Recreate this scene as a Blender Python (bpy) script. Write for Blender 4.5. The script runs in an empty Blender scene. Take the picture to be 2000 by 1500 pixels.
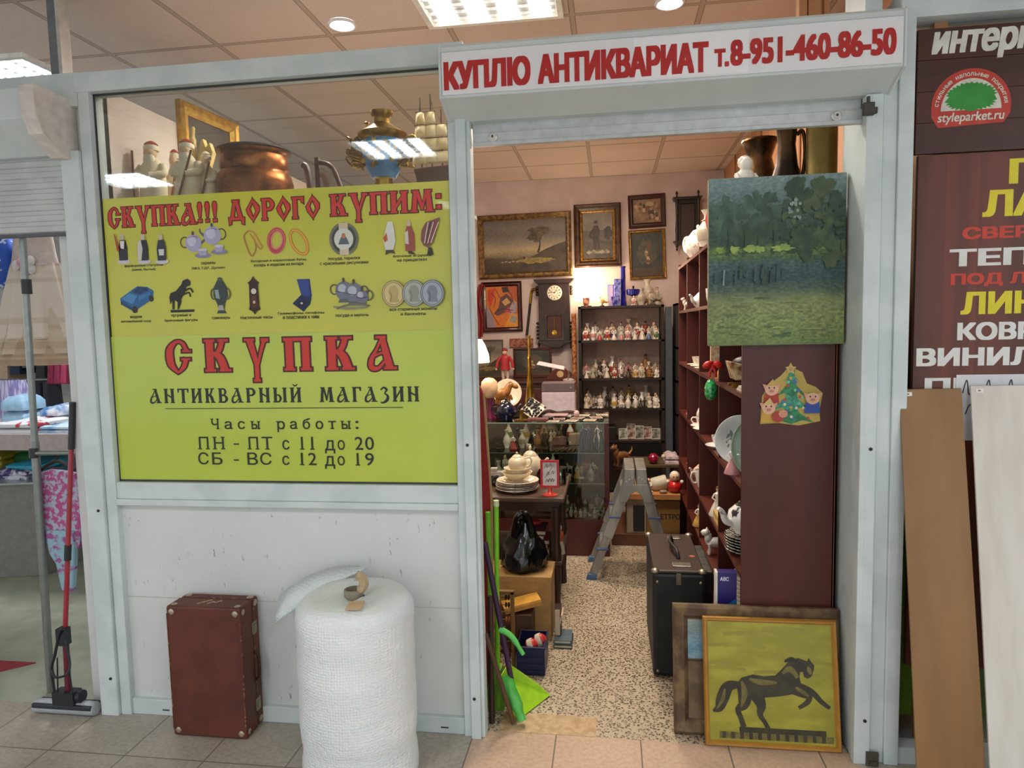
import bpy, math, random
from mathutils import Matrix, Vector
R0 = random.Random(7)
S = bpy.context.scene
COL = S.collection
PI = math.pi

# ------------------------------------------------------------------ camera
F_PX = 1339.6
CAM = Vector((0.0, -2.481, 1.5564))
def _cam_axes(yaw=0.1427, pit=-0.0825, rol=-0.022):
    f = Vector((-math.sin(yaw)*math.cos(pit), math.cos(yaw)*math.cos(pit), math.sin(pit)))
    r = Vector((math.cos(yaw), math.sin(yaw), 0)); u = r.cross(f)
    return math.cos(rol)*r+math.sin(rol)*u, -math.sin(rol)*r+math.cos(rol)*u, f
CR, CU, CF = _cam_axes()
cd = bpy.data.cameras.new('camera'); cam = bpy.data.objects.new('camera', cd); COL.objects.link(cam)
cd.sensor_fit = 'HORIZONTAL'; cd.sensor_width = 36; cd.lens = 36*F_PX/2000; cd.clip_start = .05
cam.matrix_world = Matrix(((CR.x, CU.x, -CF.x, CAM.x), (CR.y, CU.y, -CF.y, CAM.y), (CR.z, CU.z, -CF.z, CAM.z), (0, 0, 0, 1)))
S.camera = cam

# ------------------------------------------------------------------ world, exposure
S.view_settings.view_transform = 'Standard'; S.view_settings.look = 'None'
S.view_settings.gamma = 1; S.view_settings.use_curve_mapping = False
S.view_settings.exposure = 0.38
wd = bpy.data.worlds.new('world'); S.world = wd; wd.use_nodes = True
wd.node_tree.nodes['Background'].inputs[0].default_value = (.86, .94, 1, 1)
wd.node_tree.nodes['Background'].inputs[1].default_value = 1.05

# big lights of the hall and the shop (each sits inside a fitting built below)
def area(name, loc, sx, sy, power, col, rot=(0, 0, 0), spread=180):
    l = bpy.data.lights.new(name, 'AREA'); l.shape = 'RECTANGLE'; l.size = sx; l.size_y = sy; l.energy = power; l.color = col
    l.spread = math.radians(spread)
    o = bpy.data.objects.new(name, l); o.location = loc; o.rotation_euler = rot; COL.objects.link(o); return o
def point(name, loc, power, col, rad=.04, kind='POINT'):
    l = bpy.data.lights.new(name, kind); l.energy = power; l.color = col; l.shadow_soft_size = rad
    o = bpy.data.objects.new(name, l); o.location = loc; COL.objects.link(o); return o
CEIL = 2.96
WARM = (1, .83, .66); COOL = (.93, .97, 1); MIDW = (1, .83, .66)
HALL_LIGHTS = [(-1.62, -2.735), (.9, -2.735), (-4.25, -3.25), (3.3, -2.735), (-1.62, -5.2), (.9, -5.2)]
area('shop_lamp', (-.5, .9, CEIL-.03), .5, .5, 15, (1, .9, .78))
area('shop_lamp', (.0, 2.0, CEIL-.03), .5, .5, 37, WARM)  # unseen warm fill lamp, added to brighten the shop interior
area('neighbour_lamp', (-3.2, 1.6, CEIL-.03), .5, .5, 26, COOL)

# ------------------------------------------------------------------ helpers
def P(px, py, ax, v):
    """point of the place seen at (px, py) of the photograph on the plane x, y or z = v"""
    d = CF + CR*((px-1000)/F_PX) + CU*((750-py)/F_PX)
    i = 'xyz'.index(ax); t = (v-CAM[i])/d[i]
    return CAM + d*t
def W(px, py, y):
    p = P(px, py, 'y', y); return p.x, p.z
def rect(x0, y0, x1, y1, y):
    """x0,x1,z0,z1 on plane y from two picture corners (top-left, bottom-right)"""
    a = P(x0, y0, 'y', y); b = P(x1, y1, 'y', y); c = P(x0, y1, 'y', y); d = P(x1, y0, 'y', y)
    return (a.x+c.x)/2, (b.x+d.x)/2, (b.z+c.z)/2, (a.z+d.z)/2

def lin(h):
    h = h.lstrip('#'); o = []
    for i in (0, 2, 4):
        c = int(h[i:i+2], 16)/255
        o.append(c/12.92 if c <= .04045 else ((c+.055)/1.055)**2.4)
    return (*o, 1)
_mats = {}
def newmat(name):
    m = bpy.data.materials.new(name); m.use_nodes = True
    nt = m.node_tree; return m, nt, nt.nodes['Principled BSDF']
def noise(nt, scale, detail=3, coord='Object', stretch=(1, 1, 1), rough=.55):
    tc = nt.nodes.new('ShaderNodeTexCoord'); mp = nt.nodes.new('ShaderNodeMapping'); mp.inputs['Scale'].default_value = stretch
    n = nt.nodes.new('ShaderNodeTexNoise'); n.inputs['Scale'].default_value = scale; n.inputs['Detail'].default_value = detail
    n.inputs['Roughness'].default_value = rough
    nt.links.new(tc.outputs[coord], mp.inputs[0]); nt.links.new(mp.outputs[0], n.inputs[0]); return n
def ramp(nt, fac, stops, interp='LINEAR'):
    r = nt.nodes.new('ShaderNodeValToRGB'); nt.links.new(fac, r.inputs[0]); r.color_ramp.interpolation = interp
    e = r.color_ramp.elements
    while len(e) < len(stops): e.new(.5)
    for k, (p, c) in enumerate(stops): e[k].position = p; e[k].color = lin(c) if isinstance(c, str) else c
    return r
def mixc(nt, fac, a, b, mode='MIX'):
    m = nt.nodes.new('ShaderNodeMix'); m.data_type = 'RGBA'; m.blend_type = mode
    for sock, v in ((m.inputs[0], fac), (m.inputs[6], a), (m.inputs[7], b)):
        if isinstance(v, (int, float)): sock.default_value = v
        elif isinstance(v, (str, tuple)): sock.default_value = lin(v) if isinstance(v, str) else v
        else: nt.links.new(v, sock)
    return m.outputs[2]
def bump(nt, bs, h, strength=.3, dist=.01):
    b = nt.nodes.new('ShaderNodeBump'); b.inputs['Strength'].default_value = strength; b.inputs['Distance'].default_value = dist
    nt.links.new(h, b.inputs['Height']); nt.links.new(b.outputs[0], bs.inputs['Normal'])
def math_(nt, op, a, b=None):
    m = nt.nodes.new('ShaderNodeMath'); m.operation = op
    for k, v in ((0, a), (1, b)):
        if v is None: continue
        if isinstance(v, (int, float)): m.inputs[k].default_value = v
        else: nt.links.new(v, m.inputs[k])
    return m.outputs[0]
def C(hexc, rough=.5, metal=0, var=.12, scale=25, bmp=0, coat=0, alpha=1):
    """a plain procedural material: one colour with slight mottling"""
    key = (hexc, rough, metal, var, scale, bmp, coat, alpha)
    if key in _mats: return _mats[key]
    m, nt, bs = newmat('plain_'+hexc)
    n = noise(nt, scale)
    c = lin(hexc)
    lo = tuple(max(0, v*(1-var)) for v in c[:3])+(1,); hi = tuple(min(1, v*(1+var)) for v in c[:3])+(1,)
    r = ramp(nt, n.outputs[0], [(.3, lo), (.7, hi)])
    nt.links.new(r.outputs[0], bs.inputs['Base Color'])
    bs.inputs['Roughness'].default_value = rough; bs.inputs['Metallic'].default_value = metal
    bs.inputs['Coat Weight'].default_value = coat; bs.inputs['Alpha'].default_value = alpha
    if bmp: bump(nt, bs, n.outputs[0], bmp, .004)
    _mats[key] = m; return m
def two(h1, h2, rough=.5, scale=30, detail=4, stretch=(1, 1, 1), lo=.42, hi=.58, metal=0, bmp=0, coat=0):
    """two colours mottled by noise: glazes, worn paint, brushwork"""
    key = ('two', h1, h2, rough, scale, detail, stretch, lo, hi, metal, bmp)
    if key in _mats: return _mats[key]
    m, nt, bs = newmat('mottled_%s_%s' % (h1, h2))
    n = noise(nt, scale, detail, stretch=stretch)
    r = ramp(nt, n.outputs[0], [(lo, h1), (hi, h2)]); nt.links.new(r.outputs[0], bs.inputs['Base Color'])
    bs.inputs['Roughness'].default_value = rough; bs.inputs['Metallic'].default_value = metal; bs.inputs['Coat Weight'].default_value = coat
    if bmp: bump(nt, bs, n.outputs[0], bmp, .004)
    _mats[key] = m; return m
def wood(h1, h2, rough=.4, axis='z', scale=14, coat=0):
    st = {'z': (1, 1, .07), 'x': (.07, 1, 1), 'y': (1, .07, 1)}[axis]
    return two(h1, h2, rough, scale, 6, st, .3, .7, coat=coat)
def emit(hexc, strength):
    key = ('emit', hexc, strength)
    if key in _mats: return _mats[key]
    m, nt, bs = newmat('lamp_glow'); bs.inputs['Base Color'].default_value = lin(hexc)
    bs.inputs['Emission Color'].default_value = lin(hexc); bs.inputs['Emission Strength'].default_value = strength
    _mats[key] = m; return m
def glassmat(name='clear_glass', tint='eef6f2', refl=.04, rough=.02):
    if name in _mats: return _mats[name]
    m = bpy.data.materials.new(name); m.use_nodes = True; nt = m.node_tree; nt.nodes.clear()
    o = nt.nodes.new('ShaderNodeOutputMaterial'); t = nt.nodes.new('ShaderNodeBsdfTransparent'); g = nt.nodes.new('ShaderNodeBsdfGlossy')
    fr = nt.nodes.new('ShaderNodeFresnel'); fr.inputs[0].default_value = 1.5
    mx = nt.nodes.new('ShaderNodeMixShader'); t.inputs[0].default_value = lin(tint); g.inputs['Roughness'].default_value = rough
    add = math_(nt, 'ADD', fr.outputs[0], refl)
    nt.links.new(add, mx.inputs[0]); nt.links.new(t.outputs[0], mx.inputs[1]); nt.links.new(g.outputs[0], mx.inputs[2]); nt.links.new(mx.outputs[0], o.inputs[0])
    _mats[name] = m; return m

def spline(pts, n=6):
    """Catmull-Rom through points (any dimension)"""
    if len(pts) < 3: return [tuple(p) for p in pts]
    q = [pts[0]]+list(pts)+[pts[-1]]; out = []
    for i in range(1, len(q)-2):
        a, b, c, d = q[i-1], q[i], q[i+1], q[i+2]
        for k in range(n):
            t = k/n
            out.append(tuple(.5*(2*b[j]+(c[j]-a[j])*t+(2*a[j]-5*b[j]+4*c[j]-d[j])*t*t+(3*b[j]-a[j]-3*c[j]+d[j])*t**3) for j in range(len(b))))
    out.append(tuple(pts[-1])); return out

class MB:
    """collects shapes into one mesh"""
    def __init__(s): s.v = []; s.f = []; s.mi = []; s.cur = 0; s.M = Matrix()
    def m(s, i): s.cur = i; return s
    def add(s, vs, fs):
        b = len(s.v); s.v += [s.M @ Vector(v) for v in vs]
        for f in fs: s.f.append(tuple(b+i for i in f)); s.mi.append(s.cur)
        return s
    def box(s, x0, x1, y0, y1, z0, z1):
        vs = [(x0, y0, z0), (x1, y0, z0), (x1, y1, z0), (x0, y1, z0), (x0, y0, z1), (x1, y0, z1), (x1, y1, z1), (x0, y1, z1)]
        return s.add(vs, [(3, 2, 1, 0), (4, 5, 6, 7), (0, 1, 5, 4), (1, 2, 6, 5), (2, 3, 7, 6), (3, 0, 4, 7)])
    def hexa(s, vs): return s.add(vs, [(3, 2, 1, 0), (4, 5, 6, 7), (0, 1, 5, 4), (1, 2, 6, 5), (2, 3, 7, 6), (3, 0, 4, 7)])
    def lathe(s, prof, c=(0, 0, 0), n=20, sx=1, sy=1, rot=None):
        vs = []; fs = []
        for (r, z) in prof:
            for k in range(n):
                a = 2*PI*k/n; v = Vector((r*sx*math.cos(a), r*sy*math.sin(a), z))
                if rot: v = rot @ v
                vs.append(v+Vector(c))
        for i in range(len(prof)-1):
            for k in range(n):
                k2 = (k+1) % n; fs.append((i*n+k, i*n+k2, (i+1)*n+k2, (i+1)*n+k))
        if prof[0][0] > 1e-5: fs.append(tuple(reversed(range(n))))
        if prof[-1][0] > 1e-5: fs.append(tuple((len(prof)-1)*n+k for k in range(n)))
        return s.add(vs, fs)
    def tube(s, pts, r, n=8, closed=False):
        pts = [Vector(p) for p in pts]; N = len(pts)
        rs = r if isinstance(r, (list, tuple)) else [r]*N
        vs = []; fs = []; up = None
        for i, p in enumerate(pts):
            if closed: t = pts[(i+1) % N]-pts[i-1]
            else: t = pts[min(i+1, N-1)]-pts[max(i-1, 0)]
            if t.length < 1e-9: t = Vector((0, 0, 1))
            t.normalize()
            if up is None: up = Vector((0, 0, 1)) if abs(t.z) < .9 else Vector((1, 0, 0))
            a = up-t*up.dot(t)
            if a.length < 1e-6: a = t.orthogonal()
            a.normalize(); up = a; b = t.cross(a)
            for k in range(n):
                q = 2*PI*k/n; vs.append(p+(a*math.cos(q)+b*math.sin(q))*rs[i])
        for i in range(N if closed else N-1):
            j = (i+1) % N
            for k in range(n): fs.append((i*n+k, i*n+(k+1) % n, j*n+(k+1) % n, j*n+k))
        if not closed: fs.append(tuple(reversed(range(n)))); fs.append(tuple((N-1)*n+k for k in range(n)))
        return s.add(vs, fs)
    def ell(s, c, rx, ry=None, rz=None, n=12, h=8, rot=None):
        ry = rx if ry is None else ry; rz = rx if rz is None else rz
        pr = [(math.sin(PI*i/h), -math.cos(PI*i/h)) for i in range(h+1)]
        vs = []; fs = []
        for (r, z) in pr:
            for k in range(n):
                a = 2*PI*k/n; v = Vector((rx*r*math.cos(a), ry*r*math.sin(a), rz*z))
                if rot: v = rot @ v
                vs.append(v+Vector(c))
        for i in range(h):
            for k in range(n):
                k2 = (k+1) % n
                if i == 0: fs.append((k, n+k2, n+k))
                elif i == h-1: fs.append((i*n+k, i*n+k2, (i+1)*n+k))
                else: fs.append((i*n+k, i*n+k2, (i+1)*n+k2, (i+1)*n+k))
        return s.add(vs, fs)
    def prism(s, poly, y0, y1, ax='y'):
        """poly of (a,b): extruded along y ((x,z) poly), x ((y,z) poly) or z ((x,y) poly)"""
        mk = {'y': lambda a, b, t: (a, t, b), 'x': lambda a, b, t: (t, a, b), 'z': lambda a, b, t: (a, b, t)}[ax]
        n = len(poly); vs = [mk(a, b, y0) for a, b in poly]+[mk(a, b, y1) for a, b in poly]
        return s.add(vs, [tuple(range(n)), tuple(reversed(range(n, 2*n)))]+[(i, i+n, (i+1) % n+n, (i+1) % n) for i in range(n)])
    def frame(s, x0, x1, z0, z1, y0, y1, prof):
        """picture frame facing -y. prof: (inset 0.., forward 0..1) points from outer edge inwards"""
        vs = []; fs = []; n = len(prof)
        for (cx, cz, sx, sz) in ((x0, z0, 1, 1), (x1, z0, -1, 1), (x1, z1, -1, -1), (x0, z1, 1, -1)):
            for (a, d) in prof: vs.append((cx+sx*a, y1+(y0-y1)*d, cz+sz*a))
        for i in range(4):
            j = (i+1) % 4
            for k in range(n-1): fs.append((i*n+k, j*n+k, j*n+k+1, i*n+k+1))
        return s.add(vs, fs)
    def build(s, name, mats, parent=None, smooth=None, bev=0, local=False, world=True):
        if not isinstance(mats, (list, tuple)): mats = [mats]
        inv = Matrix() if (parent is None or local) else wmat(parent).inverted()
        me = bpy.data.meshes.new(name); me.from_pydata([inv @ v for v in s.v], [], s.f)
        for m_ in mats: me.materials.append(m_)
        for p, i in zip(me.polygons, s.mi): p.material_index = i
        if smooth:
            for p in me.polygons: p.use_smooth = True
            me.set_sharp_from_angle(angle=math.radians(smooth))
        me.update()
        o = bpy.data.objects.new(name, me); COL.objects.link(o); o.parent = parent
        if bev:
            b = o.modifiers.new('bevel', 'BEVEL'); b.width = bev; b.segments = 2; b.limit_method = 'ANGLE'; b.angle_limit = math.radians(40)
        return o
def wmat(o):
    m = Matrix.LocRotScale(o.location, o.rotation_euler, o.scale)
    return wmat(o.parent) @ m if o.parent else m
def tag(o, label, cat=None, group=None, kind=None):
    if label: o['label'] = label
    if cat: o['category'] = cat
    if group: o['group'] = group
    if kind: o['kind'] = kind
    return o
def thing(name, label, cat, loc=(0, 0, 0), rz=0, group=None):
    o = bpy.data.objects.new(name, None); o.empty_display_size = .05; COL.objects.link(o)
    o.location = loc; o.rotation_euler = (0, 0, rz); return tag(o, label, cat, group)
def recenter(o):
    """origin of a one-mesh thing at the middle of its base"""
    vs = [v.co for v in o.data.vertices]
    c = Vector(((min(v.x for v in vs)+max(v.x for v in vs))/2, (min(v.y for v in vs)+max(v.y for v in vs))/2, min(v.z for v in vs)))
    o.data.transform(Matrix.Translation(-c)); o.location = c; return o
def single(name, mb, mats, label, cat, group=None, smooth=None, bev=0):
    o = mb.build(name, mats, None, smooth, bev); recenter(o); return tag(o, label, cat, group)
def struct(name, mb, mats, parent=None, bev=0, smooth=None):
    o = mb.build(name, mats, parent, smooth, bev)
    if parent is None: o['kind'] = 'structure'
    return o
def box1(name, mats, parent, x0, x1, y0, y1, z0, z1, bev=0): return MB().box(x0, x1, y0, y1, z0, z1).build(name, mats, parent, bev=bev)
def dup(o, loc, label, rz=None, sc=None, group=None):
    def cp(a, par):
        c = a.copy(); COL.objects.link(c); c.parent = par
        for ch in list(a.children): cp(ch, c)
        return c
    c = cp(o, None); c.location = loc
    if rz is not None: c.rotation_euler = (0, 0, rz)
    if sc is not None: c.scale = (sc, sc, sc) if not isinstance(sc, tuple) else sc
    c['label'] = label
    if group: c['group'] = group
    return c

# ---- flat artwork: lettering and pictures printed on a sheet
_txt = {}
def fillnz(cons, gap):
    """fill closed outlines (outer ones counter-clockwise) by horizontal strips; overlaps merge"""
    ed = []; ys = set()
    for c in cons:
        for i in range(len(c)):
            p, q = c[i], c[(i+1) % len(c)]; ys.add(round(p[1], 5))
            if abs(p[1]-q[1]) > 1e-6: ed.append((p, q, 1) if p[1] < q[1] else (q, p, -1))
    ys = sorted(ys); yy = []
    for u, w in zip(ys, ys[1:]):
        n = max(1, math.ceil((w-u)/gap)); yy += [u+(w-u)*k/n for k in range(n)]
    yy.append(ys[-1]); vs = []; fs = []
    for y0, y1 in zip(yy, yy[1:]):
        if y1-y0 < 1e-6: continue
        ym = (y0+y1)/2; act = []
        for p, q, d in ed:
            if p[1] < ym < q[1]:
                k = (q[0]-p[0])/(q[1]-p[1]); act.append((p[0]+k*(ym-p[1]), p[0]+k*(y0-p[1]), p[0]+k*(y1-p[1]), d))
        act.sort(); w = 0; st = None
        for e in act:
            w0 = w; w += e[3]
            if w0 == 0 and w != 0: st = e
            elif w0 != 0 and w == 0 and st is not None:
                n = len(vs); vs += [(st[1], y0), (e[1], y0), (e[2], y1), (st[2], y1)]; fs.append((n, n+1, n+2, n+3))
    return vs, fs
def sarea(c): return sum(c[i][0]*c[(i+1) % len(c)][1]-c[(i+1) % len(c)][0]*c[i][1] for i in range(len(c)))/2
def ccw(c): return c if sarea(c) > 0 else c[::-1]
def textmesh(body, bold=0., serif=False, shear=0.):
    key = (body, bold, serif, shear)
    if key in _txt: return _txt[key]
    c = bpy.data.curves.new('lettering', 'FONT'); c.body = body; c.size = 1; c.shear = shear; c.resolution_u = 4; c.fill_mode = 'NONE'
    o = bpy.data.objects.new('lettering', c); me = bpy.data.meshes.new_from_object(o)
    nb = {}
    for e in me.edges: nb.setdefault(e.vertices[0], []).append(e.vertices[1]); nb.setdefault(e.vertices[1], []).append(e.vertices[0])
    co = [(v.co.x, v.co.y) for v in me.vertices]; seen = set(); cons = []
    for v0 in range(len(co)):
        if v0 in seen or v0 not in nb: continue
        lp = [v0]; seen.add(v0); cur = v0+1 if v0+1 in nb[v0] else nb[v0][0]
        while cur not in seen:
            lp.append(cur); seen.add(cur); nx = [q for q in nb[cur] if q not in seen]
            if not nx: break
            cur = nx[0]
        if len(lp) > 2: cons.append([co[i] for i in lp])
    if cons and sum(sarea(q) for q in cons) < 0: cons = [q[::-1] for q in cons]
    if serif:
        for q in list(cons):
            if sarea(q) < 0: continue
            for i in range(len(q)):
                A_, B_ = q[i], q[(i+1) % len(q)]
                if abs(A_[1]-B_[1]) < .004 and .03 < abs(A_[0]-B_[0]) < .17:
                    for h in (0, .728, .546):
                        if abs(A_[1]-h) < .03:
                            x0, x1 = min(A_[0], B_[0])-.07, max(A_[0], B_[0])+.07; y0, y1 = (A_[1]-.05, A_[1]) if h > 0 else (A_[1], A_[1]+.05)
                            cons.append([(x0, y0), (x1, y0), (x1, y1), (x0, y1)])
    if bold > .003:
        sh = [(i*bold, j*bold*.55) for i in (-1, 0, 1) for j in (-1, 0, 1)] if bold > .04 else [(bold, bold*.7), (-bold, bold*.7), (-bold, -bold*.7), (bold, -bold*.7)]
        cons = [[(p[0]+ox, p[1]+oy) for p in q] for q in cons for ox, oy in sh]
    r = fillnz(cons, .03) if cons else ([], [])
    bpy.data.objects.remove(o); bpy.data.meshes.remove(me); bpy.data.curves.remove(c)
    _txt[key] = r; return r
def offset_poly(poly, d):
    n = len(poly); A = sum(poly[i][0]*poly[(i+1) % n][1]-poly[(i+1) % n][0]*poly[i][1] for i in range(n))
    if A < 0: poly = poly[::-1]
    out = []
    for i in range(n):
        p, q, r = Vector(poly[i-1]), Vector(poly[i]), Vector(poly[(i+1) % n])
        a = (q-p); b = (r-q)
        if a.length < 1e-7 or b.length < 1e-7: out.append(tuple(q)); continue
        a.normalize(); b.normalize()
        n1 = Vector((a.y, -a.x)); n2 = Vector((b.y, -b.x)); m = n1+n2
        if m.length < 1e-4: m = n1
        m.normalize(); k = d/max(.45, m.dot(n1)); out.append((q.x+m.x*k, q.y+m.y*k))
    return out
def ribbon(pts, wid, n=6):
    if not isinstance(wid, (list, tuple)): wid = [wid]*len(pts)
    sp = spline([(p[0], p[1], w) for p, w in zip(pts, wid)], n)
    L, Rr = [], []
    for i, p in enumerate(sp):
        a = Vector(sp[max(i-1, 0)][:2]); b = Vector(sp[min(i+1, len(sp)-1)][:2]); t = b-a
        if t.length < 1e-8: t = Vector((1, 0))
        t.normalize(); L.append((p[0]-t.y*p[2]/2, p[1]+t.x*p[2]/2)); Rr.append((p[0]+t.y*p[2]/2, p[1]-t.x*p[2]/2))
    return L, Rr
class Art:
    """shapes laid on a sheet; o = lower-left corner, u = right, v = up, nrm = out of the sheet"""
    def __init__(s, o, u, v, su=1., sv=1.):
        s.o = Vector(o); s.u = Vector(u).normalized(); s.v = Vector(v).normalized(); s.n = s.u.cross(s.v)
        s.su, s.sv = su, sv; s.mats = []; s.mb = MB(); s.eps = .0005; s.base = .0005; s.c = 0; s.T = lambda p: p
    def mat(s, m):
        s.c += 1
        if isinstance(m, str): m = C(m, .45, var=.05)
        if m not in s.mats: s.mats.append(m)
        s.mb.cur = s.mats.index(m)
    def p3(s, p):
        p = s.T(p); return s.o+s.u*(p[0]*s.su)+s.v*(p[1]*s.sv)+s.n*(s.base+2.5e-5*s.c)
    def up(s, k=1): s.base += max(s.eps*k, s.c*2.5e-5+1e-4); s.c = 0; return s
    @property
    def lev(s): return s.base/s.eps
    @lev.setter
    def lev(s, v): s.base = v*s.eps; s.c = 0
    def poly(s, pts, m):
        s.mat(m); n = len(pts); A = sum(pts[i][0]*pts[(i+1) % n][1]-pts[(i+1) % n][0]*pts[i][1] for i in range(n))
        if A < 0: pts = pts[::-1]
        s.mb.add([s.p3(p) for p in pts], [tuple(range(n))]); return s
    def rect(s, x0, x1, y0, y1, m): return s.poly([(x0, y0), (x1, y0), (x1, y1), (x0, y1)], m)
    def ell(s, cx, cy, rx, ry, m, n=28, rot=0):
        c, sn = math.cos(rot), math.sin(rot)
        return s.poly([(cx+rx*math.cos(2*PI*k/n)*c-ry*math.sin(2*PI*k/n)*sn, cy+rx*math.cos(2*PI*k/n)*sn+ry*math.sin(2*PI*k/n)*c) for k in range(n)], m)
    def stroke(s, pts, w, m, n=6):
        s.mat(m); L, Rr = ribbon(pts, w, n)
        for i in range(len(L)-1): s.mb.add([s.p3(Rr[i]), s.p3(Rr[i+1]), s.p3(L[i+1]), s.p3(L[i])], [(0, 1, 2, 3)])
        return s
    def ring(s, cx, cy, rx, ry, w, m, n=32, a0=0, a1=2*PI, rot=0):
        c, sn = math.cos(rot), math.sin(rot)
        def q(a, k): x, y = (rx+k)*math.cos(a), (ry+k)*math.sin(a); return (cx+x*c-y*sn, cy+x*sn+y*c)
        s.mat(m)
        for i in range(n):
            t0, t1 = a0+(a1-a0)*i/n, a0+(a1-a0)*(i+1)/n
            s.mb.add([s.p3(q(t0, -w/2)), s.p3(q(t0, w/2)), s.p3(q(t1, w/2)), s.p3(q(t1, -w/2))], [(0, 1, 2, 3)])
        return s
    def text(s, body, x0, x1, y0, y1, m, bold=0., serif=False, shear=0.):
        vs, fs = textmesh(body, bold, serif, shear)
        if not vs: return s
        a, b = min(v[0] for v in vs), max(v[0] for v in vs); c, e = min(v[1] for v in vs), max(v[1] for v in vs)
        s.mat(m); s.mb.add([s.p3((x0+(v[0]-a)/(b-a)*(x1-x0), y0+(v[1]-c)/(e-c)*(y1-y0))) for v in vs], fs); return s
    def union(s, polys, m, gap):
        vs, fs = fillnz([ccw(p) for p in polys], gap); s.mat(m); s.mb.add([s.p3(v) for v in vs], fs); return s
    def arctext(s, body, cx, cy, rx, ry, a0, a1, h, m, bold=0.):
        """letters one by one along an arc from angle a0 to a1"""
        s.mat(m)
        for i, ch in enumerate(body):
            if ch == ' ': continue
            vs, fs = textmesh(ch, bold); t = a0+(a1-a0)*(i+.5)/len(body); w = max(v[0] for v in vs)/2
            px, py = cx+rx*math.cos(t), cy+ry*math.sin(t); e = Vector((rx*math.cos(t), ry*math.sin(t))); e = Vector((math.cos(t)*ry, math.sin(t)*rx)).normalized()
            tx = Vector((e.y, -e.x))
            s.mb.add([s.p3((px+tx.x*(v[0]-w)*h+e.x*v[1]*h, py+tx.y*(v[0]-w)*h+e.y*v[1]*h)) for v in vs], fs)
        return s
    def build(s, name, parent, **k): return s.mb.build(name, s.mats, parent, **k)
# ------------------------------------------------------------------ materials of the setting
WHITE = two('d2dcdb', 'c6d2d1', .45, 6, 3)          # painted profiles
WHITE2 = C('d2dbda', .4, var=.04, scale=8)
GASKET = C('3a3c3a', .6)
DARKSCREW = C('24221f', .5)
def tile_mat():
    m, nt, bs = newmat('hall_tiles')
    tc = nt.nodes.new('ShaderNodeTexCoord'); sp = nt.nodes.new('ShaderNodeSeparateXYZ'); nt.links.new(tc.outputs['Object'], sp.inputs[0])
    def line(sock, off, size, w):
        f = math_(nt, 'FRACT', math_(nt, 'DIVIDE', math_(nt, 'ADD', sock, off), size)); return math_(nt, 'LESS_THAN', f, w/size)
    fl = math_(nt, 'MAXIMUM', line(sp.outputs[0], 20*.317+.22, .317, .005), line(sp.outputs[1], 40*.3-.015, .3, .005))
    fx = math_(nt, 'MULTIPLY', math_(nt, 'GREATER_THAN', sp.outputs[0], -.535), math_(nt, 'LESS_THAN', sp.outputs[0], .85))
    n = noise(nt, 5, 5); n2 = noise(nt, 60, 3)
    grey = ramp(nt, n.outputs[0], [(.3, '9d9586'), (.7, 'b0a89a')]).outputs[0]
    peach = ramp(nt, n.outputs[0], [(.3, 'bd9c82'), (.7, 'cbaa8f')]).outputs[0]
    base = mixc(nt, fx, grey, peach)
    base = mixc(nt, .18, base, ramp(nt, n2.outputs[0], [(.35, '6f685c'), (.6, 'cfc8ba')]).outputs[0])
    base = mixc(nt, fl, base, '6a6357')
    nt.links.new(base, bs.inputs['Base Color']); bs.inputs['Roughness'].default_value = .32
    return m
def terrazzo_mat():
    m, nt, bs = newmat('terrazzo')
    tc = nt.nodes.new('ShaderNodeTexCoord'); vo = nt.nodes.new('ShaderNodeTexVoronoi'); vo.inputs['Scale'].default_value = 88; vo.inputs['Randomness'].default_value = 1
    nt.links.new(tc.outputs['Object'], vo.inputs['Vector'])
    n = noise(nt, 120, 3); n2 = noise(nt, 3, 4)
    sel = math_(nt, 'GREATER_THAN', n.outputs[0], .47)
    chip = math_(nt, 'MULTIPLY', math_(nt, 'LESS_THAN', vo.outputs['Distance'], .5), sel)
    sc = nt.nodes.new('ShaderNodeSeparateColor'); nt.links.new(vo.outputs['Color'], sc.inputs[0])
    chipc = ramp(nt, sc.outputs[0], [(.0, '2c251f'), (.5, '524538'), (1, '7a6a58')]).outputs[0]
    base = ramp(nt, n2.outputs[0], [(.3, 'b3a289'), (.7, 'c6b69d')]).outputs[0]
    nt.links.new(mixc(nt, chip, base, chipc), bs.inputs['Base Color']); bs.inputs['Roughness'].default_value = .35
    return m
def ceil_mat():
    m, nt, bs = newmat('ceiling_tiles')
    tc = nt.nodes.new('ShaderNodeTexCoord'); sp = nt.nodes.new('ShaderNodeSeparateXYZ'); nt.links.new(tc.outputs['Object'], sp.inputs[0])
    sx = P(626, 50, 'z', CEIL).x; sy = P(640, 70, 'z', CEIL).y; T = .575
    def line(sock, off, w):
        f = math_(nt, 'FRACT', math_(nt, 'DIVIDE', math_(nt, 'ADD', sock, 60*T-off+w/2), T)); return math_(nt, 'LESS_THAN', f, w/T)
    ln = math_(nt, 'MAXIMUM', line(sp.outputs[0], sx, .02), line(sp.outputs[1], sy, .02))
    edge = math_(nt, 'MAXIMUM', line(sp.outputs[0], sx, .028), line(sp.outputs[1], sy, .028))
    n = noise(nt, 2, 3); n2 = noise(nt, 180, 2)
    base = ramp(nt, n.outputs[0], [(.3, 'd3bfb0'), (.7, 'ddcabc')]).outputs[0]
    base = mixc(nt, .12, base, ramp(nt, n2.outputs[0], [(.4, '8a7f76'), (.6, 'e6e0da')]).outputs[0])
    base = mixc(nt, edge, base, '8d7d70'); base = mixc(nt, ln, base, 'b9a696')
    nt.links.new(base, bs.inputs['Base Color']); bs.inputs['Roughness'].default_value = .8
    return m
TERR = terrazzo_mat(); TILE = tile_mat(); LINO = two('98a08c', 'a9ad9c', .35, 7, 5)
STONE = two('c6a982', 'b2946d', .6, 30, 5)

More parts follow.
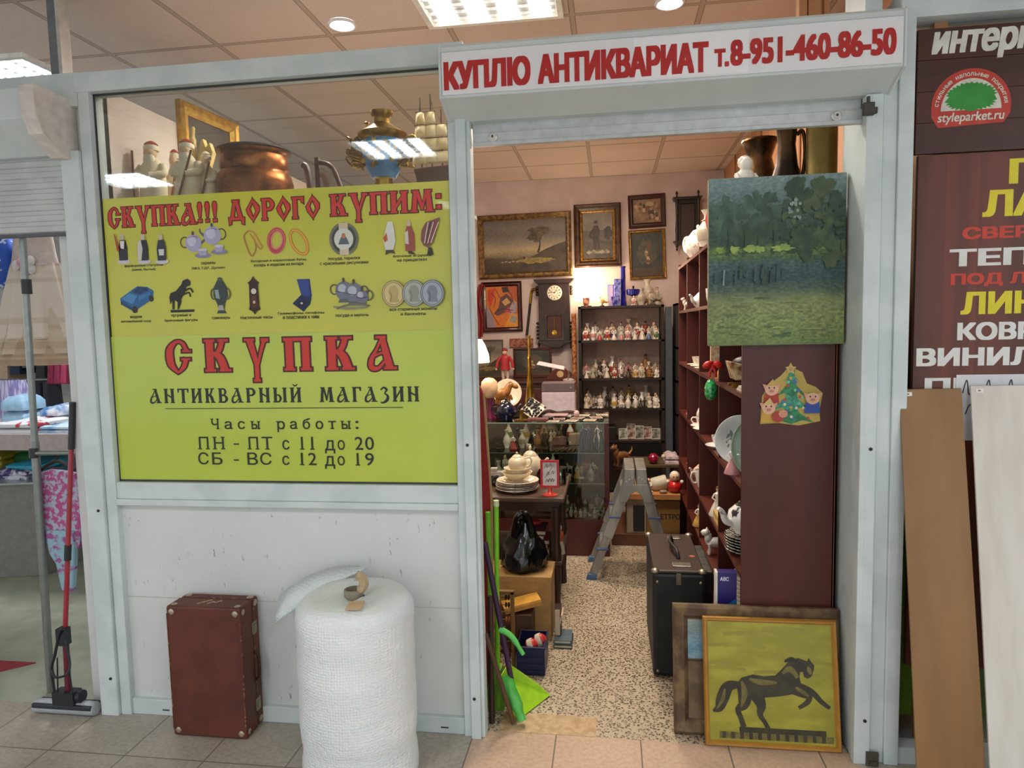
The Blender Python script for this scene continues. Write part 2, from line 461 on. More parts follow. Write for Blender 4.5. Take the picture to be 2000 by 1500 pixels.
# ------------------------------------------------------------------ floor and ceiling
fl = MB()
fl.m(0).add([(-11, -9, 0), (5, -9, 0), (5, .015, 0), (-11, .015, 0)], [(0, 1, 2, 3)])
fl.m(1).add([(-2.1, .015, 0), (1.1, .015, 0), (1.1, 4.3, 0), (-2.1, 4.3, 0)], [(0, 1, 2, 3)])
fl.m(2).add([(-11, .015, 0), (-2.1, .015, 0), (-2.1, 5, 0), (-11, 5, 0)], [(0, 1, 2, 3)])
fl.m(2).add([(1.1, .015, 0), (5, .015, 0), (5, 4.3, 0), (1.1, 4.3, 0)], [(0, 1, 2, 3)])
fl.m(3).box(-.44, -.067, .017, .15, -.01, .0012)
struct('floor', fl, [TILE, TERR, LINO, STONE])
struct('ceiling', MB().box(-11, 5, -9, 5.2, CEIL, CEIL+.05), ceil_mat())

# ------------------------------------------------------------------ shop walls
struct('wall_back', MB().box(-2.1, 1.1, 4.2, 4.28, 0, CEIL-.001), two('cbb7b0', 'd4c2ba', .75, 4, 3))
struct('wall_left', MB().box(-2.08, -2.03, .06, 4.2, 0, 2.56), two('e8d9d0', 'e2d0c6', .75, 4, 3))
wr = MB(); wr.m(0).box(1.06, 1.1, .02, 4.2, 0, CEIL-.002); wr.m(1)
for k in range(4): wr.box(1.052, 1.06, .6+k*1.0, .63+k*1.0, 0, CEIL-.005)
struct('wall_right', wr, [wood('a8774f', 'b5845a', .6), wood('8a5c3a', '986844', .6)])

# ------------------------------------------------------------------ shop front
XL, XR, DL, RL, RR_ = -1.965, -.5646, -.498, .834, .893
wf = MB(); wf.m(0).box(-2.0, -.55, .0, .04, .05, .9)
def panel_mat():
    m, nt, bs = newmat('scuffed_white_panel')
    n = noise(nt, 3, 4); base = ramp(nt, n.outputs[0], [(.3, 'd0d4d2'), (.7, 'dcdfdc')]).outputs[0]
    sc = noise(nt, 22, 5, stretch=(1.8, 1, .7), rough=.7); msk = ramp(nt, sc.outputs[0], [(.61, '000000'), (.66, 'ffffff')]).outputs[0]
    lim = noise(nt, 2.2, 2, stretch=(1, 1, 2)); lm = ramp(nt, lim.outputs[0], [(.46, '000000'), (.56, 'ffffff')]).outputs[0]
    f = mixc(nt, 1., msk, lm, 'MULTIPLY')
    nt.links.new(mixc(nt, f, base, '8a8a84'), bs.inputs['Base Color']); bs.inputs['Roughness'].default_value = .4
    return m
wf.m(1).box(-2.0, -.55, -.001, .0, .49, .494)
struct('wall_front', wf, [panel_mat(), C('c2c2ba', .5)])
w1 = MB()                                           # the white profiles round window and panel
w1.box(-2.01, XL, -.03, .05, 0, 2.56)               # left jamb
w1.box(XR, -.5, -.03, .05, 0, 2.56)
w1.box(-2.02, -.5, -.035, .05, 2.487, 2.56)         # head
w1.box(XL, XR, -.025, .05, .905, .972)              # sill rail
w1.box(XL, XR, -.035, .05, .880, .905)
w1.box(XL, XR, -.02, .05, .0, .066)                 # bottom rail
win1 = struct('window_1', w1, WHITE, bev=.003)
box1('glass_pane', glassmat('shop_window', 'f6faf8', .05), win1, XL, XR, .002, .006, .972, 2.487)
g = MB()
for a in ((XL, XL+.006, .972, 2.487), (XR-.006, XR, .972, 2.487), (XL, XR, .972, .98), (XL, XR, 2.48, 2.487)): g.box(a[0], a[1], -.004, .001, a[2], a[3])
g.build('gasket', GASKET, win1)
g = MB()
for x in (-1.83, -1.23, -.66): g.box(x, x+.03, -.0215, -.02, .022, .027)
g.build('drain_slot', GASKET, win1)
# door jamb left of the opening, posts right
tp = MB(); tp.box(-.535, -.498, -.045, .05, 0, 2.5).box(-.4985, -.484, -.03, .03, 0, 2.5)
t2 = struct('trim_2', tp, WHITE, bev=.003)
for z in (.16, 1.13): MB().lathe([(.006, 0), (.006, .003)], (-.52, -.045, z), 10, rot=Matrix.Rotation(PI/2, 3, 'X')).build('screw', DARKSCREW, t2)
tp = MB(); tp.box(RR_-.004, .935, -.03, .09, 0, 2.36).box(.935, .982, -.04, .09, 0, 2.6).box(RL+.005, RR_, .0, .2, 0, 2.9)
struct('trim_3', tp, WHITE, bev=.003)
# window to the right (flooring shop)
w2 = MB(); w2.box(.94, 3.2, -.035, .06, 2.517, 2.62).box(.982, 3.2, -.03, .06, 0, .062).box(3.1, 3.2, -.03, .06, 0, 2.6)
win2 = struct('window_2', w2, WHITE, bev=.003)
box1('glass_pane', glassmat('shop_window'), win2, .982, 3.1, .03, .034, .062, 2.517)
MB().box(.982, .988, -.002, .03, .062, 2.517).build('gasket', GASKET, win2)
# column on the left
struct('wall_column', MB().box(-2.165, -2.03, .005, .16, 0, 2.56), two('d8dad8', 'cfd2d0', .5, 3, 3), bev=.004)
tp = MB(); tp.box(-2.09, -2.012, -.045, .0, 0, 2.27)
t4 = struct('trim_4', tp, WHITE, bev=.004)
for z in (.16, .86): MB().lathe([(.006, 0), (.006, .003)], (-2.035, -.045, z), 10, rot=Matrix.Rotation(PI/2, 3, 'X')).build('screw', DARKSCREW, t4)
pass
struct('trim_5', MB().box(-7, -2.012, -.028, .06, 2.44, 2.564), WHITE)      # beam over the neighbour's opening
# neighbouring shops
struct('wall_neighbour_back', MB().box(-11, -2.1, 4.9, 5, 0, CEIL), C('b4b0ac', .7))
struct('wall_neighbour_right', MB().box(-2.12, -2.081, .17, 4.9, 0, 2.56), C('d4d2ce', .7))
struct('wall_parquet_shop', MB().box(1.1, 4, 1.2, 1.3, 0, CEIL), C('a87c62', .7))

# ------------------------------------------------------------------ ceiling lights, strut
def troffer(x, y, w, h, label, nt_=4, louv=True, e=9, col='f4f9ff'):
    t = thing('ceiling_light', label, 'light', (x, y, CEIL-.012), group=None)
    f = MB(); f.frame(-w/2, w/2, -h/2, h/2, 0, .02, [(0, 0), (0, 1), (.025, 1), (.03, .2)])
    f2 = MB(); f2.v = [Vector((v.x, v.z, -.012+.024*(v.y/.02))) for v in f.v]; f2.f = [tuple(reversed(q)) for q in f.f]; f2.mi = f.mi
    f2.build('frame', C('e8e6e0', .4), t, local=True)
    d = MB(); n = nt_
    for k in range(n):
        xx = -w/2+.03+(w-.06)*(k+.5)/n; d.box(xx-(w-.06)/n*.3, xx+(w-.06)/n*.3, -h/2+.03, h/2-.03, .0035, .006)
    d.build('lamp_tubes', emit(col, e), t, local=True)
    b = MB().box(-w/2+.02, w/2-.02, -h/2+.02, h/2-.02, .007, .0115)
    b.build('reflector', C('dfe3e6', .25, .3), t, local=True)
    if louv:
        l = MB()
        for k in range(1, 9): yy = -h/2+h*k/9; l.box(-w/2+.03, w/2-.03, yy-.002, yy+.002, -.01, .003)
        l.build('louvre', C('e4e8ea', .3, .4), t, local=True)
    return t
for i, (x, y) in enumerate(HALL_LIGHTS):
    troffer(x, y, .6, .6, ['square louvred hall ceiling light reflected on the samovar window pane', 'square louvred hall ceiling light over the doorway walkway', 'square louvred hall ceiling light reflected at the left edge of the pane', 'square louvred hall ceiling light before the flooring banner', 'square louvred hall ceiling light farther back on the left', 'square louvred hall ceiling light farther back on the right'][i], e=40)
lx, ly = -.5, P(870, 45, 'z', CEIL).y-.3
troffer(.0, 2.0, .6, .6, 'unseen louvred ceiling light added to brighten the middle of the antiques shop', e=8, col='ffe0bc')  # added fitting, out of view, housing the warm fill lamp
troffer(-3.2, 1.6, .6, .6, 'square louvred ceiling light in the middle of the clothes shop', e=8)
troffer(lx, ly, .62, .6, 'square louvred ceiling light glowing above the red lettered shutter box', e=7, nt_=4, col='fff4e2')
troffer(-3.1, .9, .5, .5, 'white ceiling light at the far left edge above the clothes shop', e=7, nt_=4)
def spot(px, py, label, e=55, y=None, pw=14):
    p = P(px, py, 'z', CEIL) if y is None else Vector((px, py, CEIL))
    t = thing('spot_light', label, 'light', (p.x, p.y, CEIL-.012))
    MB().tube([(.058*math.cos(2*PI*k/28), .058*math.sin(2*PI*k/28), .004) for k in range(28)], .0075, 8, closed=True).build('ring', C('e6e6e6', .3), t, local=True, smooth=60)
    MB().lathe([(.05, .004), (.05, .008)], n=24).build('lamp', emit('f6f8ff', e), t, local=True)
    l = point('spot_lamp', (p.x, p.y, CEIL-.02), pw, (1, .95, .9), .04, 'SPOT'); l.data.spot_size = math.radians(150); l.data.spot_blend = .6
spot(668, 45, 'round ceiling spot shining between the tile seams above the window', pw=30)
spot(1308, 2, 'round ceiling spot at the top edge above the shutter box')
p = P(815, 395, 'z', CEIL); spot(p.x, -p.y, 'round hall ceiling spot mirrored on the yellow poster heading', 40, y=1)
t = thing('steel_strut', 'grey steel strut holding the shop front to the ceiling above the left post', 'strut', (-2.19, .12, 2.56))
MB().box(-2.225, -2.155, .1, .115, 2.565, CEIL).build('web', C('7f878c', .4, .6), t)
MB().box(-2.155, -2.14, .06, .115, 2.565, CEIL).build('flange', C('c9c9c4', .35, .5), t)
MB().box(-2.235, -2.13, .05, .16, 2.5605, 2.57).build('foot_plate', C('9aa0a2', .4, .6), t)
for i, (px, w) in enumerate(((1566, .03), (1588, .045), (1612, .02))):
    x = P(px, 30, 'y', .5).x
    single('wooden_post', MB().box(x-w/2, x+w/2, .48, .53, 2.45, CEIL-.001), wood('b98455', 'c99668', .6), ['leftmost thin wooden post above the shutter box near the right end', 'broad middle wooden post above the shutter box near the right end', 'thin right wooden post above the shutter box, nearest the white pillar'][i], 'post')
# the top board those posts stand on
single('wooden_board', MB().box(.5, 1.04, .45, .56, 2.42, 2.45), wood('b98455', 'c99668', .6, 'x'), 'wooden board carrying the three posts above the copper jugs', 'board')
# ------------------------------------------------------------------ roller shutter over the doorway
SH0, SH1 = -.556, .905
t = thing('roller_shutter', 'white roller shutter box over the doorway with red lettered phone sign', 'shutter', ((SH0+SH1)/2, -.05, 2.2))
prof = [(-.152, 2.495), (-.152, 2.33), (-.03, 2.285), (.06, 2.285), (.06, 2.505), (-.145, 2.505)]
h = MB(); h.prism(prof, SH0, SH1, 'x'); h.prism([(a*1.0+(.002 if a > 0 else -.004), z+(.003 if z > 2.4 else -.003)) for a, z in prof], SH0-.004, SH0+.004, 'x').prism([(a+(.002 if a > 0 else -.004), z+(.003 if z > 2.4 else -.003)) for a, z in prof], SH1-.004, SH1+.004, 'x')
h.box(SH0, SH1, -.1545, -.15, 2.478, 2.482)
h.build('housing', WHITE2, t, bev=.003)
sign = box1('sign_plate', C('eceef0', .3, var=.02), t, SH0+.008, .897, -.157, -.153, 2.338, 2.476)
A = Art((SH0+.008, -.157, 2.338), (1, 0, 0), (0, 0, 1)); RED = C('b3201c', .45, var=.05)
x0 = SH0+.008
def sx(px): return P(px, 130, 'y', -.157).x-x0
A.rect(sx(1238), sx(1462), .006, .134, C('f6f8fa', .3, var=.01)); A.up()
A.text('КУПЛЮ', sx(866), sx(1036), .014, .108, RED, bold=.068)
A.text('АНТИКВАРИАТ', sx(1050), sx(1384), .014, .108, RED, bold=.068)
A.text('т.', sx(1395), sx(1424), .026, .082, RED, bold=.055)
A.text('8-951-460-86-50', sx(1426), sx(1750), .026, .106, RED, bold=.055)
A.build('lettering', sign)
c = MB(); c.box(-.478, RL, .005, .03, 2.21, 2.3).box(-.478, RL, -.006, .005, 2.215, 2.25).box(-.478, RL, -.012, .012, 2.203, 2.217)
c.build('shutter_curtain', C('bfc4c4', .4, .2), t, bev=.002)
for px in (962, 1633):
    x = P(px, 250, 'y', -.01).x; R = Matrix.Rotation(PI/2, 3, 'X')
    l = MB(); l.box(x-.011, x+.011, -.012, -.005, 2.22, 2.243); l.lathe([(.017, 0), (.017, .007), (.011, .01), (.011, .015)], (x, -.006, 2.232), 16, rot=R)
    l.build('lock', C('d8d8d4', .25, .5), t, bev=.001)
    MB().box(x-.001, x+.001, -.0225, -.02, 2.227, 2.237).lathe([(.004, 0), (.004, .003)], (x, -.0205, 2.232), 8, rot=R).build('keyhole', GASKET, t)
g = MB(); g.box(RL, RR_-.008, -.045, -.005, 0, 2.284); g.box(RL+.016, RL+.02, -.0455, -.04, 0, 2.284)
g.build('guide_rail', WHITE, t, bev=.002)
b = MB(); b.box(RL-.014, RL+.02, -.062, -.046, 2.215, 2.255).box(RL-.002, RL+.006, -.06, -.046, 2.25, 2.275).box(RL+.005, RL+.03, -.058, -.046, 2.22, 2.24)
b.build('bracket', C('4a443e', .5, .5), t, bev=.002)
b = MB(); b.box(RR_-.02, RR_+.02, -.055, -.046, .0, .05).box(RR_-.012, RR_+.012, -.065, -.05, .01, .022)
b.build('floor_bracket', C('5a564e', .5, .5), t)
R = Matrix.Rotation(PI/2, 3, 'X')
for z in (.16, 1.12): MB().lathe([(.006, 0), (.006, .003)], (RL+.034, -.045, z), 10, rot=R).build('screw', DARKSCREW, t)

# ------------------------------------------------------------------ the two yellow posters on the window
YEL = two('c4c234', 'babd3e', .3, 2.5, 2, lo=.35, hi=.65, coat=.3); YEL2 = two('b4c53e', 'bcc948', .3, 2.5, 2, lo=.35, hi=.65, coat=.3)
DKR = '4a120e'; RD = 'c43326'; BLK = '23241c'
def S_(x, w=.2, e=.05, y0=0, y1=1, s=.075): return [[(x, y0), (x+w, y0), (x+w, y1), (x, y1)], [(x-e, y0), (x+w+e, y0), (x+w+e, y0+s), (x-e, y0+s)], [(x-e, y1-s), (x+w+e, y1-s), (x+w+e, y1), (x-e, y1)]]
def rc(x0, x1, y0, y1): return [(x0, y0), (x1, y0), (x1, y1), (x0, y1)]
def rb(pts, w, n=5):
    L, Rr = ribbon(pts, w, n); return [[Rr[i], Rr[i+1], L[i+1], L[i]] for i in range(len(L)-1)]
def rbp(pts, w, n=5):
    L, Rr = ribbon(pts, w, n); return [Rr+L[::-1]]
GL = {
 'П': (S_(.05)+S_(.5)+[rc(0, .75, .9, 1)], .8),
 'К': (S_(.05)+rbp([(.24, .5), (.4, .64), (.5, .95)], [.08, .13, .12])+[rc(.38, .66, .925, 1)]+rbp([(.22, .58), (.42, .44), (.55, .04)], [.1, .2, .2])+[rc(.4, .72, 0, .075)], .76),
 'У': ([[(.06, 1), (.28, 1), (.46, .25), (.46, -.28), (.32, -.28), (.32, .2)], rc(0, .34, .925, 1), rc(.27, .5, -.33, -.25)]+rbp([(.44, .2), (.56, .66), (.68, .96)], [.05, .1, .11])+[rc(.56, .8, .9, 1)], .82),
 'А': ([[(.34, 1), (.5, 1), (.76, 0), (.54, 0)], rc(.46, .84, 0, .075), rc(.24, .54, .925, 1)]+rbp([(.4, .9), (.26, .6), (.1, .3), (.1, .06), (.3, .04), (.5, .26)], [.06, .07, .13, .15, .1, .06])+rbp([(.54, .5), (.36, .48), (.2, .4)], [.07, .06, .05]), .86),
 'С': (rbp([(.1, .42), (.12, .72), (.3, .94), (.48, .9), (.58, .66)], [.19, .17, .09, .09, .1])+rbp([(.1, .46), (.14, .22), (.32, -.03)], [.19, .17, .05])+rbp([(.32, -.02), (.48, .16), (.56, .42)], [.05, .11, .12])+[rc(.42, .68, .37, .43), rc(.46, .7, .62, .68)], .72),
 'Д': ([[(.3, 1), (.42, 1), (.28, .14), (.1, .14)], [(.36, 1), (.52, 1), (.74, .14), (.52, .14)], rc(.02, .82, .06, .18), [(.0, .18), (.16, .18), (.14, -.12), (.03, -.16)], [(.66, .18), (.84, .18), (.82, -.16), (.7, -.12)], rc(.22, .58, .925, 1)], .88),
 'О': ([[(.36, 1.04), (.02, .52), (.1, .3), (.36, -.04), (.37, .14), (.2, .56), (.36, .86)], [(.36, 1.04), (.70, .66), (.70, .45), (.36, -.04), (.37, .14), (.53, .44), (.36, .86)]], .76),
 'Р': (S_(.05)+rbp([(.2, .94), (.44, .93), (.57, .72), (.46, .52), (.22, .5)], [.1, .14, .2, .14, .1]), .72),
 'Г': (S_(.05)+[rc(.05, .58, .9, 1), [(.44, .95), (.6, 1), (.6, .7), (.5, .76)]], .64),
 'И': (S_(.05)+S_(.5)+[[(.2, .12), (.2, .32), (.54, .88), (.54, .68)]], .8),
 'М': ([[(.14, 1), (.3, 1), (.24, 0), (.05, 0)], [(.64, 1), (.82, 1), (.92, 0), (.68, 0)], [(.2, 1), (.34, 1), (.5, .4), (.62, 1), (.72, 1), (.52, .1), (.44, .1)], rc(0, .3, 0, .075), rc(.62, .98, 0, .075), rc(.07, .34, .925, 1), rc(.6, .88, .925, 1)], 1.0),
 'Н': (S_(.05)+S_(.5)+[[(.2, .66), (.54, .46), (.54, .34), (.2, .54)]], .8),
 'Т': (S_(.3)+[rc(.02, .78, .9, 1), [(.0, 1), (.12, 1), (.1, .72), (.02, .72)], [(.68, 1), (.8, 1), (.78, .72), (.7, .72)]], .8),
 'В': (S_(.05)+rbp([(.2, .94), (.42, .93), (.5, .74), (.4, .55), (.22, .53)], [.09, .12, .16, .1, .08])+rbp([(.22, .5), (.46, .48), (.57, .27), (.45, .07), (.2, .05)], [.08, .12, .2, .13, .1]), .72),
 'Ы': (S_(.05)+rbp([(.22, .5), (.4, .48), (.5, .27), (.4, .07), (.2, .05)], [.08, .12, .16, .12, .1])+S_(.68), .98),
 'З': (rbp([(.06, .78), (.25, .94), (.45, .8), (.3, .56)], [.1, .12, .16, .06])+rbp([(.28, .56), (.5, .4), (.46, .12), (.2, -.06), (.05, -.02)], [.07, .15, .2, .12, .1]), .66),
 '!': ([[(.08, .3), (.16, .3), (.24, .85), (.2, 1.02), (.12, 1.05), (.04, 1.02), (0, .85)], rc(.02, .22, .06, .2)], .36),
 ':': ([rc(.02, .2, .1, .28), rc(.02, .2, .6, .78)], .3), ' ': ([], .45)}
GL['Й'] = (GL['И'][0]+rbp([(.2, 1.22), (.36, 1.1), (.52, 1.22)], [.06, .1, .06]), .8)
def slav(A, word, x0, x1, y0, y1, fill, edge=None, ew=.05, gap=.06):
    W_ = sum(GL[c][1]+gap for c in word)-gap; k = (x1-x0)/W_; x = 0; inner = []; outer = []; T = lambda q: (x0+(x+q[0])*k, y0+q[1]*(y1-y0))
    for c in word:
        ps, adv = GL[c]
        for p in ps:
            inner.append([T(q) for q in p])
            if edge: outer.append([T(q) for q in offset_poly(p, ew)])
        x += adv+gap
    if edge: A.union(outer, edge, (y1-y0)*.03); A.up()
    A.union(inner, fill, (y1-y0)*.03); A.up()
# upper sheet
PU0, PU1, PZ0, PZ1 = -1.955, -.5685, 1.553, 2.090
t = thing('poster', 'upper yellow poster on the shop window with rows of pictured antiques', 'poster', ((PU0+PU1)/2, -.003, PZ0))
box1('sheet', YEL, t, PU0, PU1, -.0035, -.0005, PZ0, PZ1)
def U(px, py): p = P(px, py, 'y', -.0035); return (p.x-PU0, p.z-PZ0)
def newart(): return Art((PU0, -.0035, PZ0), (1, 0, 0), (0, 0, 1))
A = newart()
slav(A, 'СКУПКА!!!', .02, .487, .425, .502, RD, DKR, .045, .05)
slav(A, 'ДОРОГО', .525, .893, .427, .506, RD, DKR, .045)
slav(A, 'КУПИМ:', .932, 1.362, .43, .508, RD, DKR, .045)
A.build('lettering', t)
# captions
A = newart(); A.lev = 2
CAP = [('фарфоровые статуэтки', 281, 519, .165), ('(лики, бытья)', 281, 527, .1), ('сервизы', 407, 515, .06), ('ЛФЗ, ГДР, Дулево', 407, 524, .14), ('Янтарные и коралловые бусы,', 544, 509, .225), ('янтарь и изделия из янтаря', 544, 518, .2),
 ('посуда, тарелки', 672, 506, .125), ('с красивыми рисунками', 672, 515, .19), ('ёлочные игрушки', 805, 500, .145), ('на прищепках', 805, 509, .115),
 ('модели', 266, 620, .05), ('автомобилей ссср', 266, 628, .13), ('чугунные и', 354, 617, .085), ('бронзовые фигуры', 354, 626, .14), ('самовары', 432, 622, .075), ('Настенные часы', 501, 620, .13), ('Граммофоны, патефоны', 588, 612, .185), ('и пластинки к ним', 588, 620, .145), ('посуда и мелочь', 688, 617, .13), ('все старинные монеты', 807, 605, .18), ('и банкноты', 807, 613, .095)]
for s, px, py, w in CAP:
    u, v = U(px, py); A.text(s, u-w/2, u+w/2, v-.0055, v+.0065, BLK, bold=.02)
A.build('captions', t)
# pictures
A = newart(); A.lev = 2
def at(px, py, k=1.):
    """shapes given in picture pixels around (px, py), y down"""
    u, v = U(px, py); s = .00197*k
    A.T = lambda q: (u+q[0]*s, v-q[1]*s)
# porcelain figures
for (px, body, c2) in ((240, '2a2a30', 'e8e6e0'), (281, '26262c', 'dcd8d2'), (316, '2c2f38', 'e2dfda')):
    at(px, 481); A.ell(0, 30, 14, 5, 'cfc9cf'); A.up()
    A.poly([(-9, 28), (-10, 5), (-6, -12), (7, -12), (10, 4), (9, 28)], body); A.up()
    if px == 316: A.poly([(-6, 6), (6, 6), (5, 18), (-5, 18)], 'd9d6d8')
    if px == 281: A.poly([(-14, 26), (-12, -8), (-5, -14), (-2, 6), (-6, 28)], 'c9c7c0')
    A.ell(0, -18, 4.5, 6, 'cdbba8'); A.up()
at(240, 481); A.poly([(-16, -24), (-14, -24), (-6, 8), (-11, 10)], 'b53527'); A.poly([(-4, -10), (6, -10), (4, 6), (-3, 4)], 'dedbd6')
# tea service
for (px, py, rx, ry, fl_) in ((378, 475, 17, 17, -1), (415, 460, 18, 18, 1)):
    at(px, py); A.lev = 2; A.ring(fl_*rx*1.05, -2, 9, 10, 2.5, '5c4a3a'); A.stroke([(-fl_*14, 2), (-fl_*24, -6), (-fl_*26, -14)], [6, 4, 3], '5c5a62'); A.up()
    A.ell(0, 0, rx, ry, 'a9a7c4'); A.up(); A.ell(-3, -4, rx*.55, ry*.6, 'c4c2d8'); A.ell(0, -ry-2, 2.5, 4, '4a4046'); A.stroke([(-rx*.6, -ry*.6), (0, -ry*.75), (rx*.6, -ry*.6)], 1.2, '6a6888'); A.up()
for (px, py) in ((397, 495), (429, 488)):
    at(px, py); A.ell(0, 4, 17, 5, '8886a6'); A.up(); A.poly([(-10, -7), (10, -7), (7, 4), (-7, 4)], 'aaa8c6'); A.up(); A.ell(0, -7, 10, 2.5, 'cccadc'); A.up()
# beads
at(495, 475); A.lev = 2; A.stroke([(-8, -24), (-18, -14), (-13, 8), (-4, 24), (5, 10), (2, -8)], 3.2, 'a8742c'); A.stroke([(-8, -24), (2, -20), (14, 0), (18, 8), (12, 10), (0, -10), (-6, -18)], 3, 'b98238')
at(540, 470); A.ring(0, 0, 15, 21, 8, 'b9404a', rot=.2); A.up(); A.ring(1, -1, 11, 16, 2.5, 'd98a80', rot=.2); A.ring(0, 2, 17, 23, 2, 'd2706a', rot=.2)
at(584, 473); A.ring(0, 0, 14, 25, 6, 'c88a2a', rot=-.5, n=36); A.up(); A.ring(0, 0, 14, 25, 1.6, 'e8b650', rot=-.5, n=36)
# plate
at(672, 467); A.ell(0, 0, 29, 31, '6f6f60'); A.up(); A.ell(0, 0, 24, 26, '3f4438'); A.up(); A.poly([(-9, -30), (9, -30), (9, 30), (-9, 30)], 'cdbf9e'); A.up(); A.ell(0, 0, 19, 20, 'd3d6cc'); A.up(); A.poly([(-11, 10), (-6, -2), (0, -9), (6, -2), (11, 10)], '55636a'); A.ell(0, -6, 4, 5, 'b9714a'); A.up()
# christmas toys
at(762, 465); A.poly([(-9, 22), (-13, 4), (-8, -14), (-3, -30), (6, -30), (9, -14), (11, 6), (6, 22)], 'd9dbcf'); A.up(); A.poly([(-13, 0), (-6, -10), (-4, 4), (-10, 8)], 'c2542f'); A.poly([(-8, 22), (6, 22), (10, 30), (0, 27), (-10, 31)], '4a3c22'); A.up()
at(800, 465); A.poly([(-8, 24), (-8, -8), (-4, -22), (4, -22), (10, -6), (10, 24)], '9a4a40'); A.up(); A.poly([(-8, 10), (-8, -10), (-2, -14), (-1, 12)], 'cfcdbf'); A.ell(0, -27, 4, 6, 'c9b59a'); A.poly([(-3, 24), (4, 24), (12, 31), (-2, 29)], '3a3020'); A.up()
at(840, 460); A.poly([(-17, 8), (-15, -10), (-6, -24), (20, -32), (17, -18), (6, 14), (-4, 22), (-12, 18)], '7a4a44'); A.up()
for k in range(5): A.stroke([(-10+k*3, 14), (-6+k*4, -6), (-2+k*5, -24)], 1.6, ['d8cfc0', '3a2a26', 'd8cfc0', '8c3a3a', 'e2d8c8'][k])
A.poly([(-3, 22), (3, 22), (6, 36), (-6, 36)], '2a2a18'); A.up()
# model car
at(268, 583); A.lev = 2; A.poly([(-37, -1), (-12, -16), (2, -24), (24, -22), (37, -14), (34, 2), (2, 20), (-12, 24), (-36, 10)], '2d6496'); A.up(); A.poly([(-10, -13), (4, -23), (24, -21), (26, -14), (6, -8)], '1d3f66'); A.poly([(-36, 4), (-12, 17), (-12, 24), (-36, 11)], '23486e'); A.up(); A.poly([(-34, 0), (-16, -11), (2, -5), (-10, 11)], '4a87ba'); A.ell(-6, 22, 6, 7, '2a2622'); A.ell(31, 1, 5, 6, '2a2622'); A.poly([(4, -4), (30, -12), (31, -7), (4, 6)], '3a78ac'); A.up()
# cast-iron horse (a plain rearing horse)
at(354, 576); A.poly([(-24, 29), (26, 29), (26, 34), (-24, 34)], '1d1c17'); A.poly([(-22, -4), (-10, -8), (2, -20), (6, -28), (16, -31), (22, -26), (21, -18), (13, -16), (10, -6), (0, 8), (0, 14), (-6, 28), (-9, 28), (-8, 14), (-14, 10), (-16, 28), (-20, 28), (-19, 10), (-24, 18), (-25, 4)], '1f1e1a'); A.stroke([(6, -6), (20, -12), (26, -4)], 3.4, '1f1e1a'); A.stroke([(4, 0), (17, -4), (20, 4)], 3.2, '1f1e1a'); A.up()
# samovar
at(432, 582); A.ring(-14, -8, 6, 10, 3, '555a52'); A.ring(14, -8, 6, 10, 3, '555a52'); A.poly([(-6, -34), (6, -34), (14, -20), (15, -4), (8, 12), (6, 22), (10, 30), (-10, 30), (-6, 22), (-8, 12), (-15, -4), (-14, -20)], '33403c'); A.up(); A.poly([(-12, -16), (-4, -16), (-2, 2), (-10, 0)], '8fa8a6'); A.ell(0, -36, 5, 4, '43524c'); A.poly([(-5, 14), (4, 14), (6, 24), (-7, 24)], 'a9a79e'); A.up()
# wall clock
at(497, 578); A.poly([(-9, -22), (-12, -26), (-8, -28), (-4, -32), (0, -38), (4, -32), (8, -28), (12, -26), (9, -22), (10, 20), (12, 26), (4, 30), (0, 36), (-4, 30), (-12, 26), (-10, 20)], '33180f'); A.up(); A.ell(0, -9, 5.5, 5.5, 'd8d2c0'); A.poly([(-5, 0), (5, 0), (5, 22), (-5, 22)], '5a2a1a'); A.up(); A.ell(0, 12, 2.5, 3, 'c9c2a8')
# gramophone
at(592, 578); A.lev = 2; A.poly([(-11, -32), (15, -32), (18, 0), (16, 8), (-3, 0)], '1e2f6e'); A.up(); A.poly([(-22, 14), (-4, -2), (17, 6), (14, 16), (0, 30)], '14204a'); A.up(); A.poly([(-9, -30), (13, -30), (15, 0), (-2, -3)], '2a4288'); A.ell(-3, 14, 9, 6, '0e1326'); A.up(); A.ell(-3, 14, 2.5, 2, 'c7c9d4')
# tableware
for (px, py, r) in ((672, 568, 17), (692, 572, 18), (708, 580, 12)):
    at(px, py); A.ring(r*1.1 if px > 680 else -r*1.1, -3, 8, 9, 2.6, '57564a'); A.up(); A.ell(0, 0, r, r*1.05, '6f7484'); A.up(); A.ell(-3, -4, r*.5, r*.5, 'b4b8c4'); A.poly([(-r*.5, r*.9), (r*.5, r*.9), (r*.7, r*1.3), (-r*.7, r*1.3)], '5c5f68'); A.ell(0, -r-3, 2.4, 5, '4a4a40'); A.stroke([(-r*.9, 0), (0, r*.2), (r*.9, 0)], 1.6, '34384a'); A.up()
at(688, 598); A.stroke([(-36, 0), (-10, 4), (30, 2)], 4, '8d8a78'); A.stroke([(-30, 4), (0, -4), (36, 0)], 3, '6f6d60'); A.up()
# coins
for (px, c1, c2, c3) in ((770, 'b8a46a', 'd2c188', '8a7444'), (810, '8d9288', 'aab0a4', '6d7268'), (846, '7d8790', 'a4aeb6', '566068')):
    at(px, 573 if px > 775 else 574); A.ell(0, 0, 23, 25, c3); A.up(); A.ell(0, 0, 21.5, 23.5, c2); A.up(); A.ring(0, 0, 19, 21, 1.2, c3); A.poly([(-9, 16), (-8, 4), (-11, -4), (-6, -14), (3, -15), (9, -9), (10, -2), (8, 6), (11, 16)], c1); A.up(); A.stroke([(-6, 14), (-4, 4), (-7, -4)], 1.5, c3); A.up()
A.T = lambda p: p
A.build('pictures', t)
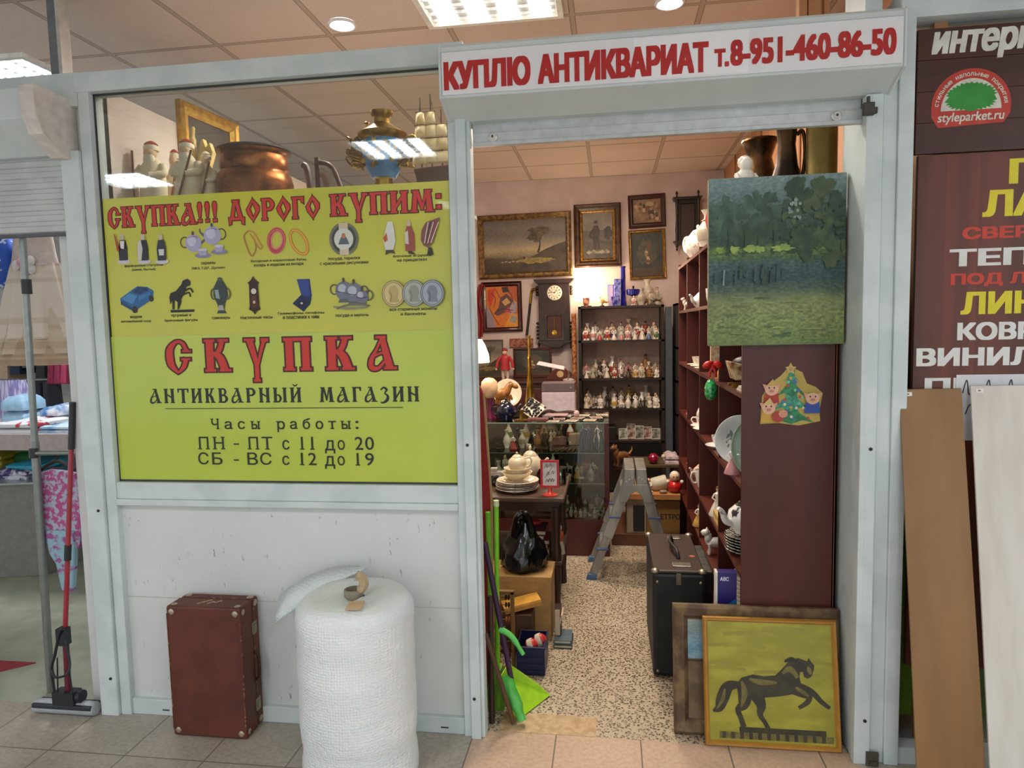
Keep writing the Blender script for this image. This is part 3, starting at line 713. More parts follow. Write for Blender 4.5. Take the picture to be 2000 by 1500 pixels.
# lower sheet
PL0, PL1, PY0, PY1 = -1.962, -.5665, .978, 1.5525
t = thing('poster', 'lower yellow poster on the shop window with shop name and opening hours', 'poster', ((PL0+PL1)/2, -.003, PY0))
box1('sheet', YEL2, t, PL0, PL1, -.0035, -.0005, PY0, PY1)
def V(px, py): p = P(px, py, 'y', -.0035); return (p.x-PL0, p.z-PY0)
A = Art((PL0, -.0035, PY0), (1, 0, 0), (0, 0, 1))
b, tp_ = V(550, 724)[1], V(550, 660)[1]
for ch, pa, pb in zip('СКУПКА', (325, 400, 478, 555, 637, 719), (375, 454, 527, 612, 696, 776)):
    slav(A, ch, V(pa, 700)[0], V(pb, 700)[0], b, tp_, RD, DKR, .048, .0); A.lev = 1
A.build('lettering', t)
A = Art((PL0, -.0035, PY0), (1, 0, 0), (0, 0, 1))
b, tp_ = V(550, 786)[1], V(550, 757)[1]
slav(A, 'АНТИКВАРНЫЙ', V(292, 770)[0], V(590, 770)[0], b, tp_, BLK, None, 0, .16)
slav(A, 'МАГАЗИН', V(624, 770)[0], V(820, 770)[0], b, tp_, BLK, None, 0, .16)
v = V(550, 797)[1]; A.rect(V(323, 797)[0], V(787, 797)[0], v-.0015, v+.0015, '3c4420')
def line(s, pa, pb, pt, pbm):
    A.text(s, V(pa, pt)[0], V(pb, pt)[0], V(558, pbm)[1], V(558, pt)[1], BLK, bold=.012, serif=True)
def spaced(words, pt, pbm, bold=.01):
    for w, pa, pb, ext in words:
        z0, z1 = V(558, pbm)[1], V(558, pt)[1]; hh = z1-z0
        A.text(w, V(pa, pt)[0], V(pb, pt)[0], z0-(hh*.28 if 'd' in ext else 0), z0+(hh*.75 if 'l' in ext else hh), BLK, bold=bold, serif=True)
spaced([('Ч', 411, 428, ''), ('а', 438, 454, 'l'), ('с', 464, 478, 'l'), ('ы', 489, 508, 'l'), ('р', 539, 556, 'ld'), ('а', 566, 581, 'l'), ('б', 591, 606, ''), ('о', 616, 631, 'l'), ('т', 641, 656, 'l'), ('ы', 665, 685, 'l'), (':', 694, 700, 'l')], 817, 838)
spaced([('П', 386, 409, ''), ('Н', 415, 439, ''), ('П', 483, 506, ''), ('Т', 511, 532, ''), ('с', 551, 565, 'l'), ('1', 585, 594, ''), ('1', 605, 614, ''), ('д', 634, 654, 'ld'), ('о', 659, 673, 'l'), ('2', 693, 709, ''), ('0', 713, 730, '')], 853, 878, .004)
spaced([('С', 387, 407, ''), ('Б', 414, 434, ''), ('В', 483, 503, ''), ('С', 508, 530, ''), ('с', 551, 565, 'l'), ('1', 585, 594, ''), ('2', 602, 618, ''), ('д', 634, 654, 'ld'), ('о', 659, 673, 'l'), ('1', 694, 703, ''), ('9', 713, 730, '')], 884, 908, .004)
for y in (867, 898): a = V(457, y); A.rect(a[0], V(467, y)[0], a[1]-.003, a[1]+.002, BLK)
A.build('opening_hours', t)

# ------------------------------------------------------------------ old brown suitcase
FIB = two('55281a', '63301f', .55, 9, 6, bmp=.25); FIBE = two('5a2a1b', '9a7a58', .6, 60, 5, lo=.5, hi=.72)
t = thing('suitcase', 'scuffed brown fibre suitcase standing on end against the white panel', 'suitcase', (-1.54, -.078, 0))
X0, X1, Y0, Y1, ZT = -1.695, -1.39, -.148, -.012, .522
MB().box(X0, X1, Y0, Y0+.09, .004, ZT).build('body', FIB, t, bev=.008)
MB().box(X0+.001, X1-.001, Y0+.092, Y1, .005, ZT-.001).build('lid', FIB, t, bev=.008)
e = MB()
for (x, z0, z1) in ((X0, .02, ZT-.02), (X1, .02, ZT-.02)): e.box(x-.0015, x+.0015, Y0+.086, Y0+.096, z0, z1)
e.box(X0+.02, X1-.02, Y0+.086, Y0+.096, ZT-.002, ZT+.0015)
for x in (X0, X1): e.tube([(x+(.003 if x == X0 else -.003), Y0+.003, .03), (x+(.003 if x == X0 else -.003), Y0+.003, ZT-.03)], .004, 6)
e.build('edge_binding', FIBE, t)
CAPM = C('b6ab92', .35, .7)
for x in (X0, X1):
    for z in (0, ZT):
        for y in (Y0, Y1):
            cx = x+(.022 if x == X0 else -.022); cz = .026 if z == 0 else ZT-.022; cy = y+(.022 if y == Y0 else -.022)
            MB().ell((cx, cy, cz), .0255, .0255, .0255).build('corner_cap', CAPM, t, smooth=60)
l = MB()
for z in (.1, .41): l.box(X1-.001, X1+.005, Y0+.075, Y0+.107, z-.025, z+.025); l.box(X1+.005, X1+.008, Y0+.084, Y0+.098, z-.014, z+.014)
l.build('latch', C('8f8672', .4, .6), t, bev=.001)
hd = MB(); hd.tube(spline([(X1, Y0+.09, .2), (X1+.014, Y0+.09, .215), (X1+.016, Y0+.09, .26), (X1+.014, Y0+.09, .3), (X1, Y0+.09, .315)], 5), .006, 8); hd.build('handle', C('3c1a12', .5), t, smooth=60)
A = Art((X0, Y0, ZT), (1, 0, 0), (0, 1, 0)); A.eps = .001
for k, (a, b_) in enumerate(((.11, .03), (.13, .05), (.15, .035), (.175, .045))): A.stroke([(a, b_), (a+.015, b_+.02), (a+.02, b_+.015)], .006, 'cfc09a')
A.build('chalk_mark', t)

# ------------------------------------------------------------------ roll of bubble wrap
cx, cy, rr = -.884, -.275, .2
t = thing('bubble_wrap_roll', 'tall white roll of bubble wrap standing before the white panel', 'roll', (cx, cy, 0))
def bubble_mat():
    m, nt, bs = newmat('bubble_wrap'); tc = nt.nodes.new('ShaderNodeTexCoord')
    vo = nt.nodes.new('ShaderNodeTexVoronoi'); vo.inputs['Scale'].default_value = 105; vo.inputs['Randomness'].default_value = .35; nt.links.new(tc.outputs['Object'], vo.inputs[0])
    bump(nt, bs, math_(nt, 'SUBTRACT', 1., vo.outputs['Distance']), .55, .006)
    n = noise(nt, 7, 4, stretch=(.4, .4, 1.6)); r = ramp(nt, n.outputs[0], [(.3, 'dfe6e6'), (.7, 'f0f4f4')])
    nt.links.new(r.outputs[0], bs.inputs['Base Color']); bs.inputs['Roughness'].default_value = .28; bs.inputs['Subsurface Weight'].default_value = .15
    return m
BUB = bubble_mat(); rnd = random.Random(3)
m_ = MB(); N = 72; vs = []; fs = []
zs = [0, .02, .05, .09, .13, .17, .2, .24, .28, .33, .38, .42, .46, .5, .55, .58, .61, .632, .64]
for i, z in enumerate(zs):
    for k in range(N):
        a = 2*PI*k/N
        q = rr*(1+.012*math.sin(2*a+i*1.7)+.008*math.sin(z*38)+.006*math.sin(5*a+z*9)+.006*rnd.random())-.01*math.exp(-((z-.14)/.03)**2)
        if z < .03: q -= .012*(1-z/.03)
        if z > .62: q -= .022*(z-.62)/.02
        vs.append((cx+q*math.cos(a), cy+q*math.sin(a), z))
for i in range(len(zs)-1):
    for k in range(N): fs.append((i*N+k, i*N+(k+1) % N, (i+1)*N+(k+1) % N, (i+1)*N+k))
b0 = len(vs)
for j, (q, z) in enumerate(((.15, .652), (.1, .65), (.05, .642), (.034, .64))):
    for k in range(N): a = 2*PI*k/N; vs.append((cx+q*math.cos(a), cy+q*math.sin(a), z+.004*math.sin(3*a+j)))
prev = (len(zs)-1)*N
for j in range(4):
    for k in range(N): fs.append((prev+k, prev+(k+1) % N, b0+j*N+(k+1) % N, b0+j*N+k))
    prev = b0+j*N
m_.add(vs, fs); m_.build('roll', BUB, t, smooth=70)
MB().lathe([(.026, .5), (.033, .5), (.033, .663), (.027, .665), (.026, .5)], (cx-.005, cy+.005, 0), 24).build('core_tube', C('8e8672', .7), t, smooth=50)
fl_ = MB(); q = []
for i in range(9):
    a = i/8
    q.append((cx-.16-.10*a, cy+.17-.0*a+.02*math.sin(a*5), .64+.03*(1-a)-.12*a*a))
f2 = []
for i in range(9):
    a = i/8; f2.append((cx-.02-.36*a, cy+.20+.02*math.sin(a*3), .668+.015*math.sin(a*2)-.13*a*a)); f2.append((cx-.11-.27*a, cy+.15, .635-.06*a-.09*a*a)); f2.append((cx-.115-.255*a, cy+.14, .6-.05*a-.085*a*a))
fl_.add(f2, [(3*i, 3*i+1, 3*i+4, 3*i+3) for i in range(8)]+[(3*i+1, 3*i+2, 3*i+5, 3*i+4) for i in range(8)])
o = fl_.build('loose_end', BUB, t, smooth=80); sm = o.modifiers.new('thick', 'SOLIDIFY'); sm.thickness = .004
lb = MB(); lb.M = Matrix.Translation((cx+.05, cy-.125, .6605)) @ Matrix.Rotation(.1, 4, 'Z') @ Matrix.Rotation(.06, 4, 'X'); lb.box(-.025, .025, -.03, .03, -.001, .001); lb.build('paper_label', C('c9ab86', .6), t)
tn = MB(); tn.tube(spline([(cx+.02, cy+.0, .662), (cx+.035, cy, .68), (cx+.03, cy, .705), (cx+.01, cy-.005, .715)], 5), [.016]*6+[.018]*9+[.02], 6); tn.build('core_flap', C('b09a78', .7), t, smooth=50)

# ------------------------------------------------------------------ mop with squeeze roller, clothes-rail pole
t = thing('mop', 'red handled sponge mop with black squeezer leaning by the left post', 'mop', (-2.305, -.05, 0))
a = P(142, 790, 'y', .0); b = P(127, 1245, 'y', -.045); mid = lambda k: a.lerp(b, k)
MB().tube([mid(-.01), mid(.19)], .0125, 10).build('grip', C('26272a', .5), t, smooth=50)
MB().tube([mid(.19), mid(.98)], .0095, 10).build('handle', C('9c2230', .3, coat=.3), t, smooth=50)
MB().tube([mid(.6), mid(.665)], .013, 10).build('collar', C('232426', .5), t, smooth=50)
bx = b.x; by = -.05
s = MB(); s.box(bx-.05, bx+.045, by-.03, by+.02, .05, .105); s.lathe([(.026, 0), (.026, .02)], (bx+.045, by, .08), 12, rot=Matrix.Rotation(PI/2, 3, 'Y'))
s.tube(spline([(bx-.045, by-.02, .1), (bx-.05, by-.02, .2), (bx-.03, by-.02, .26), (bx-.01, by-.02, .33), (bx+.015, by-.03, .375), (bx+.03, by-.03, .38)], 4), .006, 6)
s.tube(spline([(bx-.05, by-.02, .2), (bx-.02, by-.035, .175), (bx+.03, by-.03, .19), (bx+.035, by-.02, .24), (bx+.02, by-.02, .33)], 4), .005, 6)
s.tube([(bx-.03, by-.02, .1), (bx-.02, by-.02, .25)], .003, 6).tube([(bx+.038, by-.02, .1), (bx+.03, by-.02, .2)], .003, 6).box(bx-.02, bx+.02, by-.02, by+.015, .3, .37)
s.build('squeezer', C('22252b', .4), t, smooth=40)
MB().tube([(bx, by, .09), tuple(mid(.97))], .012, 8).build('lower_rod', C('6a1a2c', .4), t, smooth=50)
MB().box(bx-.15, bx+.12, by-.03, by+.03, .033, .052).build('head_plate', C('2c3038', .45), t, bev=.004)
MB().lathe([(.0, -.138), (.026, -.138), (.028, -.13), (.028, .13), (.026, .138), (0, .138)], (bx-.015, by, .031), 18, rot=Matrix.Rotation(PI/2, 3, 'Y')).build('sponge', C('a8adb0', .9, bmp=.4, scale=120), t, smooth=50)
t = thing('clothes_stand', 'grey metal stand pole with short crossbar behind the red mop', 'stand', (-2.44, .09, 0))
STEEL = C('8d928e', .35, .75)
MB().tube([(-2.452, .1, 0), (-2.405, .07, 1.12)], .016, 10).tube([(-2.405, .07, 1.12), (-2.37, .055, 2.1)], .0135, 10).build('pole', STEEL, t, smooth=50)
MB().tube([P(66, 885, 'y', .06), P(150, 884, 'y', .06)], .011, 8).build('crossbar', STEEL, t, smooth=50)
MB().lathe([(.018, -.02), (.018, .02)], P(66, 885, 'y', .06), 10).build('joint', C('2b2c2c', .5), t, smooth=40)
MB().lathe([(.019, -.03), (.019, .03)], P(52, 560, 'y', .06), 10).build('joint', C('2b2c2c', .5), t, smooth=40)

# ------------------------------------------------------------------ neighbour's roller shutter
t = thing('roller_shutter', 'half lowered white slatted roller shutter at the far left', 'shutter', (-2.9, -.06, 1.96))
pr = [(-.17, 2.47), (-.17, 2.36), (-.06, 2.25), (.0, 2.25), (.0, 2.47)]
MB().prism(pr, -6, -2.1, 'x').build('housing', WHITE2, t, bev=.003)
pr2 = [(-.2, 2.47), (-.2, 2.37), (-.17, 2.3), (-.08, 2.235), (.004, 2.235), (.004, 2.47)]
MB().prism(pr2, -2.104, -2.045, 'x').build('side_cap', C('ddd4ce', .45), t, bev=.004)
s = MB(); z = 2.25
zl = P(100, 300, 'y', -.03).z; zb = P(100, 458, 'y', -.03).z; n = 6; hh = (2.25-zb)/(n+1)
for k in range(n+1):
    z0 = zb+k*hh; s.prism([(-.022, z0+.003), (-.036, z0+.011), (-.036, z0+hh-.01), (-.022, z0+hh-.001), (-.014, z0+hh-.001), (-.014, z0+.003)], -6, -2.092, 'x')
s.box(-6, -2.092, -.03, -.015, zb+.002, 2.25)
s.build('slat_curtain', two('c5c9c6', 'b9bdbb', .45, 8), t)
MB().box(-6, -2.092, -.036, -.012, zb-.006, zb+.006).build('bottom_bar', C('55575a', .5), t)

# ------------------------------------------------------------------ flooring shop banner, planks, paper
DKW = two('3a1d14', '4e261a', .4, 10, 6, (.12, 1, 1), .35, .65); DKW2 = two('341a12', '6a3422', .4, 6, 6, (1, 1, .05), .35, .65)
BX0 = 1.003
t = thing('banner_board', 'dark plank patterned upper board with white lettering and green tree logo', 'sign', (1.7, .0, 2.09))
zb0, zb1 = 2.092, 2.487
s = MB(); nb = 4
for k in range(nb): s.box(1.0, 2.9, -.008, .012, zb0+(zb1-zb0)*k/nb+.0015, zb0+(zb1-zb0)*(k+1)/nb)
s.build('board', DKW, t)
def bxz(px, py): p = P(px, py, 'y', -.008); return p.x-1.0, p.z-zb0
A = Art((1.0, -.008, zb0), (1, 0, 0), (0, 0, 1))
a = bxz(1819, 108); b = bxz(1990, 66)
A.text('интернет-магазин', a[0], a[0]+.79, a[1]-.022, a[1]+.072, C('dcdcd6', .5), bold=.05, shear=.18)
A.build('lettering', t)
A = Art((1.0, -.008, zb0), (1, 0, 0), (0, 0, 1))
c0 = bxz(1895, 243); cx_, cy_ = c0[0], c0[1]+.058
hw = (bxz(1974, 200)[0]-bxz(1818, 200)[0])/2; hgt = bxz(1890, 137)[1]-bxz(1895, 246)[1]
LR = C('bd3a2a', .45); LW = C('d9d6c8', .45); LG = C('2f8f35', .5)
pts = [(cx_+hw*math.cos(a_), cy_+(hgt*.67)*math.sin(a_)) for a_ in [PI*k/30 for k in range(31)]]
A.poly(pts+[(cx_-hw*.99, cy_-.03), (cx_-hw*.82, cy_-.064), (cx_+hw*.82, cy_-.056), (cx_+hw*.98, cy_-.028)], LR); A.up()
A.poly([(cx_+hw*.76*math.cos(a_), cy_-.012+(hgt*.67*.84)*math.sin(a_)) for a_ in [PI*k/30 for k in range(31)]], LW); A.up()
rnd = random.Random(5); cr = []
for k in range(60):
    a_ = 2*PI*k/60; q = 1+.09*((k % 2)*2-1)*(.5+rnd.random()*.6); cr.append((cx_+hw*.62*q*math.cos(a_), cy_+.032+hgt*.235*q*math.sin(a_)-(.012 if math.sin(a_) < 0 else 0)*abs(math.cos(a_))))
A.poly(cr, LG); A.poly([(cx_-.012, cy_-.016), (cx_+.014, cy_-.016), (cx_+.01, cy_+.03), (cx_-.008, cy_+.03)], LG); A.up()
A.text('styleparket.ru', cx_-hw*.84, cx_+hw*.84, cy_-.056, cy_-.018, LW, bold=.02, shear=.15)
A.arctext('стильные напольные покрытия', cx_, cy_-.008, hw*.83, hgt*.67*.87, PI*.97, PI*.03, .0195, LW, bold=.02)
A.build('logo', t)
t = thing('banner_board', 'tall dark wood banner with yellow, red and white lettering', 'sign', (1.7, .0, .4))
zl0, zl1 = .35, 2.089
s = MB(); xs = [1.012, 1.1, 1.2, 1.42, 1.62, 1.9, 2.3, 2.9]
for k in range(len(xs)-1): s.m(k % 2).box(xs[k], xs[k+1], -.004, .014, zl0, zl1)
s.build('board', [DKW2, two('4a2216', '7a3c28', .4, 6, 6, (1, 1, .05), .35, .65)], t)
A = Art((0, -.004, 0), (1, 0, 0), (0, 0, 1))
def bt(s_, px0, pt, pb, wd, col, bold=.05, shear=0.):
    p0 = P(px0, pt, 'y', -.004); p1 = P(px0, pb, 'y', -.004); A.text(s_, p0.x, p0.x+wd, p1.z, p0.z, C(col, .45, var=.05), bold=bold, shear=shear)
YL, WH, RB = 'ddd024', 'dfe0dc', 'c23a26'
bt('ПАРКЕТ', 1972, 310, 359, .56, YL); bt('ЛАМИНАТ', 1920, 372, 424, .66, YL); bt('СВЕРХПРОЧНЫЙ', 1880, 438, 468, .67, RB)
bt('ТЕПЛЫЙ', 1855, 478, 521, .55, WH); bt('ПОД ЛЮБОЙ', 1857, 529, 561, .45, RB); bt('ЛИНОЛЕУМ', 1877, 570, 615, .62, YL)
bt('КОВРОЛИН', 1870, 630, 665, .5, WH); bt('ВИНИЛОВЫЕ', 1790, 680, 716, .66, WH); bt('ПРОБКА', 1806, 738, 772, .5, WH)
A.build('lettering', t)
a = P(1868, 732, 'y', -.006); b = P(1880, 860, 'y', -.006)
t = thing('paper_sheet', 'white handwritten paper sheet taped on the wood banner behind the planks', 'paper', (a.x+.2, -.006, b.z))
box1('sheet', C('d9dade', .6, var=.03), t, a.x, a.x+.5, -.007, -.0055, b.z, a.z)
A = Art((a.x, -.007, b.z), (1, 0, 0), (0, 0, 1)); H = a.z-b.z
x = .02
for k in range(9): A.stroke([(x, H*.72), (x+.012, H*.92-.02*(k % 2)), (x+.02, H*.7), (x+.032, H*.78)], .004, '33363c'); x += .034
for k in range(5): A.stroke([(.03+k*.04, H*.4), (.045+k*.04, H*.55), (.055+k*.04, H*.38)], .004, '33363c')
A.build('lettering', t)
OAK = wood('7c5a32', '916c40', .4, 'z', 9); PALE = two('cdc7bb', 'dcd7cd', .5, 14, 6, (1, 1, .08), .35, .65)
def plank(name, label, tl, tr, bl, br, m, lab=True):
    th = Vector((0, .008, .001))
    mb = MB(); A_, B_, C_, D_ = bl, br, tr, tl
    mb.hexa([A_, B_, B_+th, A_+th, D_, C_, C_+th, D_+th]); mb.build('board', m, t_ := thing(name, label, 'plank', ((bl.x+br.x)/2, bl.y, 0)), bev=.001)
    if lab:
        u = (tr-tl).normalized(); v = (tl-bl).normalized(); q = Art(tl-v*.022+u*.016, u, v); q.rect(0, .022, 0, .013, C('e8e6e2', .5)); q.up(); q.rect(.005, .013, .004, .009, '77777a'); q.build('price_sticker', t_)
    return t_
tl = P(1757, 761, 'y', -.03); tr = P(1878, 759, 'y', -.03); bl = P(1794, 1570, 'z', .002); br = P(1930, 1578, 'z', .002)
plank('laminate_plank', 'oak brown laminate plank leaning beside the white door post', tl, tr, bl, br, OAK)
tl = P(1896, 754, 'y', -.04); tr = P(2060, 752, 'y', -.04); bl = P(1938, 1585, 'z', .002); br = P(2120, 1595, 'z', .002)
plank('laminate_plank', 'pale whitewashed laminate plank leaning at the right edge of the picture', tl, tr, bl, br, PALE)
a = P(1752, 1030, 'y', .06); b = P(1792, 1395, 'y', .06)
single('banner', MB().box(.975, 1.6, .056, .06, b.z, a.z+.25), two('7fae2a', '96c22e', .5, 4), 'lime green banner behind the glass left of the oak plank', 'banner')
single('cabinet', MB().box(1.12, 2.6, .5, .9, .0, .9), C('8d918d', .5), 'grey cabinet behind the right window beneath the lime banner', 'cabinet', bev=.004)
# ------------------------------------------------------------------ things made more than once
PORC = C('e9e4da', .2, var=.04, coat=.4); PORC2 = C('ddd2c0', .2, var=.06, coat=.3)
GOLD = C('b08a3a', .3, .85); BRASS = two('a8842f', '7a5a1e', .28, 12, 3, metal=.9); COPPER = two('a9673a', '6e3f22', .32, 9, 4, metal=.9)
BLACKM = C('1c1917', .5); DKWOOD = wood('2c1610', '3c2016', .45); MAHOG = wood('43180f', '54211a', .38, 'z', 10); MAHOGX = wood('4a1d14', '5a281c', .38, 'y', 10)
SKIN = C('d6a98a', .5)
ORD = ['first', 'second', 'third', 'fourth', 'fifth', 'sixth', 'seventh', 'eighth', 'ninth', 'tenth', 'eleventh', 'twelfth', 'thirteenth', 'fourteenth', 'fifteenth', 'sixteenth']
def blobpts(cx, cy, rx, ry, rnd, amp=.18, n=26): return [(cx+rx*math.cos(2*PI*k/n)*(1+amp*(rnd.random()-.5)*2), cy+ry*math.sin(2*PI*k/n)*(1+amp*(rnd.random()-.5)*2)) for k in range(n)]
def framed(label, cx, y, z0, w, h, fw, depth, fmat, paint, lean=0, yaw=0, name='framed_picture', prof=None, slip=None, group=None, cat='picture', tilt=0):
    t = thing(name, label, cat, (cx, y, z0), yaw, group)
    M_ = Matrix.Translation((cx, y, z0)) @ Matrix.Rotation(yaw, 4, 'Z') @ Matrix.Rotation(-lean, 4, 'X') @ Matrix.Rotation(tilt, 4, 'Y')
    f = MB(); f.M = M_; f.frame(-w/2, w/2, 0, h, -depth, 0, prof or [(0, 0), (0, .7), (fw*.2, 1), (fw*.45, .8), (fw*.7, .85), (fw, .45), (fw, .3)])
    f.build('frame', fmat, t, smooth=35)
    iw, ih = w-2*fw, h-2*fw
    if slip:
        s = MB(); s.M = M_; s.frame(-w/2+fw*.98, w/2-fw*.98, fw*.98, h-fw*.98, -depth*.5, 0, [(0, .9), (slip[0]*.5, 1), (slip[0], .5), (slip[0], .2)]); s.build('slip', slip[1], t, smooth=35)
        iw -= 2*slip[0]; ih -= 2*slip[0]
    b = MB(); b.M = M_; b.box(-w/2+.004, w/2-.004, -depth*.25, 0, .004, h-.004); b.build('backing', C('5a4632', .8), t)
    R3 = M_.to_3x3(); o = M_ @ Vector((-iw/2, -depth*.26-.001, (h-ih)/2))
    A = Art(o, R3 @ Vector((1, 0, 0)), R3 @ Vector((0, 0, 1)), iw, ih); A.eps = .0004; paint(A); A.build('picture', t); return t
# small figures; every one stands on z = 0 and looks towards -y; materials: 0 white, 1 colour, 2 dark, 3 skin
def fg_lady(h, rnd=None):
    m = MB(); m.m(1).lathe([(0, 0), (.3*h, 0), (.31*h, .03*h), (.22*h, .25*h), (.1*h, .5*h), (.085*h, .56*h)], n=14)
    m.m(0).lathe([(.085*h, .55*h), (.11*h, .66*h), (.12*h, .74*h), (.05*h, .79*h), (.04*h, .82*h)], n=12)
    m.m(3).ell((0, 0, .88*h), .07*h, .075*h, .085*h, 10, 7); m.m(2).ell((0, .015*h, .91*h), .08*h, .08*h, .08*h, 10, 6)
    for s in (-1, 1): m.m(0).tube([(s*.11*h, 0, .73*h), (s*.19*h, -.05*h, .6*h), (s*.08*h, -.13*h, .52*h)], [.035*h, .03*h, .025*h], 6)
    return m
def fg_man(h, rnd=None):
    m = MB(); m.m(0).lathe([(0, 0), (.2*h, 0), (.2*h, .04*h), (0, .05*h)], n=12)
    for s in (-1, 1): m.m(2).tube([(s*.06*h, 0, .04*h), (s*.065*h, 0, .25*h), (s*.06*h, 0, .45*h)], [.045*h, .05*h, .06*h], 7)
    m.m(1).lathe([(.14*h, .36*h), (.12*h, .5*h), (.14*h, .68*h), (.13*h, .76*h), (.05*h, .8*h)], n=12, sy=.7)
    m.m(3).ell((0, 0, .88*h), .065*h, .07*h, .085*h, 10, 7); m.m(2).lathe([(.1*h, .91*h), (.1*h, .92*h), (.07*h, .93*h), (.065*h, 1.0*h), (0, 1.01*h)], n=10)
    m.m(1).tube([(.13*h, 0, .74*h), (.22*h, -.03*h, .6*h), (.12*h, -.1*h, .5*h)], [.04*h, .035*h, .03*h], 6); m.tube([(-.13*h, 0, .74*h), (-.2*h, -.02*h, .58*h), (-.21*h, -.06*h, .42*h)], [.04*h, .035*h, .03*h], 6)
    return m
def fg_dog(h, rnd=None):
    m = MB(); m.m(0).ell((0, 0, .45*h), .42*h, .18*h, .2*h, 12, 8); m.ell((-.32*h, 0, .62*h), .15*h, .13*h, .24*h, 10, 7)
    m.ell((-.42*h, 0, .82*h), .18*h, .12*h, .13*h, 10, 7); m.m(2).ell((-.58*h, 0, .8*h), .05*h, .05*h, .045*h, 8, 5)
    for s in (-1, 1): m.m(1).ell((-.36*h, s*.1*h, .88*h), .05*h, .03*h, .12*h, 8, 5)
    for x in (-.28, .3):
        for s in (-1, 1): m.m(0).tube([(x*h, s*.1*h, .42*h), (x*h+.02*h, s*.11*h, .2*h), (x*h-.02*h, s*.11*h, .02*h)], [.08*h, .05*h, .055*h], 7)
    m.m(1).tube([(.4*h, 0, .5*h), (.55*h, 0, .65*h), (.56*h, 0, .8*h)], [.05*h, .035*h, .02*h], 6); return m
def fg_bird(h, rnd=None):
    m = MB(); m.m(2).lathe([(0, 0), (.2*h, 0), (.22*h, .06*h), (.08*h, .14*h), (.05*h, .3*h)], n=10)
    m.m(0).ell((0, 0, .5*h), .3*h, .18*h, .22*h, 12, 8, Matrix.Rotation(.5, 3, 'Y')); m.ell((-.22*h, 0, .82*h), .13*h, .12*h, .13*h, 10, 7)
    m.m(1).tube([(-.32*h, 0, .82*h), (-.46*h, 0, .78*h)], [.05*h, .008*h], 6); m.tube([(.2*h, 0, .42*h), (.45*h, 0, .36*h), (.62*h, 0, .42*h)], [.12*h, .1*h, .03*h], 7)
    for s in (-1, 1): m.m(1).ell((.05*h, s*.16*h, .52*h), .24*h, .05*h, .13*h, 10, 6, Matrix.Rotation(.6, 3, 'Y'))
    return m
def fg_couple(h, rnd=None):
    a = fg_lady(h*.95); b = fg_man(h); m = MB()
    m.m(0).lathe([(0, 0), (.42*h, 0), (.4*h, .04*h), (0, .05*h)], n=16, sy=.6)
    for q, dx in ((a, -.2*h), (b, .2*h)):
        n0 = len(m.v); m.v += [v+Vector((dx, 0, .03*h)) for v in q.v]; m.f += [tuple(i+n0 for i in f) for f in q.f]; m.mi += q.mi
    return m
def fg_sit(h, rnd=None):
    m = MB(); m.m(0).lathe([(0, 0), (.3*h, 0), (.32*h, .05*h), (.26*h, .12*h), (.2*h, .16*h)], n=12)
    m.m(1).ell((0, 0, .38*h), .26*h, .24*h, .28*h, 12, 8); m.m(0).ell((0, 0, .62*h), .17*h, .15*h, .18*h, 10, 7); m.m(3).ell((0, -.02*h, .85*h), .12*h, .12*h, .14*h, 10, 7); m.m(2).ell((0, .03*h, .9*h), .13*h, .12*h, .12*h, 10, 6)
    for s in (-1, 1): m.m(1).tube([(s*.1*h, -.1*h, .3*h), (s*.12*h, -.32*h, .3*h), (s*.12*h, -.34*h, .06*h)], [.08*h, .07*h, .05*h], 6); m.m(0).tube([(s*.16*h, 0, .68*h), (s*.2*h, -.16*h, .5*h), (s*.06*h, -.24*h, .46*h)], [.05*h, .04*h, .035*h], 6)
    return m
def fg_vase(h, rnd=None):
    m = MB(); m.m(0).lathe([(0, 0), (.16*h, 0), (.15*h, .04*h), (.24*h, .22*h), (.27*h, .4*h), (.2*h, .6*h), (.09*h, .76*h), (.08*h, .86*h), (.16*h, 1.0*h), (.14*h, 1.0*h), (.06*h, .86*h), (0, .8*h)], n=18)
    m.m(1).lathe([(.245*h, .22*h), (.278*h, .4*h), (.243*h, .5*h)], n=18); return m
FIGMAT = {'w': [PORC, PORC2, C('4a3426', .4), SKIN], 'r': [PORC, C('a8443a', .3), C('2c1f1a', .4), SKIN], 'b': [PORC, C('4a648c', .3), C('5a3f28', .4), SKIN], 'g': [PORC2, C('5c7a4c', .3), C('3c2a1e', .4), SKIN],
 'y': [PORC2, C('c29a4a', .3), C('5a3a22', .4), SKIN], 'p': [PORC, C('c48a8a', .3), C('6a4a30', .4), SKIN], 'k': [C('2a2522', .35), C('3a3028', .35), BLACKM, C('6a4a36', .4)], 'n': [C('7a5232', .4), C('a8763f', .4), C('3a2416', .4), C('9a6a44', .4)], 'o': [C('c8bfae', .35), C('a89a84', .4), C('6a5c4c', .4), SKIN]}
FGEN = {'lady': fg_lady, 'gentleman': fg_man, 'dog': fg_dog, 'bird': fg_bird, 'couple': fg_couple, 'seated child': fg_sit, 'vase': fg_vase}
FIGMAT['x'] = [PORC, PORC, PORC2, PORC]
CNAME = {'x': 'white', 'w': 'white', 'r': 'red and white', 'b': 'blue and white', 'g': 'green and cream', 'y': 'ochre and cream', 'p': 'pink and white', 'k': 'black', 'n': 'brown', 'o': 'grey-beige'}
_pro = {}
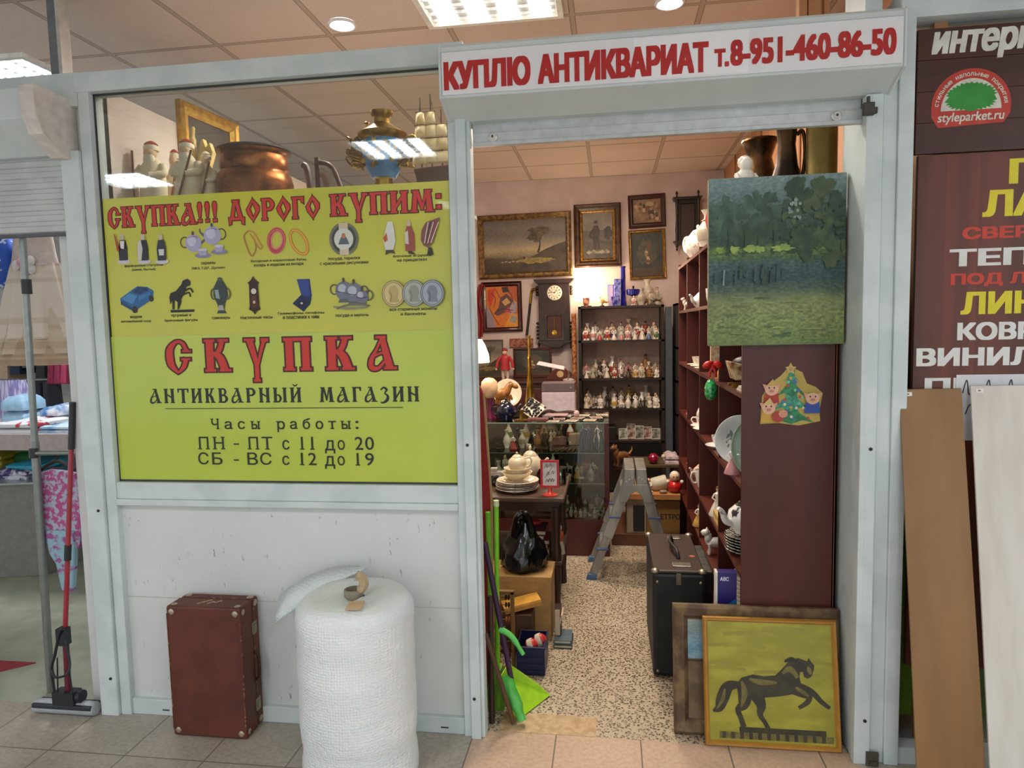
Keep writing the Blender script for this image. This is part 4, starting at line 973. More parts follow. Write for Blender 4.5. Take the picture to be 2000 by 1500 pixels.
def figure(kind, col, loc, h, label, group=None, rz=0, name=None, cat=None, zs=1., sp=0):
    if sp: h = min(h, .96*sp/WF[kind])
    nm = name or ('vase' if kind == 'vase' else 'figurine')
    key = (kind, col, nm)
    if key not in _pro:
        o = FGEN[kind](.1).build(nm, FIGMAT[col], None, smooth=50); _pro[key] = o; tag(o, label, cat or nm, group); o.location = loc; o.rotation_euler = (0, 0, rz); o.scale = (h*10, h*10, h*10*zs); return o
    c = dup(_pro[key], loc, label, rz, (h*10, h*10, h*10*zs)); c['category'] = cat or nm
    if group: c['group'] = group
    elif 'group' in c: del c['group']
    return c
# crockery
def plate_prof(r, d=.02, th=.004): return [(0, 0), (r*.6, 0), (r*.68, d*.35), (r*.97, d*.95), (r, d), (r*.98, d+th*.6), (r*.67, d*.35+th), (r*.58, th), (0, th)]
def bowl_prof(r, h): return [(0, 0), (r*.45, 0), (r*.47, h*.08), (r*.75, h*.35), (r*.95, h*.8), (r, h), (r*.94, h), (r*.7, h*.4), (r*.4, h*.14), (0, h*.12)]
def cup_mb(r, h):
    m = MB(); m.lathe([(0, 0), (r*.6, 0), (r*.6, h*.06), (r*.8, h*.3), (r*.95, h*.75), (r, h), (r*.93, h), (r*.75, h*.35), (0, h*.12)], n=20)
    return m
def handle_mb(x, z0, z1, out, r): return MB().tube(spline([(x, 0, z1), (x+out*.7, 0, z1+(z1-z0)*.05), (x+out, 0, (z0+z1)/2+.1*(z1-z0)), (x+out*.55, 0, z0+.05*(z1-z0)), (x*.92, 0, z0)], 5), r, 8)
def cup(loc, r, h, label, mat=None, rz=0, saucer=False, group=None, trim=None):
    t = thing('teacup', label, 'cup', loc, rz, group); z = .012 if saucer else 0
    b = cup_mb(r, h); b.v = [v+Vector((0, 0, z)) for v in b.v]; b.build('bowl', mat or PORC, t, smooth=45, local=True)
    hb = handle_mb(r*.9, z+h*.25, z+h*.85, r*.65, r*.1); hb.build('handle', trim or mat or PORC, t, smooth=60, local=True)
    if saucer: MB().lathe(plate_prof(r*1.7, .016, .003), n=24).build('saucer', mat or PORC, t, smooth=45, local=True)
    return t
def teapot(loc, r, label, mat, trim=None, rz=0, tall=1., cat='teapot', spout=True, name='teapot'):
    t = thing(name, label, cat, loc, rz); h = r*1.7*tall; trim = trim or mat
    MB().lathe([(0, 0), (r*.6, 0), (r*.6, h*.05), (r*.85, h*.2), (r, h*.45), (r*.92, h*.68), (r*.6, h*.86), (r*.5, h*.88)], n=24).build('body', mat, t, smooth=45, local=True)
    l = MB().lathe([(r*.56, h*.865), (r*.55, h*.9), (r*.36, h*1.0), (r*.1, h*1.05), (r*.08, h*1.08)], n=20); lid = l.build('lid', trim, t, smooth=45, local=True)
    MB().ell((0, 0, h*1.13), r*.13, r*.13, h*.08, 10, 7).build('knob', trim, lid, smooth=60, local=True)
    if spout: MB().tube(spline([(-r*.8, 0, h*.35), (-r*1.25, 0, h*.45), (-r*1.45, 0, h*.72), (-r*1.7, 0, h*.86)], 5), [r*.24-k*r*.009 for k in range(16)], 10).build('spout', mat, t, smooth=60, local=True)
    handle_mb(r*.85, h*.25, h*.78, r*.7, r*.1).build('handle', trim, t, smooth=60, local=True)
    return t
def pile(n, loc, r, label, mat, group, dz=.009, name='plate', jit=.004, d=.02):
    """n plates lying one on another, each its own thing"""
    first = None
    for k in range(n):
        lb = label % ('lowest' if k == 0 else 'topmost' if k == n-1 else ORD[k]+' from below')
        p_ = (loc[0]+R0.uniform(-jit, jit), loc[1]+R0.uniform(-jit, jit), loc[2]+k*dz)
        if first is None:
            o = MB().lathe(plate_prof(r, d), n=30).build(name, mat, None, smooth=45); o.location = p_; tag(o, lb, 'plate', group); first = o
        else: dup(first, p_, lb)
def cloth_mb(x0, x1, y0, y1, z0, h, rnd, wav=.006, n=10):
    """a folded piece of cloth"""
    m = MB(); N = n
    for layer in range(2):
        za, zb = z0+h*layer/2, z0+h*(layer+1)/2; vs = []; k0 = .004*layer
        for j in range(N+1):
            for i in range(N+1):
                u, v = i/N, j/N; e = min(u, 1-u, v, 1-v); r = min(1, e*6)
                vs.append((x0+k0+(x1-x0-2*k0)*u+rnd.uniform(-1, 1)*wav*.5, y0+k0+(y1-y0-2*k0)*v+rnd.uniform(-1, 1)*wav*.3, za+(zb-za)*(.55+.45*r)+wav*math.sin(u*9+v*5+layer)*r))
        top = [(j*(N+1)+i, j*(N+1)+i+1, (j+1)*(N+1)+i+1, (j+1)*(N+1)+i) for j in range(N) for i in range(N)]
        b0 = len(vs); ed = [i for i in range(N+1)]+[j*(N+1)+N for j in range(1, N+1)]+[N*(N+1)+i for i in range(N-1, -1, -1)]+[j*(N+1) for j in range(N-1, 0, -1)]
        vs += [(vs[i][0], vs[i][1], za) for i in ed]; L = len(ed)
        m.add(vs, top+[(ed[k], b0+k, b0+(k+1) % L, ed[(k+1) % L]) for k in range(L)])
    return m
def cloth(label, x0, x1, y0, y1, z0, h, mat, name='folded_garment', cat='clothes', seed=1, group=None): return single(name, cloth_mb(x0, x1, y0, y1, z0, h, random.Random(seed)), mat, label, cat, group, smooth=60)
def book(label, x0, x1, y0, y1, z0, z1, cover, name='book', cat='book', group=None, spine='x'):
    t = thing(name, label, cat, ((x0+x1)/2, (y0+y1)/2, z0), 0, group); c = min(.003, (z1-z0)*.2)
    m = MB().box(x0, x1, y0, y1, z0, z0+c).box(x0, x1, y0, y1, z1-c, z1).box(x0, x0+c, y0, y1, z0+c, z1-c); m.build('cover', cover, t)
    MB().box(x0+c, x1-.004, y0+.004, y1-.004, z0+c, z1-c).build('pages', C('d8ccb0', .8), t); return t
def cardbox(label, x0, x1, y0, y1, z0, z1, mat, lid=0, name='cardboard_box'):
    t = thing(name, label, 'box', ((x0+x1)/2, (y0+y1)/2, z0)); zt = z1-.004 if lid else z1
    MB().box(x0, x1, y0, y1, z0, zt).build('body', mat, t, bev=.003)
    if lid: MB().box(x0-.004, x1+.004, y0-.004, y1+.004, z1-lid, z1).build('lid', mat, t, bev=.003)
    else: MB().box(x0+(x1-x0)*.45, x0+(x1-x0)*.55, y0, y1, z1, z1+.001).build('tape', C('b99a66', .3), t)
    return t
WF = {'lady': .62, 'gentleman': .45, 'dog': 1.15, 'bird': 1.1, 'couple': .9, 'seated child': .64, 'vase': .54}
def paintmat(name, bands, dist=.06, dscale=6, alt=.5, bscale=30, stretch=(1, 1, 2.2), rough=.5):
    """painted picture: horizontal bands (height, colour, second colour) wobbled by brush strokes"""
    m, nt, bs = newmat(name); tc = nt.nodes.new('ShaderNodeTexCoord'); sp = nt.nodes.new('ShaderNodeSeparateXYZ'); nt.links.new(tc.outputs['Generated'], sp.inputs[0])
    n = noise(nt, dscale, 5, 'Generated', (1, 1, 1), .65); n2 = noise(nt, bscale, 4, 'Generated', stretch, .6); n3 = noise(nt, 3, 3, 'Generated')
    v = math_(nt, 'ADD', sp.outputs[2], math_(nt, 'MULTIPLY', math_(nt, 'SUBTRACT', n.outputs[0], .5), dist*2))
    v = math_(nt, 'ADD', v, math_(nt, 'MULTIPLY', math_(nt, 'SUBTRACT', n2.outputs[0], .5), .05))
    a = ramp(nt, v, [(p, c1) for p, c1, c2 in bands]); b = ramp(nt, v, [(p, c2) for p, c1, c2 in bands])
    k = ramp(nt, n2.outputs[0], [(.4, (0, 0, 0, 1)), (.62, (1, 1, 1, 1))]); col = mixc(nt, k.outputs[0], a.outputs[0], b.outputs[0])
    col = mixc(nt, alt*.5, col, ramp(nt, n3.outputs[0], [(.35, (.1, .1, .1, 1)), (.65, (.75, .75, .75, 1))]).outputs[0], 'OVERLAY')
    nt.links.new(col, bs.inputs['Base Color']); bs.inputs['Roughness'].default_value = rough; bump(nt, bs, n2.outputs[0], .25, .002); return m
# ------------------------------------------------------------------ the tall mahogany bookcase along the right wall
BX, BXR = .485, .815; UPR = [.15, .70, 1.38, 1.98, 2.51]; SHZ = [.06, .36, .60, .945, 1.29, 1.645, 1.95]; TOPZ = 1.968
t = thing('bookcase', 'long mahogany brown open bookcase running into the shop beside the doorway', 'bookcase', (.65, 1.33, 0))
for i, y in enumerate(UPR): box1('end_panel' if i == 0 else 'upright', MAHOG, t, BX, BXR, y, y+.018, 0, TOPZ, bev=.001)
for z in SHZ:
    s = MB()
    for a_, b_ in zip(UPR, UPR[1:]): s.box(BX, BXR-.006, a_+.0185, b_-.0005, z-.018, z)
    s.build('shelf', MAHOGX, t)
box1('back_panel', MAHOG, t, BXR-.005, BXR, .15, 2.528, 0, TOPZ)
box1('edge_strip', C('6f4a2e', .5), t, BXR, BXR+.002, .15, .152, 0, TOPZ)

# pond painting hung on its end
GS = [two('5f7f7c', '76908c', .5, 14, 5, (.6, 1, 1.6)), two('2c4434', '41594a', .5, 22, 5), two('24382c', '35503c', .5, 26, 5), two('3d5a34', '566f38', .5, 20, 5, (.4, 1, 1.8)), two('2b4247', '3d565a', .5, 16, 5, (1.4, 1, .4)), two('56733c', '7d9150', .5, 16, 5, (.3, 1, 2)), two('6b7d4e', '8e9a62', .5, 18, 5, (.25, 1, 2.4)), two('49603c', '5e7448', .5, 18, 5, (.3, 1, 2)), two('7f9a48', '9caf58', .5, 30, 4), two('7d8f8c', '93a19c', .5, 20, 4), two('333f2e', '4a5638', .5, 26, 5)]
t = thing('painting', 'unframed green oil painting of trees round a pond hung on the bookcase end', 'painting', (.594, .147, 1.471))
MB().box(.358, .83, .118, .147, 1.471, 2.073).build('canvas', two('8d8a6c', '6d6c50', .8, 40), t, bev=.004)
A = Art((.358, .118, 1.471), (1, 0, 0), (0, 0, 1), .472, .602); A.eps = .00035; rnd = random.Random(11)
PND = paintmat('pond_painting', [(0, '5d7242', '75884b'), (.14, '5f7148', '96a560'), (.27, '707a54', '8a9860'), (.32, '3a4f42', '5d7154'), (.4, '294043', '405b60'), (.49, '304847', '4e6b6a'), (.52, '3b5738', '4e6c41'), (.57, '415f3c', '859e50'), (.61, '273c31', '3b5839'), (.72, '2c4134', '435d4c'), (.82, '365042', '526c5b'), (.87, '56706c', '74898a'), (1.0, '6c8a89', '889f9c')], .055, 5, .35)
A.rect(.003, .997, .003, .997, PND); A.up()
TR = [two('293f31', '415c48', .5, 26, 5, lo=.35, hi=.65), two('344d3d', '516b58', .5, 24, 5, lo=.35, hi=.65), two('24382b', '3b5236', .5, 26, 5, lo=.35, hi=.65), two('3d5033', '526340', .5, 26, 5, lo=.35, hi=.65)]
def crown(x, y, rx, ry, g, n=26, s_=.035):
    for k in range(n):
        a_, q = rnd.random()*2*PI, math.sqrt(rnd.random()); px, py = x+rx*q*math.cos(a_), y+ry*q*math.sin(a_)
        if .02 < px < .98 and .02 < py < .98: A.poly(blobpts(max(.03, min(.97, px)), max(.03, min(.97, py)), s_*(.5+.6*rnd.random()), s_*(.5+.6*rnd.random()), rnd, .35, 11) if .05 < px < .95 and .05 < py < .95 else blobpts(max(.02, min(.98, px)), max(.02, min(.98, py)), .016, .016, rnd, .2, 8), TR[g])
for (x, y, rx, ry, g) in ((.12, .76, .1, .12, 1), (.33, .8, .15, .11, 1), (.48, .76, .13, .12, 0), (.24, .7, .14, .1, 0), (.4, .66, .2, .06, 2), (.72, .88, .12, .08, 2), (.82, .93, .06, .04, 3), (.64, .95, .07, .03, 2), (.72, .7, .2, .17, 3), (.92, .74, .07, .15, 0), (.86, .6, .12, .15, 3), (.7, .6, .1, .1, 2)): crown(x, y, rx, ry, g)
A.up()
for k in range(16): A.poly(blobpts(.6+.1*(rnd.random()-.3), .8+.12*(rnd.random()-.5), .012, .01, rnd, .4, 8), GS[9])
A.up()
for x in (.15, .27, .48): A.stroke([(x-.01, .54), (x+.005, .62), (x-.004, .7)], [.022, .014, .01], TR[2])
for (x, w) in ((.19, .04), (.31, .05), (.37, .04), (.54, .07), (.08, .03)): A.poly(blobpts(x, .575, w, .02, rnd, .4), GS[8])
A.up()
for k in range(22): x = .05+.5*rnd.random(); A.stroke([(x, .36+.06*rnd.random()), (x+.006, .42+.07*rnd.random())], .012+.02*rnd.random(), GS[rnd.choice((2, 4, 4, 9 if k < 3 else 4))])
A.up()
for k in range(30): y = .03+.27*rnd.random(); x = rnd.random()*.75+.04; w = .04+.1*rnd.random(); A.stroke([(x, y), (x+w*.5, y+.005*(rnd.random()-.5)), (x+w, y)], .004+.007*rnd.random(), GS[rnd.choice((5, 6, 6, 7, 3, 8 if k % 4 == 0 else 7))])
A.build('painted_scene', t)
# christmas sticker
t = thing('sticker', 'paper cutout of decorated christmas tree with piglets stuck on the bookcase end', 'sticker', P(1545, 830, 'y', .1495))
A = Art(P(1485, 832, 'y', .1495), (1, 0, 0), (0, 0, 1)); A.eps = .0006; o = A.o.copy()
k_ = (P(1605, 832, 'y', .1495).x-o.x)/120
A.T = lambda q: ((q[0]-1485)*k_, (832-q[1])*k_)
A.poly([(1484, 828), (1486, 795), (1488, 770), (1500, 750), (1512, 738), (1525, 728), (1538, 712), (1543, 702), (1550, 714), (1566, 722), (1575, 745), (1592, 752), (1606, 765), (1600, 800), (1602, 822), (1560, 831), (1520, 826)], 'b9a24c'); A.up()
GR = [two('1f6a45', '2e8a58', .35, 60), two('2a7f60', '47a07c', .35, 70)]
for i, (w, y0, y1) in enumerate(((46, 826, 784), (38, 800, 752), (28, 770, 728), (16, 742, 716))): A.poly([(1545-w, y0), (1545-w*.5, y0-6), (1545, y0+2), (1545+w*.5, y0-6), (1545+w, y0), (1545+w*.35, (y0+y1)/2), (1545+6, y1), (1545-6, y1), (1545-w*.35, (y0+y1)/2)], GR[i % 2]); A.up()
rnd = random.Random(2)
for k in range(22): y = 725+95*rnd.random(); x = 1545+(y-715)*.36*(rnd.random()*2-1); A.ell(x, y, 3, 3, rnd.choice(['b8483a', 'c9a23c', 'd9d4c4', '4a72b0', '7ac0a8']), 10)
A.up(); A.poly([(1543+12*math.cos(PI/2+PI*k/5)*(1 if k % 2 == 0 else .48), 715-13*math.sin(PI/2+PI*k/5)*(1 if k % 2 == 0 else .48)) for k in range(10)], 'c9ae5a'); A.ell(1543, 715, 4, 4, 'b98a5a'); A.up()
for (x, y, body, hat) in ((1506, 757, 'a8322a', 'c2a050'), (1500, 795, 'c29a3a', 'c9b070'), (1585, 775, '2f4fa0', None)):
    A.poly([(x-16, y+30), (x-13, y+8), (x+13, y+8), (x+15, y+30)], body); A.up()
    for s in (-1, 1): A.poly([(x+s*7, y-9), (x+s*18, y-12), (x+s*13, y+1)], 'd39a7e')
    A.up(); A.ell(x, y, 13, 12, 'dcae90'); A.up(); A.ell(x, y+3, 5, 4, 'cf8f76'); A.up()
    for s in (-1, 1): A.ell(x+s*5, y-4, 1.6, 2, '2a1c18', 8); A.ell(x+s*1.8, y+3, .9, 1.2, '7a4034', 8)
    if hat: A.poly([(x-11, y-8), (x+2, y-22), (x+10, y-8)], hat)
    A.up()
A.ell(1518, 812, 12, 11, 'a83a30'); A.ell(1528, 806, 9, 8, 'd09078'); A.up()
A.build('print', t)

# jugs and the brass cylinder on top of the bookcase
def jug(label, px, py_b, y, prof_px, mat, hand=True, name='jug'):
    b = P(px, py_b, 'y', y); k = (P(px+1, py_b, 'y', y).x-b.x); z = TOPZ+.0005
    t = thing(name, label, name, (b.x, y, z)); pr = [(r*k, h*k) for r, h in prof_px]
    MB().lathe(pr, n=28).build('body', mat, t, smooth=50, local=True); return t, k
hb = 38  # hidden foot below the painting's top edge
t, k = jug('dark copper jug with wide flat rim left on top of the bookcase', 1484, 345, .6, [(0, 0), (24, 0), (28, 6), (36, 42), (36, 76), (28, 112), (23, 132), (31, 158), (37, 164), (36, 168), (28, 158), (21, 132), (0, 130)], two('3a2a1a', '6a4a28', .35, 9, 4, metal=.8))
t, k = jug('tall dark bronze pitcher in the middle on top of the bookcase', 1536, 345, .36, [(0, 0), (30, 0), (34, 6), (40, 30), (34, 60), (22, 98), (17, 140), (20, 172), (24, 184), (20, 184), (15, 140), (0, 98)], two('241a12', '4a3620', .35, 8, 4, metal=.8))
handle_mb(20*k, 60*k, 160*k, 16*k, 4*k).build('handle', two('241a12', '4a3620', .35, 8, 4, metal=.8), t, smooth=60, local=True)
t, k = jug('olive brass shell shaped cylinder at the right on top of the bookcase', 1604, 345, .30, [(0, 0), (33, 0), (33, 6), (30, 10), (30, 185), (32, 188), (28, 188), (28, 10), (0, 10)], two('6a5a2a', '7d6a34', .45, 6, 3, metal=.6), name='brass_cylinder')
figure('seated child', 'x', (.52, .3, TOPZ), .22, 'small white flower figurine peeking over the top left of the green painting', rz=.3)

# ---- crockery on the bookcase shelves
def onshelf(px, zi, x=.53): p = P(px, 700, 'x', x); return (x, p.y, SHZ[zi]+.0005)
Z = SHZ
FLOR = two('e6ded2', 'b4584a', .25, 34, 3, lo=.56, hi=.66)
figure('vase', 'r', (.57, 1.18, TOPZ), .3, 'tall white vase with red flowers on top of the bookcase by the painting edge')
o = figure('vase', 'o', (.55, 1.55, TOPZ), .22, 'clear grey cut vase on top of the bookcase, in the middle of three')
t = teapot((.56, 2.05, TOPZ), .085, 'white pitcher with red flowers on top of the bookcase far end', FLOR, PORC, rz=2.2, tall=1.2, name='pitcher', cat='pitcher')
figure('bird', 'n', (.57, 1.36, TOPZ), .17, 'brown bird figurine on top of the bookcase between two vases')
teapot((.545, 1.75, Z[5]), .055, 'small white teapot on the second highest bookcase shelf', PORC, rz=.6)
cup((.54, 1.22, Z[5]), .045, .09, 'white mug on the second highest bookcase shelf by the painting edge', PORC, rz=2)
figure('dog', 'o', (.53, 2.3, Z[5]), .09, 'small cream animal figurine at the far end of the second highest bookcase shelf')
# shelf 1.29
SIL = two('8a8478', '3c352c', .3, 30, 4, metal=.7)
t = thing('sleigh', 'gilt toy sleigh with dark seat on the bookcase shelf under the painting', 'ornament', (.6, .42, Z[4]))
for y in (.36, .46): MB().tube(spline([(.485, y, Z[4]+.012), (.56, y, Z[4]+.008), (.63, y, Z[4]+.012), (.665, y, Z[4]+.05), (.63, y, Z[4]+.07)], 5), .007, 7).build('runner', GOLD, t, smooth=60)
MB().hexa([(.495, .35, Z[4]+.035), (.61, .35, Z[4]+.035), (.61, .47, Z[4]+.035), (.495, .47, Z[4]+.035), (.475, .34, Z[4]+.11), (.64, .34, Z[4]+.075), (.64, .48, Z[4]+.075), (.475, .48, Z[4]+.11)]).build('body', two('7a4a22', 'c9b48a', .4, 30), t, bev=.004)
MB().ell((.55, .41, Z[4]+.1), .06, .05, .03).build('cushion', BLACKM, t, smooth=60)
for i, (y, c) in enumerate(((.55, 'b9b0a0'), (.58, 'a89c88'), (.6, 'cfc8ba'))): single('magazine', MB().box(.5, .74, y-.16, y+.06, Z[4]+.001+i*.006-.0, Z[4]+.0065+i*.006) if False else MB().box(.495+i*.004, .6+i*.01, .19+i*.01, .33-i*.004, Z[4]+.0005+i*.006, Z[4]+.006+i*.006), C(c, .5), ['lowest grey magazine under the toy sleigh on the bookcase', 'middle magazine of three under the toy sleigh on the bookcase', 'topmost pale magazine of three beside the toy sleigh'][i], 'magazine', 'magazines beside the toy sleigh')
figure('lady', 'y', (.54, .9, Z[4]), .14, 'ochre lady figurine on the bookcase shelf behind the hanging green bauble')
for i, y in enumerate((1.5, 1.7, 1.86)): cup((.54, y, Z[4]), .04, .05, ['pale teacup nearest the door on the chest high bookcase shelf', 'pale teacup in the middle of the chest high bookcase shelf', 'pale teacup farthest along the chest high bookcase shelf'][i], PORC2, rz=i, saucer=True)
figure('vase', 'y', (.56, 2.2, Z[4]), .12, 'small ochre vase at the far end of the chest high bookcase shelf')
# shelf .945
t = thing('platter', 'large white platter with grey leaf sprig leaning on the bookcase shelf', 'plate', (.6, .48, Z[3]))
r_ = .108; ang = 1.25; pc = P(1444, 856, 'y', .5)
M_ = Matrix.Translation((pc.x+.012, .52, Z[3]+.108)) @ Matrix.Rotation(-.35, 4, 'Z') @ Matrix.Rotation(ang, 4, 'X')
m = MB(); m.M = M_; m.lathe(plate_prof(r_, .022), n=40); m.build('dish', C('d5dada', .2, var=.03, coat=.5), t, smooth=45)
R3 = M_.to_3x3(); A = Art(M_ @ Vector((-.03, 0, .004)), R3 @ Vector((1, 0, 0)), R3 @ Vector((0, 1, 0)), .75, .75); A.eps = .0012
for (x, y, rr_, ro) in ((-.04, .02, .028, .6), (-.015, .035, .024, 1.9), (.0, .0, .026, 2.6), (-.05, -.015, .018, .1), (.02, .02, .02, .9), (-.03, -.035, .014, 1.2)): A.ell(x, y, rr_, rr_*.38, '5c6166', 14, ro)
A.stroke([(-.07, -.05), (-.03, 0), (.03, .04)], .003, '6c6a60'); A.build('leaf_sprig', t)
m = MB(); m.M = Matrix.Translation((.56, .28, Z[3]+.13)) @ Matrix.Rotation(-.5, 4, 'Z') @ Matrix.Rotation(1.35, 4, 'X'); m.lathe([(0, 0), (.9, 0), (1, .12), (.96, .14), (.86, .03), (0, .03)], n=32, sx=.085, sy=.128); m.v = [v for v in m.v]
M2 = Matrix.Translation((.575, .245, Z[3]+.128)) @ Matrix.Rotation(-.6, 4, 'Z') @ Matrix.Rotation(1.42, 4, 'X')
m = MB(); m.M = M2; m.lathe([(0, 0), (.105, 0), (.118, .012), (.113, .014), (.1, .004), (0, .004)], n=32, sy=1.08); single('dish', m, C('7f967f', .3, var=.05, coat=.4), 'sage green oval dish standing upright next to the bookcase end panel', 'plate', smooth=45)
figure('lady', 'p', (.49, .36, Z[3]), .12, 'pale pink lady figurine before the large leaf sprig platter')
cup((.53, .95, Z[3]), .042, .05, 'white teacup on a saucer behind the large platter', PORC, rz=1, saucer=True)
figure('bird', 'w', (.55, .85, Z[3]), .12, 'white bird figurine behind the large platter on the bookcase')
for i, y in enumerate((1.5, 1.62)): cup((.535, y, Z[3]+.0), .042, .055, ['white teacup nearer the door on the waist high bookcase shelf', 'white teacup farther along the waist high bookcase shelf'][i], PORC, rz=2+i, saucer=True)
figure('vase', 'w', (.56, 1.8, Z[3]), .15, 'white vase in the third bay of the waist high bookcase shelf')
figure('couple', 'p', (.56, 2.2, Z[3]), .12, 'pale couple figurine at the far end of the waist high bookcase shelf')
# shelf .60
pile(6, (.57, .42, Z[2]), .1, 'dark rimmed plate under the white jug, %s', two('d8d2c4', '2c2826', .25, 90, 1, (1, 1, 9), .45, .5), 'plates under the black and white jug', .012)
BW = two('e6e4de', '20232a', .2, 13, 2, lo=.56, hi=.6)
teapot((.555, .42, Z[2]+.085), .078, 'white jug with black flowers standing on the stack of dark rimmed plates', BW, C('26282c', .25), rz=.4, name='coffee_pot', cat='jug')
figure('lady', 'w', (.525, .98, Z[2]), .15, 'white statuette in the second bay of the knee high bookcase shelf')
for i, (z0, c) in enumerate(((0, 'c9b070'), (.022, 'b89a58'))): book('%s yellowed folder on the knee high bookcase shelf' % ('lower' if i == 0 else 'upper'), .495, .62, .75, .93, Z[2]+.0005+z0, Z[2]+.021+z0, C(c, .6))
cup((.53, 1.6, Z[2]), .045, .1, 'tall white mug with large handle in the third bay of the bookcase', PORC, rz=3.4)
teapot((.55, 1.82, Z[2]), .05, 'small pinkish teapot beside the tall white mug', C('d8b8a8', .25), rz=.5)
figure('seated child', 'w', (.55, 2.25, Z[2]), .13, 'white seated figurine at the far end of the knee high bookcase shelf')
# shelf .36
first = None
for k in range(8):
    p_ = (.565, .36, Z[1]+.0005+k*.017)
    lb = 'white fluted bowl beside the blue box, %s' % ('lowest of the stack' if k == 0 else 'topmost of the stack' if k == 7 else ORD[k]+' from below')
    if first is None: first = MB().lathe(bowl_prof(.08, .05), n=24).build('bowl', PORC, None, smooth=45); first.location = p_; tag(first, lb, 'bowl', 'fluted bowls beside the blue box')
    else: dup(first, p_, lb)
t = thing('cardboard_box', 'tall dark blue and teal printed box standing before the bookcase', 'box', (.44, .22, 0))
x0, x1, z0, z1 = .415, .53, .38, .62
MB().box(.4065, .478, .2, .24, .0005, .59).build('body', C('2a1f66', .35, var=.05), t, bev=.002)
A = Art((.407, .2, .36), (1, 0, 0), (0, 0, 1), .82, 1.06); A.poly([(0, .03), (.087, .09), (.087, .12), (0, .075)], C('1f6f9a', .35)); A.poly([(0, 0), (.087, 0), (.087, .09), (0, .03)], C('15849a', .35)); A.up(); A.text('АВС', .01, .05, .185, .2, C('d8dce8', .4), bold=.03)
A.build('print', t)
MB().box(.398, .406, .2, .24, .0005, .59).build('white_edge', C('d9d4c6', .5), t)
o = MB().lathe(bowl_prof(.075, .045), n=24).build('bowl', PORC, None, smooth=45); o.location = (.62, .235, Z[1]+.0005); o.scale = (.55, .55, .8); o.location = (.515, .235, Z[1]+.0005); tag(o, 'small white bowl in front of the fluted bowl stack', 'bowl')
for i, (y, c) in enumerate(((.8, 'p'), (1.1, 'w'), (1.6, 'y'), (2.1, 'o'))): figure(['vase', 'dog', 'couple', 'vase'][i], c, (.54, y, Z[1]), .14, ['pink banded vase in the second bay of the low bookcase shelf', 'white dog figurine in the second bay of the low bookcase shelf', 'ochre couple figurine in the third bay of the low bookcase shelf', 'grey vase in the last bay of the low bookcase shelf'][i])
# hanging bauble with bow
t = thing('christmas_bauble', 'glittering green glass bauble with red bow hung on a bookcase upright', 'bauble', P(1388, 795, 'y', .67))
MB().lathe([(0, -.045), (.018, -.04), (.026, -.02), (.027, .01), (.02, .035), (.006, .05), (0, .052)], P(1388, 762, 'y', .66), 18).build('drop', two('0f7a34', '3fc070', .15, 60, 3, coat=1), t, smooth=60)
bp = P(1392, 715, 'y', .66); m = MB()
for s in (-1, 1): m.ell(bp+Vector((s*.022, 0, .006)), .024, .014, .016, 10, 6, Matrix.Rotation(s*.5, 3, 'Y')); m.tube([bp, bp+Vector((s*.012, -.004, -.025)), bp+Vector((s*.014, 0, -.05))], [.008, .007, .006], 6)
m.ell(bp, .01, .01, .01, 8, 6); m.build('bow', C('c4221c', .35), t, smooth=60)
MB().tube([bp, P(1388, 745, 'y', .66)], .0012, 5).tube([bp, bp+Vector((.002, .03, .03))], .0012, 5).build('thread', GOLD, t)
m = MB(); tp = P(1396, 690, 'y', .675); m.prism([(tp.x-.018, tp.z-.035), (tp.x+.018, tp.z-.035), (tp.x+.018, tp.z+.05), (tp.x-.018, tp.z+.05)], .66, .69); single('lace_ribbon', m, two('d8c0a0', 'b8946a', .7, 60), 'pale lace strip hanging above the green bauble', 'ribbon')
